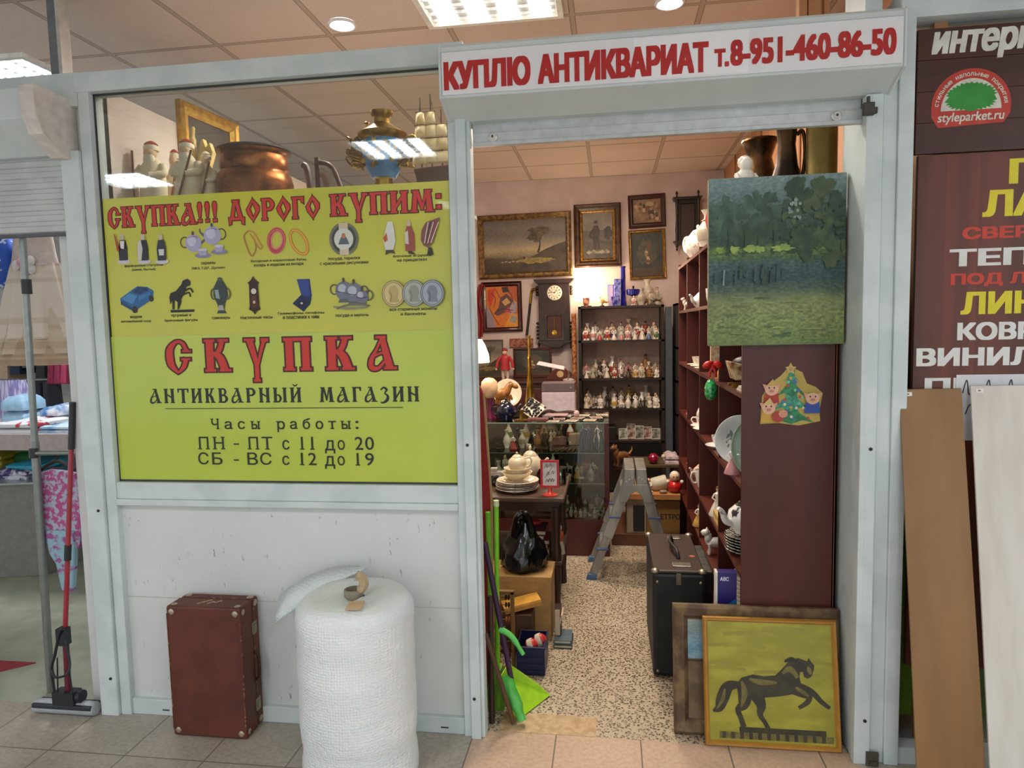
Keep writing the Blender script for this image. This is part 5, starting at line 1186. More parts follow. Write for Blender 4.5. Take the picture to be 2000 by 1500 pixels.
# ------------------------------------------------------------------ leaning pictures in the doorway
def horse_print(A):
    BG = two('8f8a26', 'a29c30', .35, 6, 5, (1, 1, 2.2)); DK = two('2c2613', '3b341a', .4, 16, 4); MD = two('5d5324', '736830', .4, 24, 4); A.eps = .0004
    A.rect(0, 1, 0, 1, BG); A.up()
    for k in range(14):
        x, y = R0.random(), .55+.42*R0.random(); A.stroke([(max(0, x-.18), y), (x, y+.012), (min(1, x+.16), y-.006)], .03, two('8a8428', '968f2e', .35, 9, 3))
    A.up(); A.rect(.24, .93, .075, .12, DK); A.rect(.08, .985, .02, .075, MD); A.up()
    for k in range(12): A.rect(.1+k*.072, .13+k*.072, .02, .075, DK)
    A.up()
    # a plain prancing horse on a plinth
    A.stroke([(.25, .47), (.16, .45), (.11, .35), (.08, .27), (.03, .24)], [.05, .09, .1, .07, .02], DK)
    body = [(.22, .46), (.27, .53), (.36, .56), (.45, .55), (.54, .56), (.60, .62), (.66, .69), (.73, .715), (.80, .69), (.815, .72), (.83, .69), (.855, .66), (.85, .62), (.83, .565), (.80, .545), (.77, .56), (.765, .60), (.74, .60), (.735, .55), (.75, .48), (.71, .42), (.63, .40), (.52, .38), (.44, .37), (.36, .36), (.30, .36), (.24, .40)]
    A.poly(body, DK)
    A.stroke([(.30, .42), (.28, .31), (.235, .26), (.255, .19), (.275, .12)], [.13, .09, .05, .04, .045], DK); A.stroke([(.37, .42), (.42, .31), (.41, .23), (.45, .16), (.47, .115)], [.13, .08, .045, .035, .04], DK)
    A.stroke([(.70, .47), (.82, .44), (.9, .36), (.965, .31)], [.1, .055, .04, .03], DK); A.stroke([(.68, .46), (.76, .42), (.805, .40), (.79, .35), (.72, .30)], [.1, .07, .05, .04, .03], DK)
    A.up(); A.stroke([(.33, .52), (.42, .5), (.55, .5)], [.02, .05, .02], MD); A.stroke([(.60, .58), (.66, .62), (.72, .55)], [.02, .05, .03], MD); A.stroke([(.70, .47), (.76, .43), (.80, .40)], [.02, .035, .015], MD); A.stroke([(.27, .5), (.29, .4), (.26, .28)], [.02, .05, .012], MD); A.stroke([(.13, .43), (.11, .34), (.06, .26)], [.015, .03, .01], MD); A.ell(.815, .615, .018, .035, MD, 14, .3); A.stroke([(.62, .68), (.68, .70), (.74, .66)], [.015, .04, .02], two('1c180c', '2a2412', .4, 20)); A.up()
LEAN = math.atan2(.088, .452)
framed('yellow horse print in a thin ochre frame leaning in the doorway', .574, .02, .001, .478, .462, .018, .018, C('a8772a', .4), horse_print, lean=LEAN, yaw=.006)
def oldsea(A):
    A.rect(0, 1, 0, 1, two('5e4c34', '78634a', .5, 12, 4)); A.up(); A.rect(.0, .9, .6, .99, paintmat('old_sea', [(0, '8a8a5c', '9c9a70'), (.3, '6f92a4', '8fb0bc'), (.5, '8ea6ac', 'a8b8b4'), (.7, '5c8ca4', '7aa4b4'), (1, '8a9c94', 'a4ac9c')], .03)); A.up(); A.stroke([(.0, .58), (.9, .58)], .02, two('3a2c1c', '4c3a26', .5, 20)); A.up()
t = framed('broad brown wooden frame leaning behind the yellow horse print', .528, .09, .001, .60, .488, .056, .03, two('4f3a28', '75603f', .5, 14, 5), oldsea, lean=math.atan2(.054, .48), prof=[(0, 0), (0, .7), (.012, 1), (.028, .75), (.04, .8), (.05, .5), (.056, .2)])
# paler painted landscape inside that frame is the picture child

# ------------------------------------------------------------------ black suitcase and the case behind it
t = thing('suitcase', 'black upright suitcase with brown leather top and metal corners in the doorway', 'suitcase', (.305, .77, 0))
a, b = P(1275, 1322, 'z', 0), P(1378, 1120, 'y', .49)
x0, x1, y0, y1, z1 = .176, .4, .49, 1.04, .485
MB().box(x0, x1, y0, y1, .006, z1-.012).build('body', two('0e1414', '171d1c', .55, 12), t, bev=.014)
MB().box(x0+.004, x1-.004, y0+.004, y1-.004, z1-.014, z1).build('leather_top', C('3a2a22', .45, bmp=.2, scale=60), t, bev=.006)
CHR = C('a89c88', .3, .8)
for x in (x0+.012, x1-.012):
    for y in (y0+.012, y1-.012): MB().ell((x, y, z1-.004), .02, .02, .012, 10, 6).build('metal_corner', CHR, t, smooth=50)
MB().box(x0+.1, x0+.12, y0-.004, y0, z1-.06, z1-.01).build('clasp', CHR, t)
for x in (x0+.02, x1-.02):
    for z in (.03, z1-.05): MB().ell((x, y0+.002, z), .008, .006, .008, 8, 5).build('stud', CHR, t, smooth=50)
m = MB(); m.box(x0+.09, x0+.17, y0+.05, y0+.1, z1, z1+.006).box(x0+.1, x0+.16, y1-.1, y1-.06, z1, z1+.006); m.build('lock', C('b9b0a0', .25, .8), t, bev=.002)
MB().tube(spline([(x0+.125, y0+.16, z1), (x0+.12, y0+.19, z1+.03), (x0+.1, y0+.3, z1+.034), (x0+.11, y0+.4, z1+.03), (x0+.12, y0+.43, z1)], 5), .008, 8).build('handle', BLACKM, t, smooth=60)
MB().lathe([(.013, 0), (.013, .0015)], (x0+.19, y0+.2, z1), 14).build('round_sticker', C('a8623a', .5), t)
single('case', MB().box(.408, .45, .62, 1.0, 0, .44), two('2a2a28', '4c4842', .6, 9), 'narrow dark grey case squeezed between black suitcase and bookcase', 'suitcase', bev=.008)

# ------------------------------------------------------------------ left of the doorway: brooms, dustpan, abacus, crate, boxes
LIME = C('7ac22a', .35); LIME2 = C('9ed02c', .35); PURP = C('3a2240', .4)
t = thing('board', 'red board with rounded top standing just inside the door jamb', 'board', (-.56, .3, .0))
pl_ = [(-.64, .0), (-.512, .0), (-.5, .84), (-.522, 1.29), (-.537, 1.32), (-.6, 1.335), (-.64, 1.32)]
MB().prism(pl_, .3, .318).build('plate', C('8e1a14', .45), t, bev=.004); MB().prism([(-.513, .0), (-.507, .0), (-.495, .84), (-.517, 1.29), (-.523, 1.29), (-.501, .84)], .298, .32).build('edge', C('a8885a', .5), t)
def pole(a, b, r, mat, n=10): return MB().tube([a, b], r, n)
t = thing('broom', 'lime green handled broom standing behind the left door jamb', 'broom', (-.465, .2, 0))
a1, b1 = P(957, 1010, 'y', .22), P(966, 1305, 'y', .2); 
m = pole(P(953, 1000, 'y', .24), P(961, 1300, 'y', .24), .011, LIME); m.tube([P(969, 985, 'y', .2), P(972, 1320, 'y', .2)], .0105, 10); m.build('handle', LIME, t, smooth=50)
m = MB().lathe([(.012, -.012), (.012, .012), (0, .014)], P(969, 983, 'y', .2), 10); m.build('cap', C('c9d8a8', .5), t, smooth=50)
q = P(972, 1320, 'y', .2); MB().hexa([(-.52, .16, .0), (-.44, .16, .0), (-.44, .26, .0), (-.52, .26, .0), (-.5, .18, .16), (-.455, .18, .16), (-.455, .24, .16), (-.5, .24, .16)]).build('bristles', two('5a8a22', '7ab02c', .7, 90, 2, (1, 1, .1)), t)
MB().box(q.x-.012, q.x+.012, q.y-.012, q.y+.012, .155, q.z+.02).build('socket', LIME2, t, bev=.004)
t = thing('dustpan', 'lime dustpan on a long purple handle at the left foot of the doorway', 'dustpan', (-.36, .2, 0))
pa, pb = P(947, 1060, 'y', .1), P(1000, 1335, 'y', .14)
MB().tube([pa, pb], .0115, 10).build('handle', PURP, t, smooth=50)
c0, c1 = P(975, 1228, 'y', .12), P(1022, 1278, 'y', .12)
MB().tube(spline([c0, c0.lerp(c1, .4)+Vector((.01, 0, .012)), c1], 6), [.014]*3+[.012]*6+[.009]*4, 8).build('clip_arm', C('5ec25a', .35), t, smooth=60)
e0, e1, e2, e3 = Vector(P(1074, 1358, 'z', .004)), Vector(P(1030, 1392, 'z', .004)), Vector(P(985, 1320, 'z', .1)), Vector((-.42, .25, .09))
tip = P(1074, 1358, 'z', .003); low = P(1012, 1406, 'z', .003); bk = P(990, 1318, 'y', .22); hd = P(985, 1345, 'y', .16)
vs = [tip, low, P(1000, 1400, 'z', .012), P(990, 1325, 'y', .18), P(1020, 1318, 'y', .3)]
m = MB(); m.add([tip, low, hd, bk], [(0, 1, 2, 3)]); m.add([tip, bk, bk+Vector((.005, .0, .05)), P(1050, 1335, 'y', .3)], [(0, 1, 2, 3)]); m.add([low, hd, hd+Vector((-.012, -.01, .06)), low+Vector((-.02, -.01, .03))], [(0, 1, 2, 3)]); m.add([bk, hd, hd+Vector((-.012, -.01, .06)), bk+Vector((.005, 0, .05))], [(0, 1, 2, 3)])
o = m.build('pan', LIME2, t); sm = o.modifiers.new('thick', 'SOLIDIFY'); sm.thickness = .004
h0, h1 = P(986, 1325, 'y', .14), P(1020, 1408, 'z', .02)
MB().tube(spline([h0, h0.lerp(h1, .5)+Vector((.004, -.01, .01)), h1], 6), [.03]*4+[.026]*5+[.018]*4, 8).build('bracket', C('4fae4a', .35), t, smooth=60)
t = thing('stick', 'brown wooden stick leaning at the very foot of the left door jamb', 'stick', P(1005, 1414, 'z', 0))
MB().tube([P(948, 1235, 'y', .03), P(1003, 1412, 'z', .014)], .0095, 8).build('shaft', wood('4a3220', '5e4028', .5), t, smooth=50); MB().lathe([(.012, -.012), (.014, 0), (.01, .012)], P(1004, 1408, 'z', .014), 10).build('ferrule', C('a89a80', .3, .7), t, smooth=50)
t = thing('stick', 'dark wooden stick upright behind the brown stick by the left jamb', 'stick', (-.47, .06, 0))
MB().tube([(-.476, .07, .0), (-.478, .11, .5)], .012, 8).build('shaft', wood('2c1a12', '3c2618', .5), t, smooth=50)
# abacus
t = thing('abacus', 'old wooden abacus standing upright with dark and orange beads', 'abacus', (-.5, .49, 0))
ax0, ax1, az1 = -.585, -.447, .372
m = MB()
for x in (ax0, ax1): m.box(x-.008, x+.008, .478, .502, 0, az1)
for z in (.008, az1-.006): m.box(ax0-.008, ax1+.008, .478, .502, z-.008, z+.008)
m.build('frame', wood('6a4c24', '7e5c2e', .5), t, bev=.002)
m = MB(); 
for k in range(10): m.tube([(ax0, .49, .035+k*.034), (ax1, .49, .035+k*.034)], .0018, 5)
m.build('wires', C('8a8070', .3, .8), t)
for k in range(10):
    m = MB()
    for i in range(8):
        if k in (3, 7) and i > 4: continue
        x = ax0+.014+i*.0125+(.02 if i > 5 else 0); m.m(1 if (i in (4, 5) or k in (4, 6)) else 0).ell((x, .49, .035+k*.034), .0058, .013, .013, 8, 6)
    m.build('bead_row', [C('3a1e12', .35), C('a85a22', .35)], t, smooth=60)
# blue crate with toys
t = thing('crate', 'dark blue plastic crate of toys on the floor left of the path', 'crate', (-.36, .53, 0)); x0, x1, y0, y1 = -.43, -.302, .452, .63
m = MB(); m.box(x0, x1, y0, y0+.005, 0, .13).box(x0, x1, y1-.005, y1, 0, .13).box(x0, x0+.005, y0, y1, 0, .13).box(x1-.005, x1, y0, y1, 0, .13).box(x0, x1, y0, y1, 0, .004).box(x0-.004, x1+.004, y0-.004, y0+.006, .122, .132).box(x1-.006, x1+.004, y0, y1, .122, .132)
m.build('tub', C('161c46', .4), t, bev=.002)
m = MB(); [m.box(x0+.01, x1-.01, y0-.0035, y0-.0003, .02+k*.03, .024+k*.03) for k in range(3)]; m.build('rib', C('20285a', .4), t)
RT = C('b83028', .4)
for i, (x, y, z, r) in enumerate(((-.365, .5, .118, .03), (-.33, .535, .125, .032))):
    t = thing('toy', ['red and cream rolling toy at the front of the blue crate', 'red toy ball at the back of the blue crate'][i], 'toy', (x, y, z-r)); MB().ell((x, y, z), r, r, r).build('body', RT, t, smooth=60)
    MB().lathe([(r*.99, -.012), (r*1.03, -.006), (r*1.03, .006), (r*.99, .012)], (x, y, z), 20, rot=Matrix.Rotation(1.1, 3, 'Y')).build('band', C('d9c8b0', .5), t, smooth=60)
rnd = random.Random(4)
for k in range(6): x, y = x0+.02+rnd.random()*.09, y0+.02+.14*rnd.random(); single('toy_block', MB().box(x, x+.02, y, y+.02, .006, .026+.05*rnd.random()), C(['c9b48a', '3c5a8a', '8a3a2a', 'b8b4ac', '4a6a3a', 'a8763a'][k], .5), ['tan', 'blue', 'brick red', 'pale grey', 'green', 'ochre'][k]+' toy block lying in the dark blue crate', 'toy', bev=.002)
cardbox('plain lidded cardboard box under the black plastic bag', -.62, -.3, .8, 1.03, .0005, .325, C('a8824c', .65), lid=.03)
single('wooden_box', MB().box(-.54, -.38, .655, .785, 0, .19), wood('4a3220', '5c4028', .5, 'x'), 'dark wooden box standing behind the abacus', 'box', bev=.003)
t = thing('game_box', 'orange game box tilted on the dark wooden box behind the abacus', 'box', (-.42, .78, .2)); m = MB(); m.M = Matrix.Translation((-.43, .72, .208)) @ Matrix.Rotation(-.18, 4, 'Y') @ Matrix.Rotation(.3, 4, 'Z'); m.box(-.095, .085, -.055, .055, 0, .018); m.build('box', C('b9802c', .5), t, bev=.001)
m2 = MB(); m2.M = m.M; m2.box(-.096, .086, -.056, .056, .018, .03); m2.build('lid', C('d09a3c', .5), t, bev=.001)
book('dark green book lying lowest on the floor before the cardboard box', -.285, -.195, .72, .86, .0005, .018, C('2c4038', .5)); book('blue grey book lying on the dark green book by the path', -.282, -.2, .73, .86, .0185, .036, C('56666c', .5))
t = thing('book', 'brown book standing upright on the books beside the cardboard box', 'book', (-.265, .84, .0365)); MB().box(-.283, -.253, .78, .86, .0365, .17).build('cover', C('2a1712', .5), t, bev=.002); MB().box(-.281, -.256, .778, .858, .04, .168).build('pages', C('c9b89a', .8), t)
t = thing('booklet', 'open red and white booklet leaning on the upright brown book', 'book', (-.26, .82, .0365)); m = MB(); m.hexa([(-.275, .78, .037), (-.268, .78, .037), (-.268, .88, .037), (-.275, .88, .037), (-.25, .78, .14), (-.244, .78, .14), (-.244, .88, .14), (-.25, .88, .14)]); m.build('pages', C('d8c8a8', .7), t); m = MB(); m.hexa([(-.281, .779, .037), (-.276, .779, .037), (-.276, .881, .037), (-.281, .881, .037), (-.256, .779, .142), (-.251, .779, .142), (-.251, .881, .142), (-.256, .881, .142)]); m.build('cover', C('a8401c', .5), t)
# table
t = thing('console_table', 'dark wooden console table with shelf just inside on the left', 'table', (-.55, 1.25, 0)); TX0, TX1, TY0, TY1 = -.95, -.245, 1.06, 1.64
MB().box(TX0, TX1, TY0, TY1, .63, .655).build('tabletop', wood('46352a', '5c4838', .35, 'x'), t, bev=.006); MB().box(TX0+.03, TX1-.03, TY0+.03, TY1-.03, .575, .63).build('apron', DKWOOD, t)
for x in (TX0+.05, TX1-.05):
    for y in (TY0+.05, TY1-.05): MB().lathe([(.022, 0), (.018, .1), (.025, .2), (.026, .32), (.028, .36), (.02, .4), (.024, .48), (.03, .55), (.03, .6)], (x, y, 0), 10).build('leg', DKWOOD, t, smooth=40)
MB().box(TX0+.02, TX1-.02, TY0+.02, TY1-.02, .285, .305).build('lower_shelf', wood('3a2c22', '4c3a2c', .4, 'x'), t, bev=.003); MB().box(TX0+.03, TX1-.03, TY0+.06, TY0+.075, .14, .285).build('shelf_apron', DKWOOD, t)
# on the lower shelf
for i, (w, c) in enumerate(((.2, 'b8883a'), (.19, 'a85a2a'), (.2, '8a2a3a'), (.17, '7a2a22'), (.18, '5c2434'))): book(['lowest ochre book of the stack under the console table', 'orange book second in the stack under the console table', 'crimson book third in the stack under the console table', 'red brown book fourth in the stack under the console table', 'plum book topmost in the stack under the console table'][i], -.54, -.54+w, 1.2, 1.38, .3055+i*.026, .3305+i*.026, C(c, .5))
t = thing('toy', 'red and white toy rooster lying on the book stack under the table', 'toy', (-.45, 1.29, .436)); MB().ell((-.44, 1.29, .457), .055, .03, .02).ell((-.51, 1.29, .46), .02, .018, .024).build('body', C('a8242c', .4), t, smooth=60); MB().ell((-.525, 1.28, .48), .014, .012, .014).build('head', C('d8c8bc', .4), t, smooth=60)
o = MB().lathe([(0, 0), (.016, 0), (.018, .05), (.008, .08), (.008, .1), (.011, .104), (.011, .115), (0, .115)], n=14).build('bottle', C('5c6a4a', .15, coat=.5), None, smooth=45); o.location = (-.33, 1.25, .3055); tag(o, 'small green bottle on the shelf under the console table', 'bottle')
t = thing('figurine', 'orange and white lady figure with cone skirt under the console table', 'figurine', (-.285, 1.22, .3055)); MB().lathe([(.03, 0), (.03, .004), (.018, .07)], (-.285, 1.22, .3055), 16).build('skirt', C('b8b09a', .5), t, smooth=45); MB().lathe([(.018, 0), (.024, .03), (.02, .05), (.008, .06)], (-.285, 1.22, .3755), 14).build('torso', C('a8542a', .4), t, smooth=45); MB().ell((-.285, 1.22, .45), .014, .014, .018).build('head', SKIN, t, smooth=60)
# black plastic bag
t = thing('plastic_bag', 'glossy black plastic bag standing on the cardboard box', 'bag', (-.47, .91, .325)); rnd = random.Random(8); m = MB(); N = 40; vs = []; lv = [(0, .095), (.02, .108), (.05, .112), (.09, .108), (.13, .095), (.17, .075), (.2, .055), (.23, .04), (.25, .03)]
for i, (z, r) in enumerate(lv):
    for k in range(N): a = 2*PI*k/N; q = r*(1+.1*math.sin(3*a+z*20)+.07*math.sin(7*a-z*33)+.06*rnd.random()); vs.append((-.45+q*math.cos(a)+.03*z, .912+q*.85*math.sin(a), .329+z+.012*math.sin(5*a+i*2)*(i > 0)))
m.add(vs, [(i*N+k, i*N+(k+1) % N, (i+1)*N+(k+1) % N, (i+1)*N+k) for i in range(len(lv)-1) for k in range(N)]+[tuple(reversed(range(N)))])
BAG = C('0d0d0e', .18, var=.2, bmp=.6, scale=18); m.build('sack', BAG, t, smooth=35)
for s in (-1, 1):
    b = MB(); c_ = Vector((-.44, .9, .57)); b.tube(spline([c_+Vector((s*.05, -.04, -.06)), c_+Vector((s*.035, -.05, .03)), c_+Vector((s*.005, -.04, .06)), c_+Vector((-s*.01, .0, .01))], 6), [.02]*4+[.014]*9+[.012]*6, 6); b.build('handle', BAG, t, smooth=40)
# on the table top: dinner set, sign, camera
TT = .6555; CREAM = C('d9c9a4', .22, var=.05, coat=.4); CR2 = two('d8ccb4', '8a6a4a', .25, 70, 1, (1, 1, 8), .6, .64)
pile(6, (-.515, 1.22, TT), .118, 'cream dinner plate in the stack on the console table, %s', CR2, 'dinner plates on the console table', .0085)
def one(name, mb, mat, loc, label, cat, rz=0, smooth=45, sc=1): o = mb.build(name, mat, None, smooth=smooth); o.location = loc; o.rotation_euler = (0, 0, rz); o.scale = (sc,)*3; return tag(o, label, cat)
one('bowl', MB().lathe(bowl_prof(.085, .04), n=28), CREAM, (-.515, 1.22, TT+.066), 'wide cream soup bowl on the dinner plate stack', 'bowl'); one('bowl', MB().lathe(bowl_prof(.075, .045), n=28), CR2, (-.513, 1.22, TT+.084), 'gilt rimmed cream bowl in the middle of the dinner set stack', 'bowl')
teapot((-.513, 1.22, TT+.11), .052, 'cream lidded sugar bowl crowning the dinner set stack', CREAM, rz=.3, spout=False, name='sugar_bowl', cat='sugar bowl'); teapot((-.468, 1.46, TT), .075, 'cream teapot behind the dinner set stack on the console table', C('cdbfa2', .22, coat=.4), rz=2.6, tall=1.35)
t = thing('sign_stand', 'red price stand with handwritten white card on the console table', 'sign', (-.325, 1.13, TT)); SX, SY = -.325, 1.13; RP = C('c01c34', .3, coat=.3)
MB().lathe([(0, 0), (.042, 0), (.042, .003), (.02, .008), (.01, .02), (.009, .045)], (SX, SY, TT), 20).build('foot', C('c43a2a', .3), t, smooth=45); m = MB(); m.frame(SX-.05, SX+.05, TT+.04, TT+.19, SY-.008, SY, [(0, 0), (0, 1), (.012, 1), (.012, .4)]); m.build('frame', RP, t); MB().box(SX-.048, SX+.048, SY-.001, SY+.004, TT+.042, TT+.188).build('back_plate', RP, t)
A = Art((SX-.038, SY-.002, TT+.052), (1, 0, 0), (0, 0, 1)); A.rect(0, .076, 0, .126, C('d8d6d2', .5)); A.up()
for (x, y) in ((.012, .095), (.034, .1), (.02, .055), (.045, .06), (.014, .015), (.03, .02), (.045, .018)): A.stroke([(x, y), (x+.008, y+.02), (x+.012, y+.003), (x+.018, y+.018)], .0022, '2a2a2c')
A.stroke([(.012, .04), (.062, .115)], .002, '2a2a2c'); A.build('card', t)
t = thing('camera', 'old black and silver film camera at the left end of the console table', 'camera', (-.655, 1.36, TT)); MB().box(-.72, -.61, 1.33, 1.37, TT, TT+.07).build('body', BLACKM, t, bev=.006); MB().box(-.72, -.61, 1.328, 1.372, TT+.055, TT+.08).box(-.685, -.645, 1.33, 1.368, TT+.08, TT+.1).build('top_plate', C('c8c4bc', .3, .7), t, bev=.004); MB().lathe([(.028, 0), (.028, .02), (.022, .022), (.022, .032), (.014, .03), (0, .028)], (-.643, 1.33, TT+.036), 20, rot=Matrix.Rotation(PI/2, 3, 'X')).build('lens', C('2a2a2c', .15, coat=.6), t, smooth=40); MB().lathe([(.029, .0), (.03, .006), (.029, .012)], (-.643, 1.329, TT+.036), 20, rot=Matrix.Rotation(PI/2, 3, 'X')).build('lens_ring', C('c8c4bc', .3, .8), t, smooth=40)
m = MB(); m.M = Matrix.Translation((-.355, 1.3, TT+.062)) @ Matrix.Rotation(1.35, 4, 'X'); m.lathe(plate_prof(.06, .012), n=28); single('plate', m, two('1a1614', '2c2422', .2, 30), 'dark plate standing behind the red price stand', 'plate', smooth=45)
GLS = glassmat('cut_glass', 'dfe6e0', .1)
one('glass_jar', MB().lathe([(0, 0), (.03, 0), (.032, .05), (.03, .09), (.036, .1), (.033, .1), (.027, .09), (.027, .006), (0, .006)], n=18), GLS, (-.285, 1.38, TT), 'clear glass jar near the right end of the console table', 'jar'); one('glass_dish', MB().lathe(bowl_prof(.05, .03), n=20), GLS, (-.3, 1.52, TT), 'shallow glass dish at the back right of the console table', 'dish')
cup((-.385, 1.45, TT), .035, .06, 'white cup behind the red price stand on the console table', PORC, rz=1)

# ------------------------------------------------------------------ glass display case
GX0, GX1, GY0, GY1, GZ = -1.6, -.012, 2.075, 2.75, .915; CASEW = C('4a1a16', .4)
t = thing('display_case', 'glass display counter with mahogany frame crossing the middle of the shop', 'display case', (-.8, 2.4, 0))
MB().box(GX0, GX1, GY0, GY1, .0, .235).build('plinth', MAHOG, t, bev=.003); m = MB()
for x in (GX0, GX1-.028):
    for y in (GY0, GY1-.028): m.box(x, x+.028, y, y+.028, .235, GZ)
m.box(GX0, GX1, GY0, GY0+.02, .235, .25).box(GX0, GX1, GY1-.02, GY1, .88, GZ).build('frame', CASEW, t)
CG = glassmat('case_glass', 'f8fbf8', .02); MB().box(GX0+.03, GX1-.03, GY0+.008, GY0+.013, .25, GZ-.008).build('front_pane', CG, t); MB().box(GX0, GX1, GY0, GY1, GZ-.008, GZ).build('top_pane', CG, t); MB().box(GX1-.012, GX1-.008, GY0+.03, GY1-.03, .25, GZ-.008).build('side_pane', CG, t)
for z in (.49, .7): MB().box(GX0+.03, GX1-.03, GY0+.05, GY1-.03, z-.006, z).build('shelf', glassmat('shelf_glass', 'e6f0e8', .03), t)
MB().box(GX0, GX1, GY1-.012, GY1, .235, GZ-.01).build('back_board', C('4a4034', .6), t); ed = MB(); ed.box(GX0+.03, GX1-.03, GY0+.046, GY0+.05, .484, .49).box(GX0+.03, GX1-.03, GY0+.046, GY0+.05, .694, .7).box(GX0, GX1, GY0-.002, GY0, GZ-.008, GZ); ed.build('glass_edge', C('7f9a86', .2), t)
rnd = random.Random(21); CB = 'things on the bottom of the glass display case'
for i in range(9):
    px = 1106+i*9.2; x = P(px, 1005, 'y', 2.14).x; k_ = ['lady', 'vase', 'vase', 'seated child', 'vase', 'dog', 'vase', 'bird', 'vase'][i]; figure(k_, 'owywoyowy'[i], (x, 2.14+.01*(i % 2), .2505), .055+.02*rnd.random()+(.03 if i == 8 else 0), '%s %s, %s in the front bottom row of the glass case' % (CNAME['owywoyowy'[i]], k_, ORD[i]), rz=rnd.random()*.4, sp=.03, zs=1.3)
for i in range(7):
    x = -.31+i*.042; k_ = ['vase', 'couple', 'bird', 'lady', 'vase', 'gentleman', 'seated child'][i]; figure(k_, 'gokgnoy'[i], (x, 2.3, .2505), .1+.05*rnd.random(), '%s %s, %s in the back bottom row of the glass case' % (CNAME['gokgnoy'[i]], k_, ORD[i]), rz=rnd.random()*.4, sp=.041, zs=1.5)
for i in range(10):
    x = -.78+i*.08; k_ = ['vase', 'gentleman', 'vase', 'bird', 'lady', 'vase', 'dog', 'couple', 'vase', 'vase'][i]; c_ = 'wkgonkgyok'[i]; figure(k_, c_, (x, 2.2+.08*(i % 2), .4905), .09+.05*rnd.random(), '%s %s, %s on the middle glass shelf of the case' % (CNAME[c_], k_, ORD[i]), rz=rnd.random()*.4, sp=.08, zs=1.2)
for i in range(7):
    x = -.79+i*.055; k_ = ['bird', 'vase', 'lady', 'vase', 'dog', 'vase', 'gentleman'][i]; c_ = 'kwrognk'[i]; figure(k_, c_, (x, 2.25+.06*(i % 2), .7005), .08+.07*rnd.random(), '%s %s, %s on the upper glass shelf of the case' % (CNAME[c_], k_, ORD[i]), rz=rnd.random()*.4, sp=.055, zs=1.3)
for i in range(12):
    x = -.78+i*.06; k_ = ['seated child', 'vase', 'gentleman', 'lady', 'vase', 'couple', 'vase', 'lady', 'dog', 'gentleman', 'vase', 'bird'][i]; c_ = 'oknywgrkobny'[i]; figure(k_, c_, (x, 2.5, .4905), .14, '%s %s, %s in the back row on the middle glass shelf' % (CNAME[c_], k_, ORD[i]), rz=.2, sp=.06, zs=1.35)
for i in range(11):
    x = -.76+i*.066; k_ = ['vase', 'lady', 'vase', 'bird', 'vase', 'couple', 'lady', 'vase', 'gentleman', 'vase', 'lady'][i]; c_ = 'gkywnokrgnw'[i]; figure(k_, c_, (x, 2.58, .7005), .13, '%s %s, %s in the back row on the upper glass shelf' % (CNAME[c_], k_, ORD[i]), rz=.3, sp=.062, zs=1.35)
for i in range(5):
    x = -.37+i*.03; q = MB(); q.M = Matrix.Translation((x, 2.22, .704)) @ Matrix.Rotation(-.5+.1*i, 4, 'Z'); q.box(-.004, .004, -.09, .0, 0, .004).box(-.006, .006, 0, .05, 0, .008); single('knife', q, C('8a7a5c', .35, .5), ['leftmost bone handled knife', 'second bone handled knife from the left', 'middle bone handled knife', 'second bone handled knife from the right', 'rightmost bone handled knife'][i]+' fanned on the upper glass shelf of the case', 'knife')
for i, (x, w, c) in enumerate(((-.42, .1, '9a6a64'), (-.3, .09, 'a8907a'), (-.22, .08, '4a4a60'))): cardbox(['pinkish small box on the upper glass shelf of the case', 'tan small box on the upper glass shelf of the case', 'slate blue small box on the upper glass shelf of the case'][i], x, x+w, 2.42, 2.5, .7005, .75+.03*i, C(c, .6), name='small_box')
for i in range(5): x = -.2+i*.034; one('decanter', MB().lathe([(0, 0), (.013, 0), (.014, .07), (.006, .1), (.006, .13), (.009, .135), (0, .15)], n=12), C('2c3c4a', .2, coat=.5), (x, 2.2+.05*(i % 2), .7005), ['leftmost', 'second from left', 'middle', 'second from right', 'rightmost'][i]+' dark blue decanter at the right end of the upper glass shelf', 'bottle')
# on top of the case
one('lamp_globe', MB(), PORC, (0, 0, -5), 'x', 'x') if False else None
def lamp_glow(name, hexc, e): return emit(hexc, e)
bx = P(930, 690, 'y', 2.62); t = thing('table_lamp', 'glowing white table lamp half hidden behind the left door jamb', 'lamp', (bx.x, 2.62, GZ)); MB().lathe([(.1, -.09), (.095, -.03), (.07, .04), (.045, .085)], (bx.x, 2.62, bx.z+.02), 24).build('shade', emit('fff0da', 5), t, smooth=60); MB().lathe([(.06, 0), (.06, .01), (.015, .03), (.012, bx.z-GZ)], (bx.x, 2.62, GZ), 16).build('stem', BRASS, t, smooth=45); point('table_lamp_bulb', (bx.x+.05, 2.3, bx.z-.02), 4, WARM, .06)
bx = P(956, 762, 'y', 2.3); t = thing('lamp', 'peach glass oil lamp with wine red foot at the left on the display case', 'lamp', (bx.x, 2.3, GZ)); MB().lathe([(.02, -.03), (.05, .0), (.062, .05), (.056, .09), (.03, .115), (0, .12)], (bx.x, 2.3, bx.z-.03), 20).build('globe', C('e0b890', .3, coat=.3), t, smooth=60); MB().lathe([(.045, 0), (.04, .02), (.022, .06), (.028, bx.z-.06-GZ)], (bx.x, 2.3, GZ), 16).build('foot', C('5a1030', .3), t, smooth=45)
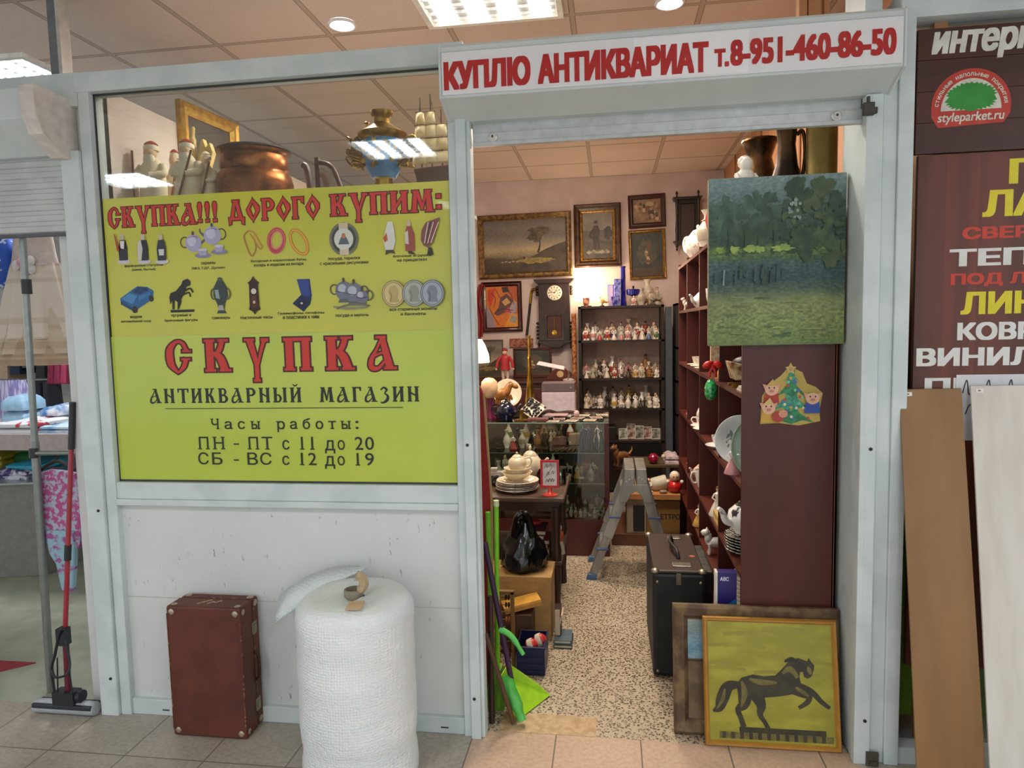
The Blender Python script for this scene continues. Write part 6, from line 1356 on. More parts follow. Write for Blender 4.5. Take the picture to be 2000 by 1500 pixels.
c = P(992, 768, 'y', 2.62); t = thing('decorative_plate', 'large cream plate standing on edge behind the brown horse figurine', 'plate', (c.x, 2.62, GZ)); m = MB(); m.M = Matrix.Translation((c.x, 2.62, c.z)) @ Matrix.Rotation(1.4, 4, 'X'); m.lathe(plate_prof(.108, .014), n=36); m.build('dish', C('d8c8b0', .3, coat=.3), t, smooth=45); MB().box(c.x-.03, c.x+.03, 2.62, 2.67, GZ, c.z-.08).build('stand', DKWOOD, t)
c = P(983, 770, 'y', 2.45); t = thing('horse_figurine', 'brown wooden horse figurine before the cream plate on the display case', 'figurine', (c.x, 2.45, GZ)); q = MB(); s_ = .14; z0 = c.z-.09
q.ell((c.x-.01, 2.45, z0+.09), .06, .035, .045, 12, 8, Matrix.Rotation(-.4, 3, 'Y')); q.tube(spline([(c.x+.02, 2.45, z0+.1), (c.x+.045, 2.45, z0+.15), (c.x+.07, 2.45, z0+.165)], 5), [.032, .031, .03, .028, .026, .024, .024, .024, .022, .02, .018], 8); q.ell((c.x+.085, 2.45, z0+.15), .03, .016, .018, 10, 6, Matrix.Rotation(.5, 3, 'Y'))
for (dx, dz) in ((-.05, 0), (-.03, 0), (.04, .0), (.06, .05)): q.tube([(c.x+dx*.7, 2.45, z0+.08), (c.x+dx, 2.45, z0+.04+dz*.3), (c.x+dx*.95, 2.45, z0-.0+dz)], [.018, .012, .011], 6)
q.tube(spline([(c.x-.06, 2.45, z0+.1), (c.x-.09, 2.45, z0+.06), (c.x-.095, 2.45, z0)], 4), .012, 6); q.build('body', two('7a4a1e', '9a6428', .35, 30), t, smooth=60); MB().box(c.x-.08, c.x+.06, 2.42, 2.48, GZ, z0).build('base', DKWOOD, t)
c = P(988, 822, 'y', 2.2); teapot((c.x, 2.22, GZ+.0005), .068, 'dark navy teapot on the display case in front of the horse figurine', C('10142c', .12, coat=.6), rz=PI-.2, tall=1.1)
one('candlestick', MB().lathe([(0, 0), (.05, 0), (.05, .006), (.016, .014), (.01, .05), (.014, .06), (.022, .075), (.018, .075), (0, .07)], n=20), BRASS, (P(1018, 822, 'y', 2.15).x, 2.15, GZ+.0005), 'low brass candle dish on the display case right of the navy teapot', 'candlestick')
c = P(1043, 808, 'y', 2.4); t = thing('bead_tray', 'white rimmed tilted tray heaped with black beads on the display case', 'tray', (c.x, 2.4, GZ)); M_ = Matrix.Translation((c.x, 2.36, GZ+.055)) @ Matrix.Rotation(.9, 4, 'X') @ Matrix.Rotation(.12, 4, 'Z'); q = MB(); q.M = M_; q.lathe([(0, -.01), (.08, -.01), (.095, .006), (.09, .008), (.078, 0), (0, 0)], n=4); q.build('tray', C('e0d6c0', .3), t); q = MB(); q.M = M_; rnd = random.Random(9)
for k in range(60): u_, v_ = (rnd.random()-.5)*.085, (rnd.random()-.5)*.085; q.ell((u_+v_, u_-v_, .006+.008*rnd.random()), .009, .009, .008, 7, 5)
o = q.build('beads', C('16161a', .12, coat=.7), t, smooth=60); o['kind'] = 'stuff'
c = P(1036, 800, 'y', 2.55); zt = P(1036, 655, 'y', 2.55).z; t = thing('brass_lamp_stand', 'tall slender brass stand with flared foot on the display case', 'lamp stand', (c.x, 2.55, GZ)); H_ = zt-GZ; MB().lathe([(.05, 0), (.048, .02), (.036, .1), (.026, .2), (.016, .3), (.012, H_*.7), (.014, H_*.72), (.009, H_*.74), (.008, H_*.97), (.014, H_*.98), (.012, H_)], (c.x, 2.55, GZ+.0005), 18).build('stem', BRASS, t, smooth=45); MB().ell((c.x, 2.52, GZ+.1), .022, .018, .022).build('knob', BLACKM, t, smooth=60)
x0, x1, z0, z1 = rect(1058, 748, 1123, 806, 2.55); t = thing('printer', 'grey and white office machine standing on the display case', 'printer', ((x0+x1)/2, 2.6, GZ)); zm = P(1090, 766, 'y', 2.55).z; MB().box(x0, x1, 2.55, 2.72, GZ+.0005, zm).build('white_front', C('b8a8ac', .5), t, bev=.005); MB().box(x0, x1, 2.55, 2.72, zm+.001, z1).build('grey_lid', C('5a4a4c', .5), t, bev=.004); MB().lathe([(.009, 0), (.009, .003)], (x1-.03, 2.55, (zm+z1)/2), 12, rot=Matrix.Rotation(PI/2, 3, 'X')).build('button', C('7a6a6a', .3), t)
one('scarf', MB().tube(spline([(-.5, 2.4, GZ+.01), (-.44, 2.42, GZ+.03), (-.38, 2.45, GZ+.012), (-.3, 2.44, GZ+.02), (-.24, 2.46, GZ+.01)], 6), [.012]*25, 7), C('3a2220', .7), (0, 0, .004), 'dark cloth strap lying before the white office machine', 'cloth')
PH = [two('6a5a4a', 'b8aa90', .5, 40, 3), two('5a3a34', '9a7a6a', .5, 35, 3), two('4a4a44', 'c8bca0', .5, 45, 3)]; rnd = random.Random(12)
lab = ['brown photo print', 'reddish photo print', 'yellowed photo print']
for i in range(9):
    px = 1080+i*12; p_ = P(px, 818-6*(i % 2), 'z', GZ); q = MB(); yy = 2.12+.13*(i % 3); x = P(px, 818, 'y', yy).x; q.M = Matrix.Translation((x, yy, GZ+.001+i*.0012)) @ Matrix.Rotation(rnd.uniform(-.3, .3), 4, 'Z'); q.box(-.04, .04, -.05, .05, 0, .001); q.m(1).box(-.036, .036, -.046, .046, .001, .0012); single('photograph', q, [C('d8d0c0', .5), PH[i % 3]], '%s, %s from the left on top of the display case' % (lab[i % 3], ORD[i]), 'photo')
q = MB().box(-.56, -.42, 2.1, 2.18, GZ+.0005, GZ+.02); single('tray', q, C('6a3a3a', .4), 'flat dark pink box in front of the black beads tray', 'box', bev=.003); q = MB(); single('vase_piece', MB().ell((-.235, 2.3, GZ+.028), .02, .02, .026), C('c8a8a4', .4), 'small pale egg among the photos on the display case', 'ornament', smooth=60)
book('pink grey magazine lying before the printer on the display case', -.46, -.3, 2.28, 2.42, GZ+.0135, GZ+.018, C('a88a8a', .5), name='magazine', cat='magazine')
# ------------------------------------------------------------------ sideboard by the back wall and what stands on it
SBZ = P(1000, 745, 'y', 3.45).z
t = thing('sideboard', 'dark reddish sideboard along the back wall behind the display case', 'sideboard', (-.9, 3.75, 0))
MB().box(-1.7, -.38, 3.42, 4.1, .0, SBZ-.02).build('carcass', wood('32120e', '421a14', .4), t, bev=.004); MB().box(-1.72, -.36, 3.4, 4.12, SBZ-.02, SBZ).build('top', wood('32120e', '421a14', .35, 'x'), t, bev=.004)
for k in range(3): d = MB().box(-1.66+k*.44, -1.25+k*.44, 3.405, 3.419, .08, SBZ-.06).build('door', wood('3c1712', '4c2018', .4), t, bev=.004); MB().ell((-1.27+k*.44, 3.4, .6), .012, .012, .012, 8, 6).build('knob', BRASS, d, smooth=60)
c = P(987, 735, 'y', 3.46); t = thing('doll', 'doll in red jacket and pale trousers standing on the sideboard', 'doll', (c.x, 3.46, SBZ)); k = (P(988, 735, 'y', 3.46).x-c.x)
m = MB(); [m.tube([(c.x+s*4*k, 3.46, SBZ+.001), (c.x+s*4.5*k, 3.46, SBZ+12*k), (c.x+s*4*k, 3.46, SBZ+26*k)], [2.6*k, 3*k, 3.4*k], 8) for s in (-1, 1)]; m.build('trousers', C('b8a094', .6), t, smooth=50)
m = MB(); m.lathe([(10*k, 22*k), (8.5*k, 34*k), (9*k, 44*k), (7*k, 50*k), (3*k, 52*k)], (c.x, 3.46, SBZ), 14, sy=.7); [m.tube([(c.x+s*8*k, 3.46, SBZ+48*k), (c.x+s*14*k, 3.45, SBZ+38*k), (c.x+s*16*k, 3.44, SBZ+27*k)], [3.2*k, 3*k, 2.6*k], 7) for s in (-1, 1)]; m.build('jacket', C('9c1c22', .5), t, smooth=50)
m = MB(); m.ell((c.x, 3.46, SBZ+57*k), 5*k, 5*k, 6*k, 10, 8); [m.ell((c.x+s*16.5*k, 3.44, SBZ+24*k), 2*k, 2*k, 2.4*k, 8, 5) for s in (-1, 1)]; m.build('head_and_hands', SKIN, t, smooth=60); MB().ell((c.x, 3.463, SBZ+60*k), 5.6*k, 5.6*k, 5*k, 10, 7).build('cap', C('7a2426', .6), t, smooth=60); m = MB(); [m.ell((c.x+s*4*k, 3.455, SBZ+1.5*k), 3*k, 4*k, 1.5*k, 8, 5) for s in (-1, 1)]; m.build('shoes', BLACKM, t, smooth=60)
def r4(x0, y0, x1, y1, y): a = rect(x0, y0, x1, y1, y); return (a[0]+a[1])/2, a[2], a[1]-a[0], a[3]-a[2]
LANDM = paintmat('cloud_landscape', [(0, '2c2219', '3c3022'), (.15, '3c3020', '54462c'), (.26, '4a3c28', '5a4c34'), (.3, '6a5c46', '7c6c50'), (.42, '9c8a68', 'ac9a76'), (.55, '7a7062', '8f8470'), (.7, '5c5750', '746c62'), (.85, '6a635a', '7f766a'), (1, '575049', '6a6258')], .07, 4, .3)
DG = two('5a4226', '86683a', .4, 30, 4, metal=.3); GF = two('6e4f22', '9a7430', .4, 40, 4, metal=.4); YW = 4.198
def sky_land(A):
    A.rect(0, 1, 0, 1, LANDM); A.up(); rnd = random.Random(1); A.poly([(.45, .18), (.6, .3), (.75, .42), (.88, .5), (1, .55), (1, 0), (.4, 0)], two('33291e', '44382a', .5, 12, 5)); A.up()
    A.stroke([(.66, .36), (.685, .5), (.68, .68)], [.03, .018, .012], '2a2118')
    for k in range(14): A.poly(blobpts(.68+.2*(rnd.random()-.5), .7+.22*(rnd.random()-.5), .05, .045, rnd, .5, 12), two('3a3226', '5c5038', .5, 30, 4))
    A.up(); A.poly(blobpts(.62, .22, .2, .06, rnd, .3), two('6a5c30', '8a7838', .5, 20, 4)); [A.ell(.22+.045*i, .2+.01*(i % 2), .02, .012, '9a8e7a', 10) for i in range(5)]; A.ell(.49, .27, .012, .03, '1e1814', 10); A.up()
def hunter(A):
    A.rect(0, 1, 0, 1, two('6a6258', '7c7468', .5, 7, 4)); A.up(); A.rect(0, 1, 0, .45, two('3a342c', '4c443a', .5, 14, 4)); A.rect(0, 1, .38, .62, two('4a423c', '5c5248', .5, 9, 4)); A.up(); rnd = random.Random(6); A.poly(blobpts(.85, .55, .14, .14, rnd, .3), two('2e2a22', '3c362c', .5, 12)); A.up()
    D_ = two('241e18', '3a3026', .5, 16); A.poly([(.36, .2), (.34, .5), (.3, .62), (.38, .72), (.52, .72), (.58, .6), (.54, .45), (.58, .2), (.5, .2), (.47, .38), (.44, .2)], D_); A.stroke([(.3, .6), (.24, .5), (.36, .44)], .06, D_); A.up(); A.ell(.45, .76, .05, .045, '6a5240', 12); A.up(); A.ell(.44, .79, .085, .022, '1e1814', 14); A.ell(.45, .805, .05, .03, '1e1814', 12); A.stroke([(.3, .62), (.62, .36)], .018, '3c2a1a'); [A.poly(blobpts(.2+.15*i, .14, .09, .04, rnd, .4, 12), two('8a8070', '5a5446', .5, 30)) for i in range(5)]; A.up()
def figures_(A):
    A.rect(0, 1, 0, 1, two('6a523c', '8a7052', .5, 9, 4)); A.up(); rnd = random.Random(8)
    for k in range(26): A.poly(blobpts(.1+.8*rnd.random(), .12+.7*rnd.random(), .06, .09, rnd, .4, 11), C(rnd.choice(['4a3424', '9a8468', '7a4a3a', 'b09a78', '3c2c20', '8a6a4a']), .5))
    A.up(); A.poly(blobpts(.62, .8, .16, .1, rnd, .3), 'a89468'); A.up()
def stilll(A):
    A.rect(0, 1, 0, 1, two('24261f', '33342a', .5, 8, 4)); A.up(); rnd = random.Random(3); A.poly(blobpts(.5, .55, .3, .3, rnd, .2), two('3a3a2c', '4a4836', .5, 14)); A.rect(0, 1, 0, .2, two('3c2c1c', '4a3822', .5, 10)); A.up(); [A.poly(blobpts(.5+.12*(rnd.random()-.5), .3+.4*rnd.random(), .05, .04, rnd, .3, 12), C(rnd.choice(['8a6a3a', 'a8946a', '6a3a2a']), .5)) for k in range(10)]; A.up()
def abstract(A):
    A.rect(0, 1, 0, 1, C('c06a20', .4)); A.up(); A.poly([(0, 1), (0, .55), (.18, .3), (.3, .0), (0, 0)], C('8a7a86', .4)); A.poly([(.6, 1), (1, 1), (1, .6), (.8, .72)], C('a8502a', .4)); A.poly([(.55, .0), (.8, .35), (1, .3), (1, 0)], C('cf8a2a', .4)); A.up()
    A.poly([(.08, .92), (.3, .97), (.2, .6), (.12, .5), (.05, .7)], C('b83a26', .4)); A.poly([(.45, .72), (.65, .82), (.82, .7), (.9, .55), (.85, .4), (.6, .36), (.35, .28), (.24, .34), (.4, .5)], C('5a3a3a', .4)); A.poly([(.7, .3), (.95, .36), (.98, .6), (.85, .62), (.74, .45)], C('9a8a94', .4)); A.poly([(.72, .12), (.92, .1), (.98, .24), (.8, .3)], C('8a8a7a', .4)); A.up()
    A.poly([(.5, .62), (.66, .72), (.78, .6), (.6, .52)], C('c09a5a', .4)); A.poly([(.55, .38), (.8, .34), (.72, .5)], C('a8384a', .4)); A.poly([(.5, .98), (.7, .99), (.75, .86), (.55, .84)], C('3a2c2c', .4)); A.up(); [A.stroke(s, .014, '1e1614') for s in ([(.1, .5), (.2, .3), (.4, .05)], [(.24, .34), (.5, .45), (.85, .4)], [(.3, .95), (.4, .8), (.45, .72)], [(.62, .95), (.8, .8), (.88, .55)], [(.16, .85), (.3, .7), (.24, .5)])]; A.up()
cx, z0, w, h = r4(934, 416, 1117, 542, 4.15); framed('large gilt framed landscape with lone tree under a cloudy sky on the back wall', cx, YW, z0, w, h, .055, .05, DG, sky_land, tilt=-.012)
cx, z0, w, h = r4(1122, 397, 1214, 521, 4.15); framed('dark wood framed painting of a hunter with hat on the back wall', cx, YW, z0, w, h, .06, .05, two('2e1a10', '4a2c18', .45, 20, 4), hunter, slip=(.022, GF), tilt=-.01)
cx, z0, w, h = r4(1228, 379, 1301, 444, 4.17); framed('small dark framed picture of figures, uppermost right on the back wall', cx, YW, z0, w, h, .045, .03, wood('33140e', '43201a', .45, 'x'), figures_, tilt=-.03)
cx, z0, w, h = r4(1230, 448, 1302, 545, 4.17); framed('narrow gilt framed dark still life right of the hunter painting', cx, YW, z0, w, h, .028, .035, GF, stilll, tilt=-.03)
cx, z0, w, h = r4(941, 550, 1020, 648, 4.17); framed('orange abstract picture in glossy mahogany frame above the doll', cx, YW, z0, w, h, .045, .035, C('380e0a', .2, coat=.5), abstract, tilt=-.01)
cx, z0, w, h = r4(905, 668, 982, 742, 3.9); framed('small unlit landscape picture behind the doll on the sideboard', cx, 3.95, SBZ+.001, w, h, .012, .02, wood('5a4030', '6a4c38', .5, 'x'), sky_land)
cx, z0, w, h = r4(1003, 688, 1078, 745, 3.9); framed('dark framed picture leaning behind the brass stand on the sideboard', cx, 3.9, SBZ+.001, w, h+.0, .02, .02, wood('3c1810', '4c2218', .4, 'x'), stilll)
x0, x1, z0, z1 = rect(995, 661, 1041, 678, 4.17); t = thing('plaque', 'small red patterned plaque on the back wall under the cane', 'plaque', ((x0+x1)/2, 4.19, z0)); MB().box(x0, x1, 4.18, 4.198, z0, z1).build('board', two('6a2a1e', 'a86a50', .5, 60, 3), t, bev=.002)
# wall clock
def wclock():
    x0, x1, z0, z1 = rect(1052, 551, 1113, 672, 4.1); w = x1-x0; cx = (x0+x1)/2; yb = 4.198; yf = 4.1
    t = thing('wall_clock', 'dark carved wall clock with white dial hanging on the back wall', 'clock', (cx, 4.15, z0)); DW = two('1c0e0a', '2e1610', .35, 20, 3)
    MB().box(x0, x1, yf, yb, z0+.03, z1).build('case', DW, t, bev=.004); m = MB(); m.prism([(x0-.045, z1+.03), (x1+.045, z1+.03), (x1+.035, z1+.012), (x1+.01, z1-.012), (x0-.01, z1-.012), (x0-.035, z1+.012)], yf-.03, yb); m.build('cornice', DW, t, bev=.003)
    m = MB(); m.prism([(x0-.01, z0+.03), (x1+.01, z0+.03), (x1+.005, z0+.012), (cx+.09, z0-.005), (cx+.05, z0-.04), (cx-.05, z0-.04), (cx-.09, z0-.005), (x0-.005, z0+.012)], yf-.01, yb); m.build('base_moulding', DW, t, bev=.003)
    for s, x in ((-1, x0), (1, x1)):
        m = MB()
        for k in range(5): m.ell((x+s*.012, yf+.03, z0+.06+k*.035), .018, .014, .014, 8, 6)
        m2 = MB()
        for k in range(3): m2.ell((x+s*.012, yf+.03, z1-.05-k*.03), .018, .014, .017, 8, 6)
        m.lathe([(0, -.05), (.012, -.035), (.006, -.02), (.016, 0), (.008, .02)], (x+s*.005, yf+.03, z0+.0), 10); m2.build('carved_trim', DW, t, smooth=50); m.build('carved_trim', DW, t, smooth=50)
    R = Matrix.Rotation(PI/2, 3, 'X'); zc = P(1082, 572, 'y', yf).z; xc = P(1083, 572, 'y', yf).x
    d = MB().lathe([(0, .012), (.066, .012), (.072, .006), (.072, 0)], (xc, yf, zc), 30, rot=R).build('dial', C('d8d0bc', .4, var=.03), t, smooth=30)
    A = Art((xc, yf-.0125, zc), (1, 0, 0), (0, 0, 1))
    for k in range(12): a = PI/2-2*PI*k/12; A.stroke([(.046*math.cos(a), .046*math.sin(a)), (.06*math.cos(a), .06*math.sin(a))], .008, '2a2018')
    A.ring(0, 0, .034, .034, .003, '6a5a40'); A.up(); A.stroke([(0, 0), (.022, .026)], .006, '14100c'); A.stroke([(0, 0), (-.045, .012)], .005, '14100c'); A.ell(0, 0, .006, .006, '14100c', 10); A.build('numerals_and_hands', d)
    q = MB(); q.box(cx-.065, cx+.065, yf-.004, yf, z0+.05, z0+.27); q.build('door_glass', two('3a1c14', '5a3024', .15, 5, 2, coat=.5), t); m = MB(); m.frame(cx-.09, cx+.09, z0+.035, z0+.29, yf-.012, yf, [(0, 0), (0, 1), (.02, .8), (.024, .2)]); m.build('door_frame', DW, t)
    q = MB().lathe([(0, 0), (.024, 0), (.024, .004), (0, .006)], (cx, yf-.004, z0+.11), 16, rot=R).tube([(cx, yf-.006, z0+.12), (cx, yf-.006, z0+.26)], .0025, 5); q.build('pendulum', BRASS, t, smooth=45)
wclock()
x0, x1, z0, z1 = rect(1322, 390, 1364, 470, 4.1); t = thing('clock_case', 'empty black clock case with turned finials at the right of the back wall', 'clock', ((x0+x1)/2, 4.15, z0)); EB = two('120e0c', '1e1612', .35, 20)
MB().box(x0+.01, x1-.01, 4.13, 4.198, z0, z1).build('case', C('3a2a24', .5), t); m = MB(); m.frame(x0+.0, x1-.0, z0, z1, 4.1, 4.14, [(0, 0), (0, 1), (.03, 1), (.034, 0)]); m.build('frame', EB, t); m = MB(); m.prism([(x0-.035, z1+.025), (x1+.035, z1+.025), (x1+.02, z1), (x0-.02, z1)], 4.07, 4.198); m.build('cornice', EB, t); m = MB(); m.prism([(x0-.03, z0), (x1+.03, z0), (x1+.0, z0-.03), (x0, z0-.03)], 4.08, 4.198); m.build('base_moulding', EB, t)
for x in (x0, x1):
    m = MB(); m.lathe([(0, .06), (.008, .05), (.014, .035), (.006, .02), (.012, 0)], (x, 4.1, z1+.025), 10).lathe([(.012, 0), (.014, -.02), (.006, -.035), (.011, -.05), (0, -.065)], (x, 4.1, z0-.03), 10); m.build('finial', EB, t, smooth=50); MB().lathe([(.014, 0), (.012, .05), (.016, .1), (.01, .2), (.015, z1-z0)], (x, 4.095, z0), 10).build('column', EB, t, smooth=50)
# cane, ribbon
a, b = P(1038, 572, 'y', 4.17), P(1029, 655, 'y', 4.17); t = thing('cane', 'dark cane with brass handle hanging beside the wall clock', 'cane', tuple(b)); MB().tube([b, a.lerp(b, .25)], .012, 8).build('shaft', BLACKM, t, smooth=50); MB().tube([a.lerp(b, .25), a], .013, 8).tube(spline([a, a+Vector((.01, -.01, .03)), a+Vector((.05, -.01, .035)), a+Vector((.075, -.01, .045))], 5), .012, 8).build('handle', BRASS, t, smooth=50)
pts = [P(938, 556, 'y', 4.16), P(931, 590, 'y', 4.16), P(937, 625, 'y', 4.16), P(936, 660, 'y', 4.16)]; t = thing('ribbon', 'long dark red ribbon hanging left of the orange abstract picture', 'ribbon', tuple(pts[-1])); m = MB(); sp = spline([tuple(p) for p in pts], 6); m.tube(sp, [.016]*len(sp), 6); m.tube([Vector(p)+Vector((.025, 0, .01)) for p in sp], [.011]*len(sp), 6); m.build('strands', C('7a0f18', .5), t, smooth=60)
# desk lamp, mantel clock
a, b = P(1048, 712, 'y', 3.3), P(1103, 718, 'y', 3.3); t = thing('desk_lamp', 'white flat headed desk lamp arching over the office machine', 'lamp', (b.x+.02, 3.45, SBZ)); m = MB(); m.hexa([a+Vector((0, -.04, 0)), b+Vector((0, -.04, -.02)), b+Vector((0, .05, -.02)), a+Vector((0, .05, 0)), a+Vector((.02, -.03, .028)), b+Vector((0, -.03, .01)), b+Vector((0, .04, .01)), a+Vector((.02, .04, .028))]); m.build('shade', C('d8cccc', .4), t, bev=.006); MB().tube(spline([b, b+Vector((.03, .06, -.04)), b+Vector((.02, .15, -.1)), (b.x+.02, 3.47, SBZ+.01)], 5), .006, 7).build('arm', C('c8c0bc', .4), t, smooth=50); MB().lathe([(.05, 0), (.05, .012), (.02, .02)], (b.x+.02, 3.47, SBZ+.0005), 16).build('base', C('c8c0bc', .4), t, smooth=40)
x0, x1, z0, z1 = rect(1068, 720, 1120, 752, 3.5); t = thing('mantel_clock', 'low brown arched mantel clock on the sideboard under the desk lamp', 'clock', ((x0+x1)/2, 3.58, SBZ)); m = MB(); n = 16; pr = [(x0, SBZ+.0005), (x1, SBZ+.0005), (x1, SBZ+.03)]+[((x0+x1)/2+(x1-x0)*.42*math.cos(PI*k/n), SBZ+.03+.075*math.sin(PI*k/n)) for k in range(n+1)]+[(x0, SBZ+.03)]; m.prism(pr, 3.52, 3.62); m.build('case', wood('4a2014', '5e2c1c', .35, 'x'), t, bev=.003); MB().lathe([(.03, 0), (.03, .006)], ((x0+x1)/2, 3.52, SBZ+.055), 20, rot=Matrix.Rotation(PI/2, 3, 'X')).build('dial', C('b89a6a', .4), t)

# ------------------------------------------------------------------ etagere of figurines
EX0, EX1, EY0, EY1 = -.285, .487, 3.86, 4.17; ez = lambda py: P(1215, py, 'y', 3.88).z
LV = [ez(597), ez(664), ez(738), ez(797), ez(860)]
t = thing('etagere', 'dark open shelf unit crowded with figurines at the back wall', 'shelf unit', (.1, 4.0, 0)); EBW = two('1e140f', '2c1c14', .45, 18)
for i, x in enumerate((EX0, EX1-.025)): box1('side', EBW, t, x, x+.025, EY0, EY1, 0, LV[0])
for i, z in enumerate(LV): MB().box(EX0, EX1, EY0, EY1, z-.02, z).build('shelf', EBW, t)
MB().box(EX0, EX1, EY1, EY1+.012, LV[4], LV[0]).build('back_board', C('c4ac9e', .7), t); MB().box(EX0+.026, EX1-.026, EY0+.01, EY0+.022, .02, LV[4]-.022).build('lower_door', C('14100e', .4), t)
single('upright_post', MB().box(.50, .56, 3.88, 3.92, 0, LV[0]-.02), C('4a5058', .5), 'blue grey upright board right of the figurine shelf unit', 'post')
t = thing('pole', 'tall red pole with gold ornament left of the figurine shelf unit', 'pole', (-.325, 4.0, 0)); MB().lathe([(.022, 0), (.022, LV[0]-.06)], (-.33, 3.95, 0), 12).build('shaft', two('8a3420', 'c0864a', .45, 40, 3), t, smooth=50)
rnd = random.Random(33); KS = ['lady', 'lady', 'gentleman', 'couple', 'bird', 'dog', 'seated child', 'seated child', 'vase']; rown = ['top', 'middle', 'lower']
for r in range(3):
    z = LV[r+1]+.0005
    for row, (n, y, h0, h1) in enumerate(((11, 3.90, .075, .11), (11, 3.985, .11, .14), (9, 4.09, .14, .19))):
        for i in range(n):
            x = EX0+.035+(EX1-EX0-.07)*(i+.5)/n+rnd.uniform(-.004, .004); k_ = rnd.choice(KS); c_ = rnd.choice('wwwwrpbgow' if r == 0 else 'wwwoyrpnwk' if r == 1 else 'kwwoynwoww')
            if row < 2 and k_ in ('couple', 'dog', 'bird') and rnd.random() < .6: k_ = rnd.choice(['lady', 'gentleman', 'seated child'])
            figure(k_, c_, (x, y+(.017 if i % 2 else -.017), z), min(rnd.uniform(h0, h1), 1.15*(EX1-EX0-.07)/n/WF[k_]), '%s %s figure, %s in the %s row of the %s figurine shelf' % (CNAME[c_], k_, ORD[i], ('front', 'middle', 'back')[row], rown[r]), 'figurines on the %s shelf of the dark shelf unit' % rown[r], rz=rnd.uniform(-.4, .4), zs=1.15)
# photos on the lowest shelf
z = LV[4]+.0005
PP = ['leftmost small photo', 'second small photo from the left', 'middle small photo', 'second small photo from the right', 'rightmost small photo']
for i in range(5):
    x0 = .08+i*.075; hh = .1+.04*((i*3) % 4)/3; q = MB(); q.M = Matrix.Translation((x0+.035, 3.95+.03*(i % 2), z)) @ Matrix.Rotation(-.25, 4, 'X'); q.box(-.04, .04, 0, .004, 0, hh); q.m(1).box(-.035, .035, -.001, 0, .006, hh-.006); single('photograph', q, [C('c8c4b8', .5), [two('4a5a4a', 'a8a898', .5, 30), two('5a2a22', 'a89a8a', .5, 30), two('3a3a3a', '8a8a80', .5, 30), two('6a3a2a', 'b0988a', .5, 30), two('3a4a3c', '9a8a7a', .5, 30)][i]], PP[i]+' leaning on the lowest shelf of the dark shelf unit', 'photo')
q = MB(); q.box(-.2, .05, 3.92, 4.1, z, z+.12); single('box', q, C('1e1612', .5), 'black box at the left of the lowest shelf in the dark shelf unit', 'box', bev=.006)
# on top of the etagere
zt = LV[0]+.0005
c = P(1145, 568, 'y', 4.0); t = thing('table_lamp', 'lit table lamp with white tiered shades glowing on the figurine shelf unit', 'lamp', (c.x, 4.0, zt)); m = MB(); m.lathe([(.1, -.02), (.085, .04), (.05, .11), (.03, .12)], (c.x, 4.0, P(1145, 562, 'y', 4).z), 24); m.build('shade', emit('fff1d0', 9), t, smooth=60); MB().lathe([(.11, -.075), (.115, -.02), (.1, .0)], (c.x, 4.0, P(1145, 572, 'y', 4).z), 24).build('lower_shade', emit('ffe9c4', 6), t, smooth=60)
MB().lathe([(.05, 0), (.05, .01), (.014, .03), (.012, .14)], (c.x, 4.0, zt), 14).build('stem', BRASS, t, smooth=45); m = MB(); zt_ = P(1145, 540, 'y', 4).z; m.tube([(c.x, 4.0, zt_-.02), (c.x, 4.0, zt_+.02)], .004, 6); m.tube(spline([(c.x-.035, 4, zt_), (c.x-.02, 4, zt_+.012), (c.x, 4, zt_+.004), (c.x+.02, 4, zt_+.012), (c.x+.04, 4, zt_)], 4), .003, 6); m.build('finial', BLACKM, t); point('table_lamp_bulb', (c.x, 3.86, P(1145, 560, 'y', 4).z), 5, (1, .7, .42), .09); point('table_lamp_bulb', (c.x, 4.12, P(1145, 545, 'y', 4).z+.06), 2.2, (1, .68, .4), .05)
c = P(1145, 592, 'y', 3.92); cup((c.x, 3.9, zt), .035, .08, 'cup with red heart shaped flower before the glowing lamp', two('d8a890', '8a3a2a', .3, 30, 3), rz=3)
figure('bird', 'y', (P(1176, 590, 'y', 3.95).x, 3.95, zt), .1, 'gold and cream bird figurine left of the cobalt glass')
CBL = C('1c1f8a', .12, coat=.6); CBL2 = two('2a2f9c', '8a86c8', .15, 30, 2, coat=.6)
for i, (x0p, x1p, t_, y, mt, lb) in enumerate(((1186, 1202, 557, 4.05, two('d0b8c8', '5a4aa0', .2, 80, 1, (1, 0, 0), .45, .55), 'pale violet striped glass box left of the cobalt vases'), (1199, 1213, 546, 4.0, CBL2, 'square cobalt blue glass vase with flared top'))):
    a = rect(x0p, t_, x1p, 598, y); t = thing('vase', lb, 'vase', ((a[0]+a[1])/2, y, zt)); MB().hexa([(a[0]+.01, y-.03, zt), (a[1]-.01, y-.03, zt), (a[1]-.01, y+.03, zt), (a[0]+.01, y+.03, zt), (a[0], y-.04, a[3]), (a[1], y-.04, a[3]), (a[1], y+.04, a[3]), (a[0], y+.04, a[3])]).build('body', mt, t, bev=.004); MB().box(a[0]+.006, a[1]-.006, y-.03, y+.03, a[3], a[3]+.004).build('rim', CBL, t)
a = rect(1190, 580, 1212, 597, 3.92); one('glass_bowl', MB().lathe(bowl_prof(.05, .085), n=4), CBL2, ((a[0]+a[1])/2, 3.92, zt), 'low square cobalt blue bowl in front of the tall cobalt vase', 'bowl', rz=PI/4, smooth=20)
zz = P(1217, 520, 'y', 4.05).z; one('vase', MB().lathe([(0, 0), (.03, 0), (.034, .01), (.026, .1), (.022, zz-zt-.02), (.028, zz-zt), (.022, zz-zt), (.018, .1), (0, .01)], n=8), CBL, (P(1217, 590, 'y', 4.05).x, 4.05, zt), 'tall slim cobalt blue glass vase on the figurine shelf unit', 'vase', smooth=20)
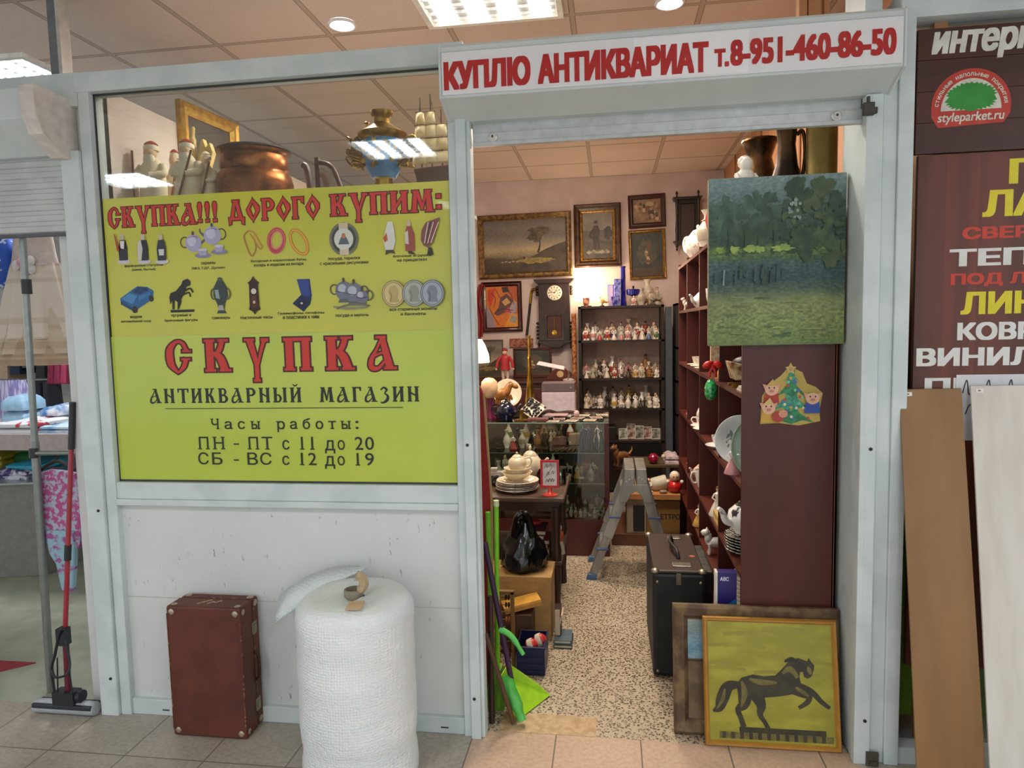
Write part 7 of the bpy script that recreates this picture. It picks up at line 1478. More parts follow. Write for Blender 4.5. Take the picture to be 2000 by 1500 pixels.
t = thing('glass_dish', 'cobalt blue footed dish with knob on the figurine shelf unit', 'dish', (P(1237, 580, 'y', 4.0).x, 4.0, zt)); MB().lathe([(.03, 0), (.01, .02), (.01, .08), (.02, .09), (.06, .1), (.066, .145), (.06, .15), (0, .15)], n=20).build('bowl', CBL, t, smooth=40, local=True); MB().lathe([(.012, .15), (.006, .16), (.012, .175), (0, .185)], n=12).build('knob', BLACKM, t, smooth=50, local=True)
figure('seated child', 'p', (P(1238, 590, 'y', 3.92).x, 3.92, zt), .09, 'small white and pink figurine under the cobalt footed dish')
for i, (px, h_, k_, c_) in enumerate(((1252, .16, 'vase', 'o'), (1265, .24, 'vase', 'o'), (1274, .15, 'bird', 'o'), (1284, .17, 'lady', 'o'), (1258, .1, 'dog', 'n'))): figure(k_, c_, (P(px, 590, 'y', 4.0).x, 3.98+.05*(i % 2), zt), h_, ['grey cut glass vase right of the cobalt dish', 'tallest grey cut glass vase at the right on the shelf unit', 'grey glass bird near the right end of the shelf unit top', 'grey lady figurine at the right end of the shelf unit top', 'small brown dog between the grey glass vases'][i])
# narrow dark shelf right of it
t = thing('shelf_unit', 'narrow black shelf unit in the far right corner of the shop', 'shelf unit', (.72, 3.95, 0)); NZ = P(1322, 592, 'y', 3.75).z
for x in (.585, .86): box1('side', BLACKM, t, x, x+.02, 3.75, 4.1, 0, NZ)
for z in (.4, .75, 1.05, 1.35, NZ): MB().box(.585, .88, 3.75, 4.1, z-.02, z).build('shelf', BLACKM, t)
for i, (z, c_, k_) in enumerate(((.4, 'g', 'vase'), (.75, 'y', 'lady'), (1.05, 'y', 'couple'), (1.35, 'o', 'vase'), (NZ, 'g', 'bird'))): figure(k_, c_, (.665, 3.84, z+.0005), .11, ['green vase on the lowest board of the narrow black shelf', 'ochre lady on the second board of the narrow black shelf', 'ochre couple on the middle board of the narrow black shelf', 'grey vase on the fourth board of the narrow black shelf', 'green bird standing on top of the narrow black shelf'][i])

# ------------------------------------------------------------------ boxes, toys and bench at the back right
t = thing('plinth', 'low reddish wooden plinth under the cardboard boxes', 'plinth', (.25, 2.6, 0)); MB().box(-.0, .47, 2.32, 2.9, 0, .085).build('board', wood('5a3420', '6e4428', .5, 'x'), t, bev=.004)
zb = .0855; a = rect(1262, 988, 1341, 1046, 2.35); t = cardbox('tan cardboard box with black capitals on the plinth behind the ladder', a[0], .475, 2.35, 2.75, zb, zb+.235, C('8f6a34', .6))
A = Art((a[0], 2.35, zb), (1, 0, 0), (0, 0, 1)); A.text('ЕТТРО', .1, .235, .1, .14, C('3a2a18', .6), bold=.04); A.build('lettering', t)
a = rect(1224, 965, 1262, 1036, 2.34); t = thing('cardboard_box', 'white and tan box with dark brown panel behind the ladder', 'box', ((a[0]+a[1])/2, 2.45, zb)); MB().box(a[0], a[1]+.0, 2.34, 2.7, zb, zb+.25).build('body', C('b09c86', .6), t, bev=.003); MB().box(a[0]+.045, a[1]-.012, 2.336, 2.34, zb+.015, zb+.2).build('dark_panel', C('241a18', .4), t)
zz = zb+.2515; t = thing('wooden_plank', 'orange pine board lying across the boxes behind the ladder', 'board', (.28, 2.45, zz)); MB().box(.08, .475, 2.3, 2.8, zz, zz+.04).build('board', wood('a8683a', 'c08850', .45, 'x'), t, bev=.003)
A = Art((.28, 2.3, zz), (1, 0, 0), (0, 0, 1)); A.text('РЫБА', .05, .16, .01, .03, C('d8c8b0', .5), bold=.05); 
zt2 = zz+.0405
t = thing('roly_poly_doll', 'red roly poly doll with white hood on the pine board', 'doll', (.44, 2.36, zt2)); MB().ell((.44, 2.36, zt2+.045), .05, .05, .045).build('body', C('c4201c', .25, coat=.4), t, smooth=60); MB().ell((.44, 2.36, zt2+.115), .036, .036, .038).build('hood', C('ddd0bc', .4), t, smooth=60); MB().ell((.44, 2.335, zt2+.113), .024, .016, .026).build('face', SKIN, t, smooth=60); m = MB(); [m.ell((.44+s*.048, 2.35, zt2+.078), .014, .014, .014, 8, 6) for s in (-1, 1)]; m.build('mittens', C('d8ccbc', .4), t, smooth=60); m = MB(); [m.ell((.44+s*.01, 2.32, zt2+.118), .004, .003, .005, 8, 6) for s in (-1, 1)]; m.build('eyes', BLACKM, t)
figure('seated child', 'p', (.26, 2.36, zt2), .1, 'pinkish seated toy at the left on the pine board'); q = MB().lathe([(0, -.055), (.045, -.055), (.05, -.045), (.05, .045), (.045, .055), (0, .055)], (.34, 2.42, zt2+.051), 22, rot=Matrix.Rotation(1.3, 3, 'Y')); single('roll', q, C('c0b8a0', .5), 'pale cylindrical roll lying behind the roly poly doll', 'roll', smooth=40); single('stone', MB().ell((.36, 2.33, zt2+.012), .03, .02, .012), C('8a7464', .5), 'brown lump lying left of the roly poly doll', 'ornament', smooth=60); single('cup', cup_mb(.02, .03), C('4a5a7a', .3), '', 'cup') if False else None
# upper bench board with magenta ball and cloth
t = thing('bench', 'dark narrow bench behind the pine board with ball and cloth', 'bench', (.33, 3.1, 0)); zc = P(1290, 908, 'y', 2.95).z; MB().box(.16, .53, 2.95, 3.3, zc-.025, zc).build('seat', wood('4a3a22', '5a4a2c', .5, 'x'), t, bev=.003)
for x in (.18, .5):
    for y in (2.97, 3.27): MB().box(x-.015, x+.015, y-.015, y+.015, 0, zc-.025).build('leg', DKWOOD, t)
single('ball', MB().ell((P(1276, 895, 'y', 3.0).x, 3.0, zc+.0425), .042, .042, .042, 18, 12), C('8a0a34', .1, coat=.8), 'shiny magenta glass ball on the dark bench', 'ball', smooth=60); cloth('pale lilac crumpled cloth on the dark bench beside the magenta ball', P(1298, 895, 'y', 3.02).x, .53, 2.98, 3.18, zc+.0005, .075, C('b8a4a8', .7), name='cloth', cat='cloth', seed=5); single('pompon', MB().ell((P(1296, 893, 'y', 2.99).x, 2.99, zc+.06), .018, .018, .018), C('cfc4a8', .7), 'small cream ball on the pale lilac cloth', 'ball', smooth=60)
# dog figurine group on stand between case and shelf unit
t = thing('stool', 'dark stool carrying the brown dog right of the display case', 'stool', (.1, 3.0, 0)); zd = P(1210, 912, 'y', 2.95).z; MB().lathe([(.06, zd-.025), (.065, zd-.02), (.065, zd)], (.085, 3.0, 0), 20).build('seat', DKWOOD, t, smooth=40)
for k in range(4): a_ = PI/4+k*PI/2; MB().tube([(.085+.055*math.cos(a_), 3+.055*math.sin(a_), 0), (.085+.045*math.cos(a_), 3+.045*math.sin(a_), zd-.02)], .012, 7).build('leg', DKWOOD, t, smooth=50)
figure('dog', 'n', (.085, 3.0, zd+.0005), .18, 'brown shaggy dog sitting on the dark stool right of the display case', rz=.6); figure('vase', 'n', (.1, 3.25, zd-.06+.0605), .2, 'brown red urn behind the brown dog') if False else None

# ------------------------------------------------------------------ aluminium step ladder
t = thing('step_ladder', 'short aluminium folding step ladder standing on the terrazzo aisle', 'ladder', (.11, 1.8, 0)); ALU = two('8f8d86', 'a5a39b', .35, 14, 4, (1, 1, .3), metal=.6)
yn, yf = 1.66, 1.98; apex = P(1241, 915, 'y', yn); AZ = apex.z
def chan(m, a, b, w, d):
    a = Vector(a); b = Vector(b); u = (b-a).normalized(); s = Vector((u.z, 0, -u.x))*w/2; n = Vector((0, d/2, 0)); m.hexa([a-s-n, a+s-n, a+s+n, a-s+n, b-s-n, b+s-n, b+s+n, b-s+n]); return m
rfx = .37
for y in (yn, yf):
    for s, fx in ((-1, -.127), (1, rfx)):
        top = Vector((apex.x+s*.035, y, AZ-.06)); foot = Vector((fx, y, .0)); m = MB()
        k1, k2 = foot.lerp(top, .02), foot.lerp(top, .42)
        chan(m, k1, foot.lerp(top, .8), .05, .022); chan(m, k2, top, .062, .034); rail = m.build('rail', ALU, t, bev=.003)
        f = MB(); f.hexa([foot+Vector((-.032, -.02, .0)), foot+Vector((.03, -.02, .0)), foot+Vector((.03, .02, .0)), foot+Vector((-.032, .02, .0)), foot+Vector((-.022-.0*s, -.02, .035)), foot+Vector((.034, -.02, .035)), foot+Vector((.034, .02, .035)), foot+Vector((-.022, .02, .035))]); f.build('foot', C('4a6c94', .4), t, bev=.003)
        for kk in (.3, .62):
            c_ = foot.lerp(top, kk); f = MB(); f.box(c_.x-.036, c_.x+.036, c_.y-.021, c_.y+.015, c_.z-.004, c_.z+.006); f.build('latch', C('3c5288', .4), t, bev=.003)
for s, fx in ((-1, -.127), (1, rfx)):
    for kk in (.3, .58, .86):
        c_ = Vector((fx, yn, 0)).lerp(Vector((apex.x+s*.035, yn, AZ-.06)), kk); MB().box(c_.x-.022, c_.x+.022, yn, yf, c_.z-.014, c_.z+.01).build('rung', ALU, t, bev=.003)
for s in (-1, 1): MB().hexa([(apex.x+s*.004-(.07 if s < 0 else 0), yn-.024, AZ-.1), (apex.x+s*.004+(.07 if s > 0 else 0), yn-.024, AZ-.1), (apex.x+s*.004+(.07 if s > 0 else 0), yf+.02, AZ-.1), (apex.x+s*.004-(.07 if s < 0 else 0), yf+.02, AZ-.1), (apex.x+s*.004-(.06 if s < 0 else 0), yn-.024, AZ), (apex.x+s*.004+(.06 if s > 0 else 0), yn-.024, AZ), (apex.x+s*.004+(.06 if s > 0 else 0), yf+.02, AZ), (apex.x+s*.004-(.06 if s < 0 else 0), yf+.02, AZ)]).build('hinge_plate', ALU, t, bev=.003)
gs = MB(); gs.prism([(apex.x-.075, AZ-.095), (apex.x+.075, AZ-.095), (apex.x+.1, AZ-.2), (apex.x+.052, AZ-.2), (apex.x+.03, AZ-.155), (apex.x, AZ-.135), (apex.x-.03, AZ-.155), (apex.x-.052, AZ-.2), (apex.x-.1, AZ-.2)], yn-.026, yn-.018); gs.build('arch_plate', ALU, t, bev=.002)
m = MB()
for s in (-1, 1):
    for k in range(3): m.lathe([(.005, 0), (.005, .004)], (apex.x+s*(.02+.017*k), yn-.024, AZ-.05-.012*k), 8, rot=Matrix.Rotation(PI/2, 3, 'X'))
m.build('rivet', C('c8c6c0', .3, .8), t)

# ------------------------------------------------------------------ behind the window above the posters
WZ = 2.06
t = thing('cabinet', 'tall white cabinet behind the yellow posters carrying samovar and copper pot', 'cabinet', (-1.3, .38, 0)); MB().box(-1.99, -.62, .08, .72, 0, WZ).build('carcass', C('b8b2aa', .6), t); MB().box(-2.0, -.61, .075, .73, WZ, WZ+.015).build('top', C('b8b2aa', .6), t); WZ += .0155
ICE = two('e6d6b2', 'eee0c6', .6, 20, 4)
def santa(px, y, pt, w, label, red=True, name='statuette'):
    c = P(px, 380, 'y', y); zt = P(px, pt, 'y', y).z; h = zt-WZ; t = thing(name, label, 'figurine', (c.x, y, WZ)); m = MB(); m.lathe([(w, 0), (w*1.02, .03*h), (w*.92, .3*h), (w*.88, .5*h), (w*.82, .64*h), (w*.5, .74*h), (w*.34, .78*h)], (c.x, y, WZ), 20, sy=.85); 
    for s in (-1, 1): m.tube(spline([(c.x+s*w*.75, y, WZ+.66*h), (c.x+s*w*.98, y-w*.3, WZ+.54*h), (c.x+s*w*.3, y-w*.85, WZ+.5*h)], 5), [w*.3]*4+[w*.28]*4+[w*.25]*3, 8)
    m.build('robe', ICE, t, smooth=60); MB().ell((c.x, y-.01, WZ+.83*h), w*.44, w*.42, .1*h, 12, 8).build('face', C('d8b890', .6), t, smooth=60)
    MB().ell((c.x, y-w*.3, WZ+.74*h), w*.42, w*.3, .12*h, 12, 8).build('beard', C('e4dcc8', .7), t, smooth=60); m = MB(); m.lathe([(w*.5, 0), (w*.52, .03*h), (w*.48, .06*h)], (c.x, y, WZ+.87*h), 16); m.ell((c.x, y, WZ+.92*h), w*.42, w*.42, .07*h, 12, 8); m.build('hat', ICE, t, smooth=60); MB().lathe([(w*.46, 0), (w*.3, .03*h), (w*.1, .05*h), (0, .052*h)], (c.x, y, WZ+.955*h), 14).build('hat_top', C('b03a30', .6) if red else ICE, t, smooth=60)
    MB().tube([(c.x-w*1.1, y-w*.6, WZ), (c.x-w*.9, y-w*.8, WZ+.85*h)] if px < 330 else [(c.x-w*.5, y-w*1.0, WZ), (c.x+w*.9, y-w*.9, WZ+.8*h)], .005, 6).build('staff', C('7a4a30', .6), t)
santa(301, .3, 276, .062, 'leftmost cream bearded robed statuette with staff behind the window'); santa(345, .42, 292, .04, 'small cream robed statuette half hidden between two larger ones'); santa(370, .26, 272, .06, 'middle cream bearded statuette with red topped hat behind the window'); santa(406, .3, 296, .042, 'rightmost cream robed statuette beside the copper pot', red=False)
c = P(392, 300, 'y', .48); t = thing('carved_figure', 'pale yellow carved winged figure before the gold framed picture', 'figurine', (c.x, .48, WZ)); k = P(393, 300, 'y', .48).x-c.x; m = MB(); zt = lambda py: P(392, py, 'y', .48).z
m.tube(spline([(c.x-12*k, .48, WZ), (c.x-14*k, .48, zt(300)), (c.x-14*k, .48, zt(268)), (c.x-12*k, .48, zt(246))], 5), [.02]*5+[.016]*5+[.01]*5+[.004], 8); m.prism([(c.x-8*k, zt(325)), (c.x+4*k, zt(275)), (c.x+8*k, zt(272)), (c.x+12*k, zt(290)), (c.x+20*k, zt(280)), (c.x+26*k, zt(300)), (c.x+16*k, zt(330)), (c.x+8*k, WZ), (c.x-14*k, WZ)], .47, .5); m.build('body', C('d8bc74', .5), t, smooth=40, bev=.004)
# gold framed picture leaning against left wall, seen obliquely
a, b = P(340, 190, 'x', -1.96), P(455, 245, 'x', -1.9); fh = .5
def dull(A): A.rect(0, 1, 0, 1, two('4a4440', '5e564e', .5, 7, 4)); A.up(); A.ell(.6, .6, .25, .16, two('5a564a', '6e685a', .5, 12), 20); A.up()
# corner line in the picture: near edge x -1.9,y .62 ; far edge y 1.12
pa, pb = P(341, 190, 'y', .62), P(456, 246, 'y', 1.05); mid_ = (pa+pb)/2; wd = math.hypot(pb.x-pa.x, pb.y-pa.y); yaw = math.atan2(pb.y-pa.y, pb.x-pa.x); zb_ = WZ; hp = (pa.z+pb.z)/2-WZ
MB().box(-2.02, -1.5, .75, 1.2, 2.03, WZ-.0005).build('shelf_board', C('b8b2aa', .6), bpy.data.objects['cabinet'])
framed('gold framed dark picture standing at an angle behind the statuettes', mid_.x, mid_.y, WZ, wd, hp, .06, .04, two('b8862c', 'd0a444', .35, 30, 3, metal=.5), dull, yaw=yaw)
# copper pot
c = P(498, 350, 'y', .36); k = P(499, 350, 'y', .36).x-c.x; t = thing('copper_pot', 'big hammered copper pot with dark lid behind the window', 'pot', (c.x, .36, WZ)); zz = lambda py: P(498, py, 'y', .36).z-WZ; MB().lathe([(50*k, 0), (66*k, .02), (68*k, zz(362)), (64*k, zz(345)), (58*k, zz(338)), (60*k, zz(333)), (60*k, zz(312)), (57*k, zz(306)), (62*k, zz(302)), (64*k, zz(298)), (60*k, zz(298)), (56*k, zz(306)), (0, zz(310))], n=36).build('body', COPPER, t, smooth=50, local=True); lid = MB().lathe([(65*k, zz(300)), (66*k, zz(297)), (60*k, zz(293)), (20*k, zz(287)), (0, zz(286))], n=32).build('lid', C('2a211a', .45, .5), t, smooth=50, local=True); m = MB(); m.tube(spline([(-20*k, 0, zz(288)), (-12*k, 0, zz(284)), (5*k, -.01, zz(283)), (14*k, 0, zz(285)), (16*k, 0, zz(289))], 5), .006, 7); m.build('handle', C('1e1814', .45, .5), lid, smooth=60, local=False) if False else m.build('handle', C('1e1814', .45, .5), lid, smooth=60, local=True)
# dark wooden bits
c = P(597, 350, 'y', .4); t = thing('chair_arm', 'dark bent wooden arm sticking up right of the copper pot', 'furniture part', (c.x, .4, WZ)); MB().tube(spline([(c.x+.03, .4, WZ), (c.x+.01, .4, P(600, 335, 'y', .4).z), (c.x-.01, .4, P(592, 322, 'y', .4).z)], 5), .014, 7).build('arm', wood('3a1c12', '4c281a', .45), t, smooth=50)
x0, x1, z0, z1 = rect(617, 306, 688, 372, .5); t = thing('mirror', 'dark wooden standing mirror frame between copper pot and samovar', 'mirror', ((x0+x1)/2, .5, WZ)); m = MB(); m.box(x0, x0+.018, .49, .51, WZ, z1); m.tube(spline([(x0+.015, .5, z1-.02), (x0+.08, .5, z1-.05), (x0+.13, .5, WZ+.06), (x0+.15, .5, WZ)], 6), .011, 8); m.build('frame', wood('3a1c12', '4c281a', .45), t, smooth=50); m = MB(); m.prism([(x0+.02, WZ+.002), (x0+.14, WZ+.002), (x0+.115, WZ+.07), (x0+.07, z1-.065), (x0+.02, z1-.045)], .496, .502); m.build('glass', C('c8b8b0', .08, .9), t)
single('dark_lid', MB().lathe([(0, 0), (.06, 0), (.055, .012), (.02, .026), (0, .028)], (P(590, 365, 'y', .3).x, .3, WZ), 20), C('2a1a12', .4), 'low dark wooden lid lying in front of the bent chair arm', 'lid', smooth=50)
# samovar
c = P(750, 350, 'y', .35); k = P(751, 350, 'y', .35).x-c.x; t = thing('samovar', 'brass samovar with blue enamel belly and ornate handles behind the window', 'samovar', (c.x, .35, WZ)); zz = lambda py: P(752, py, 'y', .35).z-WZ; BLU = two('2f6a9a', '3f82b4', .25, 10, 3)
MB().lathe([(30*k, 0), (32*k, .01), (22*k, .02), (16*k, zz(352)), (18*k, zz(349)), (24*k, zz(345))], n=28).build('foot', BRASS, t, smooth=45, local=True); MB().lathe([(22*k, zz(349)), (30*k, zz(335)), (37*k, zz(310)), (40*k, zz(285)), (40*k, zz(278)), (38*k, zz(272))], n=28).build('belly', BLU, t, smooth=50, local=True); MB().lathe([(40*k, zz(276)), (46*k, zz(268)), (46*k, zz(262)), (38*k, zz(257)), (24*k, zz(248)), (20*k, zz(244)), (15*k, zz(240)), (14*k, zz(232)), (20*k, zz(226)), (21*k, zz(218)), (18*k, zz(217)), (16*k, zz(222)), (0, zz(224))], n=28).build('crown', BRASS, t, smooth=45, local=True)
rnd = random.Random(14)
for s in (-1, 1):
    m = MB()
    for q in range(34): z0 = zz(278)-(zz(282)-zz(330))*rnd.random(); r0 = 34*k+rnd.random()*24*k; m.tube(spline([(s*34*k, -.02, z0), (s*(r0+8*k), -.03+rnd.uniform(-.02, .02), z0+rnd.uniform(-.02, .03)), (s*(r0+2*k), -.02, z0+rnd.uniform(-.03, .03)), (s*(r0-10*k), -.03, z0-.015)], 4), .0045, 6)
    m.tube(spline([(s*36*k, 0, zz(320)), (s*54*k, 0, zz(305)), (s*60*k, 0, zz(288)), (s*44*k, 0, zz(280))], 5), .008, 7); m.build('handle', BRASS, t, smooth=60, local=True)
m = MB(); m.tube([(-30*k, 0, zz(256)), (-30*k, 0, zz(240))], .005, 6).ell((-30*k, 0, zz(238)), .012, .012, .006, 8, 5); m.build('damper_knob', BRASS, t, smooth=50, local=True); m = MB(); m.tube([(0, -38*k, zz(328)), (0, -58*k, zz(330)), (0, -62*k, zz(340))], .008, 7).box(-.012, .012, -58*k, -50*k, zz(325), zz(316)); m.build('tap', BRASS, t, smooth=45, local=True)
m = MB()
for q in range(20): a_ = PI+PI*q/19; r_ = 38.5*k; zq = zz(300+18*math.sin(q*1.9)); m.ell((r_*math.cos(a_), r_*math.sin(a_), zq), .012, .006, .012, 7, 5)
m.build('gilt_leaves', GOLD, t, smooth=50, local=True)
# sailing ship model
c = P(845, 352, 'y', .5); k = P(846, 352, 'y', .5).x-c.x; t = thing('ship_model', 'model sailing ship with cream sails behind the window near the shutter box', 'ship model', (c.x, .5, WZ)); zz = lambda py: P(845, py, 'y', .5).z
SAIL = two('ead8b0', 'd8c090', .6, 20, 3); m = MB(); m.prism([(c.x-34*k, zz(330)), (c.x-30*k, zz(345)), (c.x-22*k, WZ+.01), (c.x+30*k, WZ+.01), (c.x+42*k, zz(338)), (c.x+52*k, zz(318)), (c.x+36*k, zz(326))], .47, .53); m.build('hull', wood('3a2416', '4c3020', .45, 'x'), t, bev=.006); MB().box(c.x-20*k, c.x+24*k, .46, .54, WZ, WZ+.012).build('stand', DKWOOD, t)
for i, (dx, pt) in enumerate(((-20, 190), (0, 184), (20, 215))):
    x = c.x+dx*k; m = MB(); m.tube([(x, .5, zz(328)), (x, .5, zz(pt))], .0035, 6); nsp = 4 if i < 2 else 3
    for j in range(nsp): zy = zz(322-(j+1)*26); m.tube([(x-(17-2.5*j)*k, .495, zy), (x+(17-2.5*j)*k, .495, zy)], .0025, 5)
    m.build('mast', C('4a3220', .5), t)
    for j in range(nsp):
        z0, z1 = zz(320-j*26), zz(320-(j+1)*26+2); w0, w1 = (17-2.5*j)*k, (17-2.5*(j+1))*k; s = MB(); N = 6; s.add([(x+(w0+(w1-w0)*v/N)*(2*u/N-1), .494-.016*math.sin(PI*u/N)*math.sin(PI*v/N), z0+(z1-z0)*v/N) for v in range(N+1) for u in range(N+1)], [(v*(N+1)+u, v*(N+1)+u+1, (v+1)*(N+1)+u+1, (v+1)*(N+1)+u) for v in range(N) for u in range(N)]); o = s.build('sail', SAIL, t, smooth=70); sm = o.modifiers.new('thick', 'SOLIDIFY'); sm.thickness = .0015
m = MB()
for (x_, z_) in ((-34, 330), (52, 318), (30, 328), (-10, 328)): m.tube([(c.x+x_*k, .5, zz(z_)), (c.x+(0 if x_ > 0 else -20)*k, .5, zz(192))], .0012, 4)
m.build('rigging', C('6a5438', .6), t)
# ------------------------------------------------------------------ the clothes shop at the far left
def W3(px, py, y): return P(px, py, 'y', y)
t = thing('counter', 'grey shop counter with pinkish top shelf in the clothes shop', 'counter', (-3.6, 1.6, 0)); ct = P(60, 850, 'y', 1.15).z
e0, e1 = P(0, 1175, 'z', 0), P(82, 1128, 'z', 0)
CT = .93; yb_ = 1.25
m = MB(); m.hexa([(-5.2, 1.1, 0), (e1.x-.0, 1.42, 0), (e1.x, 2.3, 0), (-5.2, 2.3, 0), (-5.2, 1.1, .62), (e1.x, 1.42, .62), (e1.x, 2.3, .62), (-5.2, 2.3, .62)]); m.build('base', C('7f7c76', .5), t, bev=.004)
MB().hexa([(-5.2, 1.05, .62), (e1.x+.02, 1.38, .62), (e1.x+.02, 2.3, .62), (-5.2, 2.3, .62), (-5.2, 1.05, .632), (e1.x+.02, 1.38, .632), (e1.x+.02, 2.3, .632), (-5.2, 2.3, .632)]).build('glass_deck', C('9fb0ac', .15), t)
tz0, tz1 = P(60, 880, 'y', 1.25).z, P(60, 848, 'y', 1.25).z
MB().box(-5.2, -2.7, 1.25, 2.3, tz0, tz1).build('top_shelf', C('b2a3a0', .4), t, bev=.003); m = MB()
for x in (-4.9, -2.75): m.box(x-.02, x+.02, 1.5, 1.54, .632, tz0).box(x-.02, x+.02, 2.2, 2.24, .632, tz0)
m.build('supports', STEEL, t)
def fold(px0, px1, y0, y1, z, h, label, mat, seed): cloth(label, P(px0, 800, 'y', y0).x, P(px1, 800, 'y', y0).x, y0, y1, z, h, mat, seed=seed)
fold(-20, 62, 1.28, 1.6, tz1+.0005, .07, 'white shirt with red print folded at the left on the counter top', two('dfe2e6', 'c2424e', .7, 9, 2, lo=.6, hi=.64), 1); fold(0, 45, 1.62, 1.82, tz1+.0005, .2, 'light blue shirt folded behind the red printed one', C('9ac0dc', .7), 2); fold(72, 130, 1.3, 1.5, tz1+.0005, .045, 'pale blue garment folded at the right end of the counter top', two('7fb0d8', 'c8dce8', .7, 12, 2), 3); fold(75, 112, 1.6, 1.85, tz1+.0005, .13, 'blue and white cap lying behind the pale blue garment', two('4a7ab0', 'dce4ec', .7, 8, 2), 4)
fold(0, 62, 1.5, 1.8, .6325, .1, 'turquoise garment folded on the glass deck under the counter top', C('3fb0d0', .6), 5); fold(-30, 40, 1.44, 1.5, .6325, .06, 'purple and white patterned garment at the front of the glass deck', two('4a3a7a', 'd8d8e4', .7, 20, 2), 6); fold(20, 60, 2.0, 2.3, .6325, .16, 'green garment folded at the back of the glass deck', C('2f7a3c', .7), 7); fold(-70, -5, 1.9, 2.2, .6325, .08, 'yellow garment folded beside the green one on the glass deck', C('c8b83a', .7), 8)
# tulle dress
y = 1.0; c = P(75, 600, 'y', y); k = P(76, 600, 'y', y).x-c.x; z = lambda py: P(75, py, 'y', y).z; t = thing('dress', 'beige tulle dress with tiered skirt hanging in the clothes shop', 'dress', (c.x, y, z(712)))
def skirt(prof, n, amp, waves, ph=0):
    m = MB(); vs = []
    for i, (r, zz_) in enumerate(prof):
        for q in range(n): a_ = 2*PI*q/n; r_ = r*(1+amp*((i+.6)/len(prof))*math.sin(waves*a_+ph)); vs.append((c.x+r_*math.cos(a_), y+r_*.45*math.sin(a_), zz_))
    m.add(vs, [(i*n+q, i*n+(q+1) % n, (i+1)*n+(q+1) % n, (i+1)*n+q) for i in range(len(prof)-1) for q in range(n)]); return m
TUL = [two('c9b5a2', 'd8cab9', .7, 11, 2, (.01, .01, 1), .45, .5), two('bba388', 'cab69e', .7, 13, 2, (.01, .01, 1), .45, .5), two('a58c72', 'b89f84', .7, 13, 2, (.01, .01, 1), .45, .5)]
MB().lathe([(4*k, 2.147), (20*k, 2.12), (34*k, z(450)), (40*k, z(500)), (44*k, z(520))], (c.x, y, 0), 24, sy=.5).build('bodice', C('cdbdb6', .7), t, smooth=60); skirt([(44*k, z(515)), (60*k, z(580)), (74*k, z(655)), (76*k, z(662))], 90, .2, 9).build('upper_tier', TUL[0], t, smooth=60); skirt([(50*k, z(560)), (76*k, z(665)), (84*k, z(690))], 90, .16, 9, .6).build('middle_tier', TUL[1], t, smooth=60); skirt([(60*k, z(640)), (82*k, z(695)), (86*k, z(712))], 90, .13, 11, 2).build('lower_tier', TUL[2], t, smooth=60)
m = MB(); [m.ell((c.x+(q-1)*5*k, y-.5*50*k, z(515+9*q)), 6*k, 5*k, 7*k, 8, 6) for q in range(3)]; m.build('pink_flower', C('dca0b4', .6), t, smooth=60); m = MB(); [m.ell((c.x+(-14 if q % 2 else 14)*k, y-.5*48*k, z(512+8*q)), 8*k, 5*k, 9*k, 8, 6) for q in range(3)]; m.build('white_flower', C('d9d2d0', .6), t, smooth=60)
# a rail of mixed garments at the back wall of the clothes shop
t = thing('clothes_rail', 'long steel clothes rail at the back wall of the clothes shop', 'rail', (-6, 4.5, 0)); m = MB(); m.tube([(-8.2, 4.5, 1.78), (-3.2, 4.5, 1.78)], .014, 8); [m.tube([(x, 4.5, 0), (x, 4.5, 1.78)], .016, 8) for x in (-8.1, -3.3)]; m.build('bar', STEEL, t, smooth=50)
GC = [('slate grey', '5a6068'), ('lilac', 'a89cc4'), ('white', 'd4d4d4'), ('navy', '28304e'), ('pale pink', 'd8b4bc'), ('denim blue', '4a6488'), ('beige', 'c0a98c'), ('charcoal', '303034'), ('sky blue', '8ab4d4'), ('maroon', '6a2438')]
for i in range(30):
    nm_, hx = GC[(i*7) % 10]; x = -8.0+i*.155; hh = .5+.25*((i*5) % 7)/7; m = MB(); m.hexa([(x-.06, 4.33, 1.76-hh), (x+.06, 4.33, 1.76-hh), (x+.06, 4.67, 1.76-hh), (x-.06, 4.67, 1.76-hh), (x-.035, 4.38, 1.7), (x+.035, 4.38, 1.7), (x+.035, 4.62, 1.7), (x-.035, 4.62, 1.7)]); m.tube([(x, 4.5, 1.69), (x, 4.5, 1.766)], .004, 5); single('garment', m, C(hx, .8), '%s garment, number %d from the left on the back rail of the clothes shop' % (nm_, i+1), 'clothes', 'garments on the back rail of the clothes shop', bev=.012)
# others behind
BLD = two('2456b8', 'c8d4ec', .6, 22, 2, lo=.6, hi=.64)
t = thing('clothes_rail', 'tall steel clothes rail behind the lowered slats carrying the tulle dress', 'rail', (-3.3, 1.0, 0)); m = MB(); m.tube([(-4.6, 1.0, 2.16), (-2.3, 1.0, 2.16)], .012, 8); [m.tube([(x, 1.0, 0), (x, 1.0, 2.16)], .014, 8) for x in (-4.55, -2.32)]; m.build('bar', STEEL, t, smooth=50)
g_ = W3(2, 505, 1.0); m = MB(); m.ell(g_, .09, .07, .17, 14, 10); m.tube([(g_.x, 1.0, g_.z+.15), (g_.x, 1.0, 2.15)], .005, 6); single('garment', m, BLD, 'bright blue dotted garment hanging at the left edge of the picture', 'clothes', smooth=60)
single('tag', MB().box(P(-10, 550, 'y', 1.2).x, P(14, 550, 'y', 1.2).x, 1.0, 1.003, P(0, 562, 'y', 1.2).z, P(0, 545, 'y', 1.2).z), C('e0572a', .5), 'orange tag below the bright blue dotted garment', 'tag')
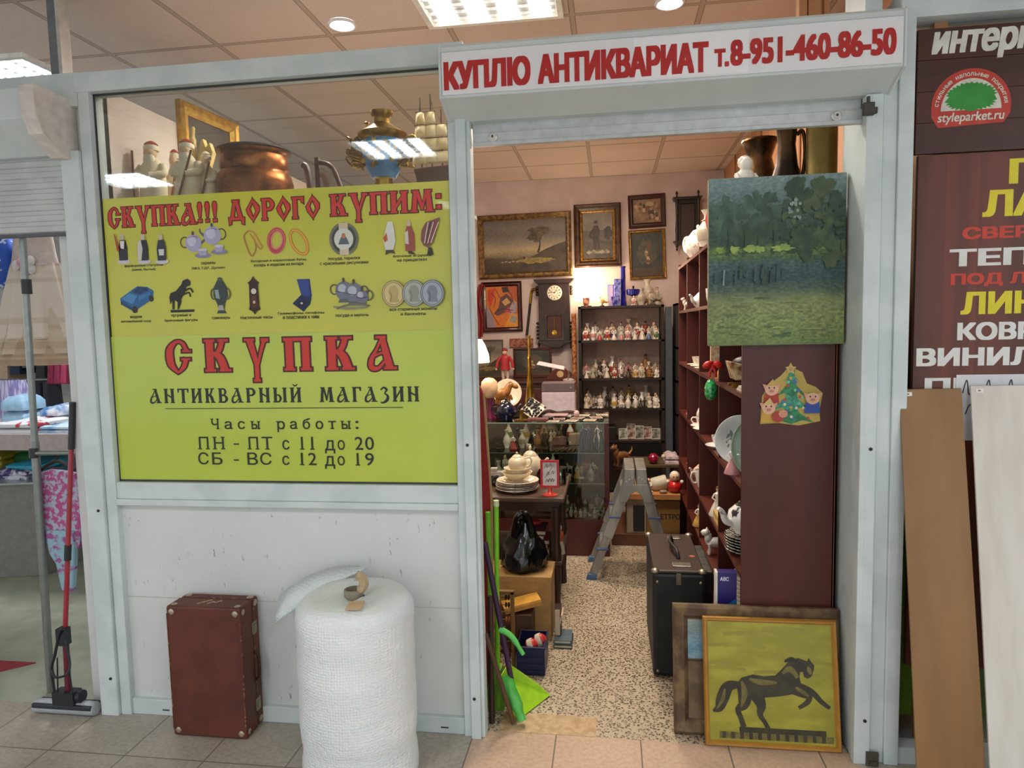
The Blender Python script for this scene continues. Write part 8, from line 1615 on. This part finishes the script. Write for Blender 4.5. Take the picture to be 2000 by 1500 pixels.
c = P(20, 700, 'y', 2.07); y = 2.07; single('garment', skirt([(52*k, tz1+.0005), (40*k, tz1+.16), (30*k, tz1+.28)], 48, .12, 15), two('c8c4e0', '8a84b8', .7, 50, 1, (1, 1, 0), .45, .55), 'lilac striped skirt lying on the counter behind the tulle dress', 'clothes', smooth=60)
t = thing('clothes_rail', 'low steel clothes rail with dark jeans at the back of the clothes shop', 'rail', (-3.6, 2.9, 0)); rz_ = P(60, 742, 'y', 2.9).z; m = MB(); m.tube([(-5.4, 2.9, rz_), (-2.6, 2.9, rz_)], .012, 8); [m.tube([(x, 2.9, 0), (x, 2.9, rz_)], .014, 8) for x in (-5.3, -2.65)]; m.build('bar', STEEL, t, smooth=50)
JN = ['1e2a48', '22222a', '2a3a64', '1c1c22', '34405c', '26304e', '1a1e2c', '303038']
for i in range(8):
    px = 5+i*14; x = P(px, 770, 'y', 2.9).x; m = MB(); w = .05; m.hexa([(x-w*.6, 2.8, rz_-.5), (x+w*.6, 2.8, rz_-.5), (x+w*.6, 3.0, rz_-.5), (x-w*.6, 3.0, rz_-.5), (x-w*.45, 2.82, rz_-.0125), (x+w*.45, 2.82, rz_-.0125), (x+w*.45, 2.98, rz_-.0125), (x-w*.45, 2.98, rz_-.0125)]); single('jeans', m, C(JN[i], .8), ['leftmost', 'second', 'third', 'fourth', 'fifth', 'sixth', 'seventh', 'rightmost'][i]+' dark trousers%s hanging on the low clothes rail' % ('' if i in (0, 7) else ' from the left'), 'clothes', 'dark trousers on the low rail', bev=.01)
x_ = P(110, 712, 'y', 2.3)
for i in range(6):
    px = 78+i*13; x = P(px, 725, 'y', 2.3).x; zz_ = x_.z; m = MB(); m.hexa([(x-.028, 2.38, zz_-.16), (x+.028, 2.38, zz_-.16), (x+.028, 2.52, zz_-.16), (x-.028, 2.52, zz_-.16), (x-.02, 2.4, zz_), (x+.02, 2.4, zz_), (x+.02, 2.5, zz_), (x-.02, 2.5, zz_)]); single('garment', m, C(['7a1c3a', '8c2a4a', 'a83a5a', '6a1630', '9c2c58', '7c2040'][i], .8), ['leftmost', 'second', 'third', 'fourth', 'fifth', 'rightmost'][i]+' magenta top%s hanging under the tulle dress' % ('' if i in (0, 5) else ' from the left'), 'clothes', 'magenta tops', bev=.01)
x_ = P(110, 712, 'y', 2.3); t = thing('clothes_rail', 'taller steel clothes rail carrying the magenta tops', 'rail', (-3.2, 2.5, 0)); m = MB(); m.tube([(-4.3, 2.45, x_.z+.01), (-2.3, 2.45, x_.z+.01)], .01, 8); [m.tube([(x, 2.45, 0), (x, 2.45, x_.z+.01)], .012, 8) for x in (-4.2, -2.35)]; m.build('bar', STEEL, t, smooth=50)
# printed outfit on hanger
y = .1; c = P(112, 1000, 'y', y); k = P(113, 1000, 'y', y).x-c.x; z = lambda py: P(112, py, 'y', y).z
t = thing('outfit', 'colourful printed child outfit on a black hanger beside the red mop', 'clothes', (c.x, y, z(1155))); PRN = two('b04a84', 'a8b4c4', .6, 38, 3, lo=.47, hi=.55); PR2 = two('c0b0c4', '6a4a9a', .6, 40, 2, lo=.52, hi=.58)
def panel(pts, yy, mat, nm):
    m = MB(); m.prism([(c.x+(px-112)*k, z(py)) for px, py in pts], yy, yy+.03); m.build(nm, mat, t, bev=.008)
panel([(78, 925), (100, 918), (125, 920), (150, 925), (160, 985), (155, 1020), (148, 1070), (85, 1070), (72, 1010), (68, 980)], y, PRN, 'shirt'); panel([(66, 955), (82, 930), (80, 1000), (68, 1010)], y+.008, C('d8a03a', .6), 'left_sleeve'); panel([(148, 925), (160, 950), (166, 1080), (152, 1110), (148, 1000)], y+.008, PR2, 'right_sleeve'); panel([(88, 1035), (145, 1035), (140, 1100), (132, 1155), (112, 1155), (104, 1100), (92, 1080)], y-.012, two('8fb4c0', '9a4a8c', .6, 24, 3, lo=.52, hi=.6), 'trousers')
m = MB(); m.tube(spline([W3(80, 918, y), W3(97, 906, y), W3(112, 900, y), W3(127, 906, y), W3(146, 918, y)], 5), .008, 7); m.tube([W3(97, 914, y), W3(127, 914, y)], .004, 6); m.tube(spline([W3(112, 900, y), W3(112, 890, y), W3(120, 884, y), W3(116, 880, y)], 4), .004, 6); m.build('hanger', BLACKM, t, smooth=50)
single('mat', MB().hexa([(-3.6, .08, .0005), (-3.02, .08, .0005), (-2.74, .33, .0005), (-3.6, .33, .0005), (-3.6, .08, .006), (-3.02, .08, .006), (-2.74, .33, .006), (-3.6, .33, .006)]), C('8a2f34', .8), 'red floor mat in the entrance of the clothes shop', 'mat')
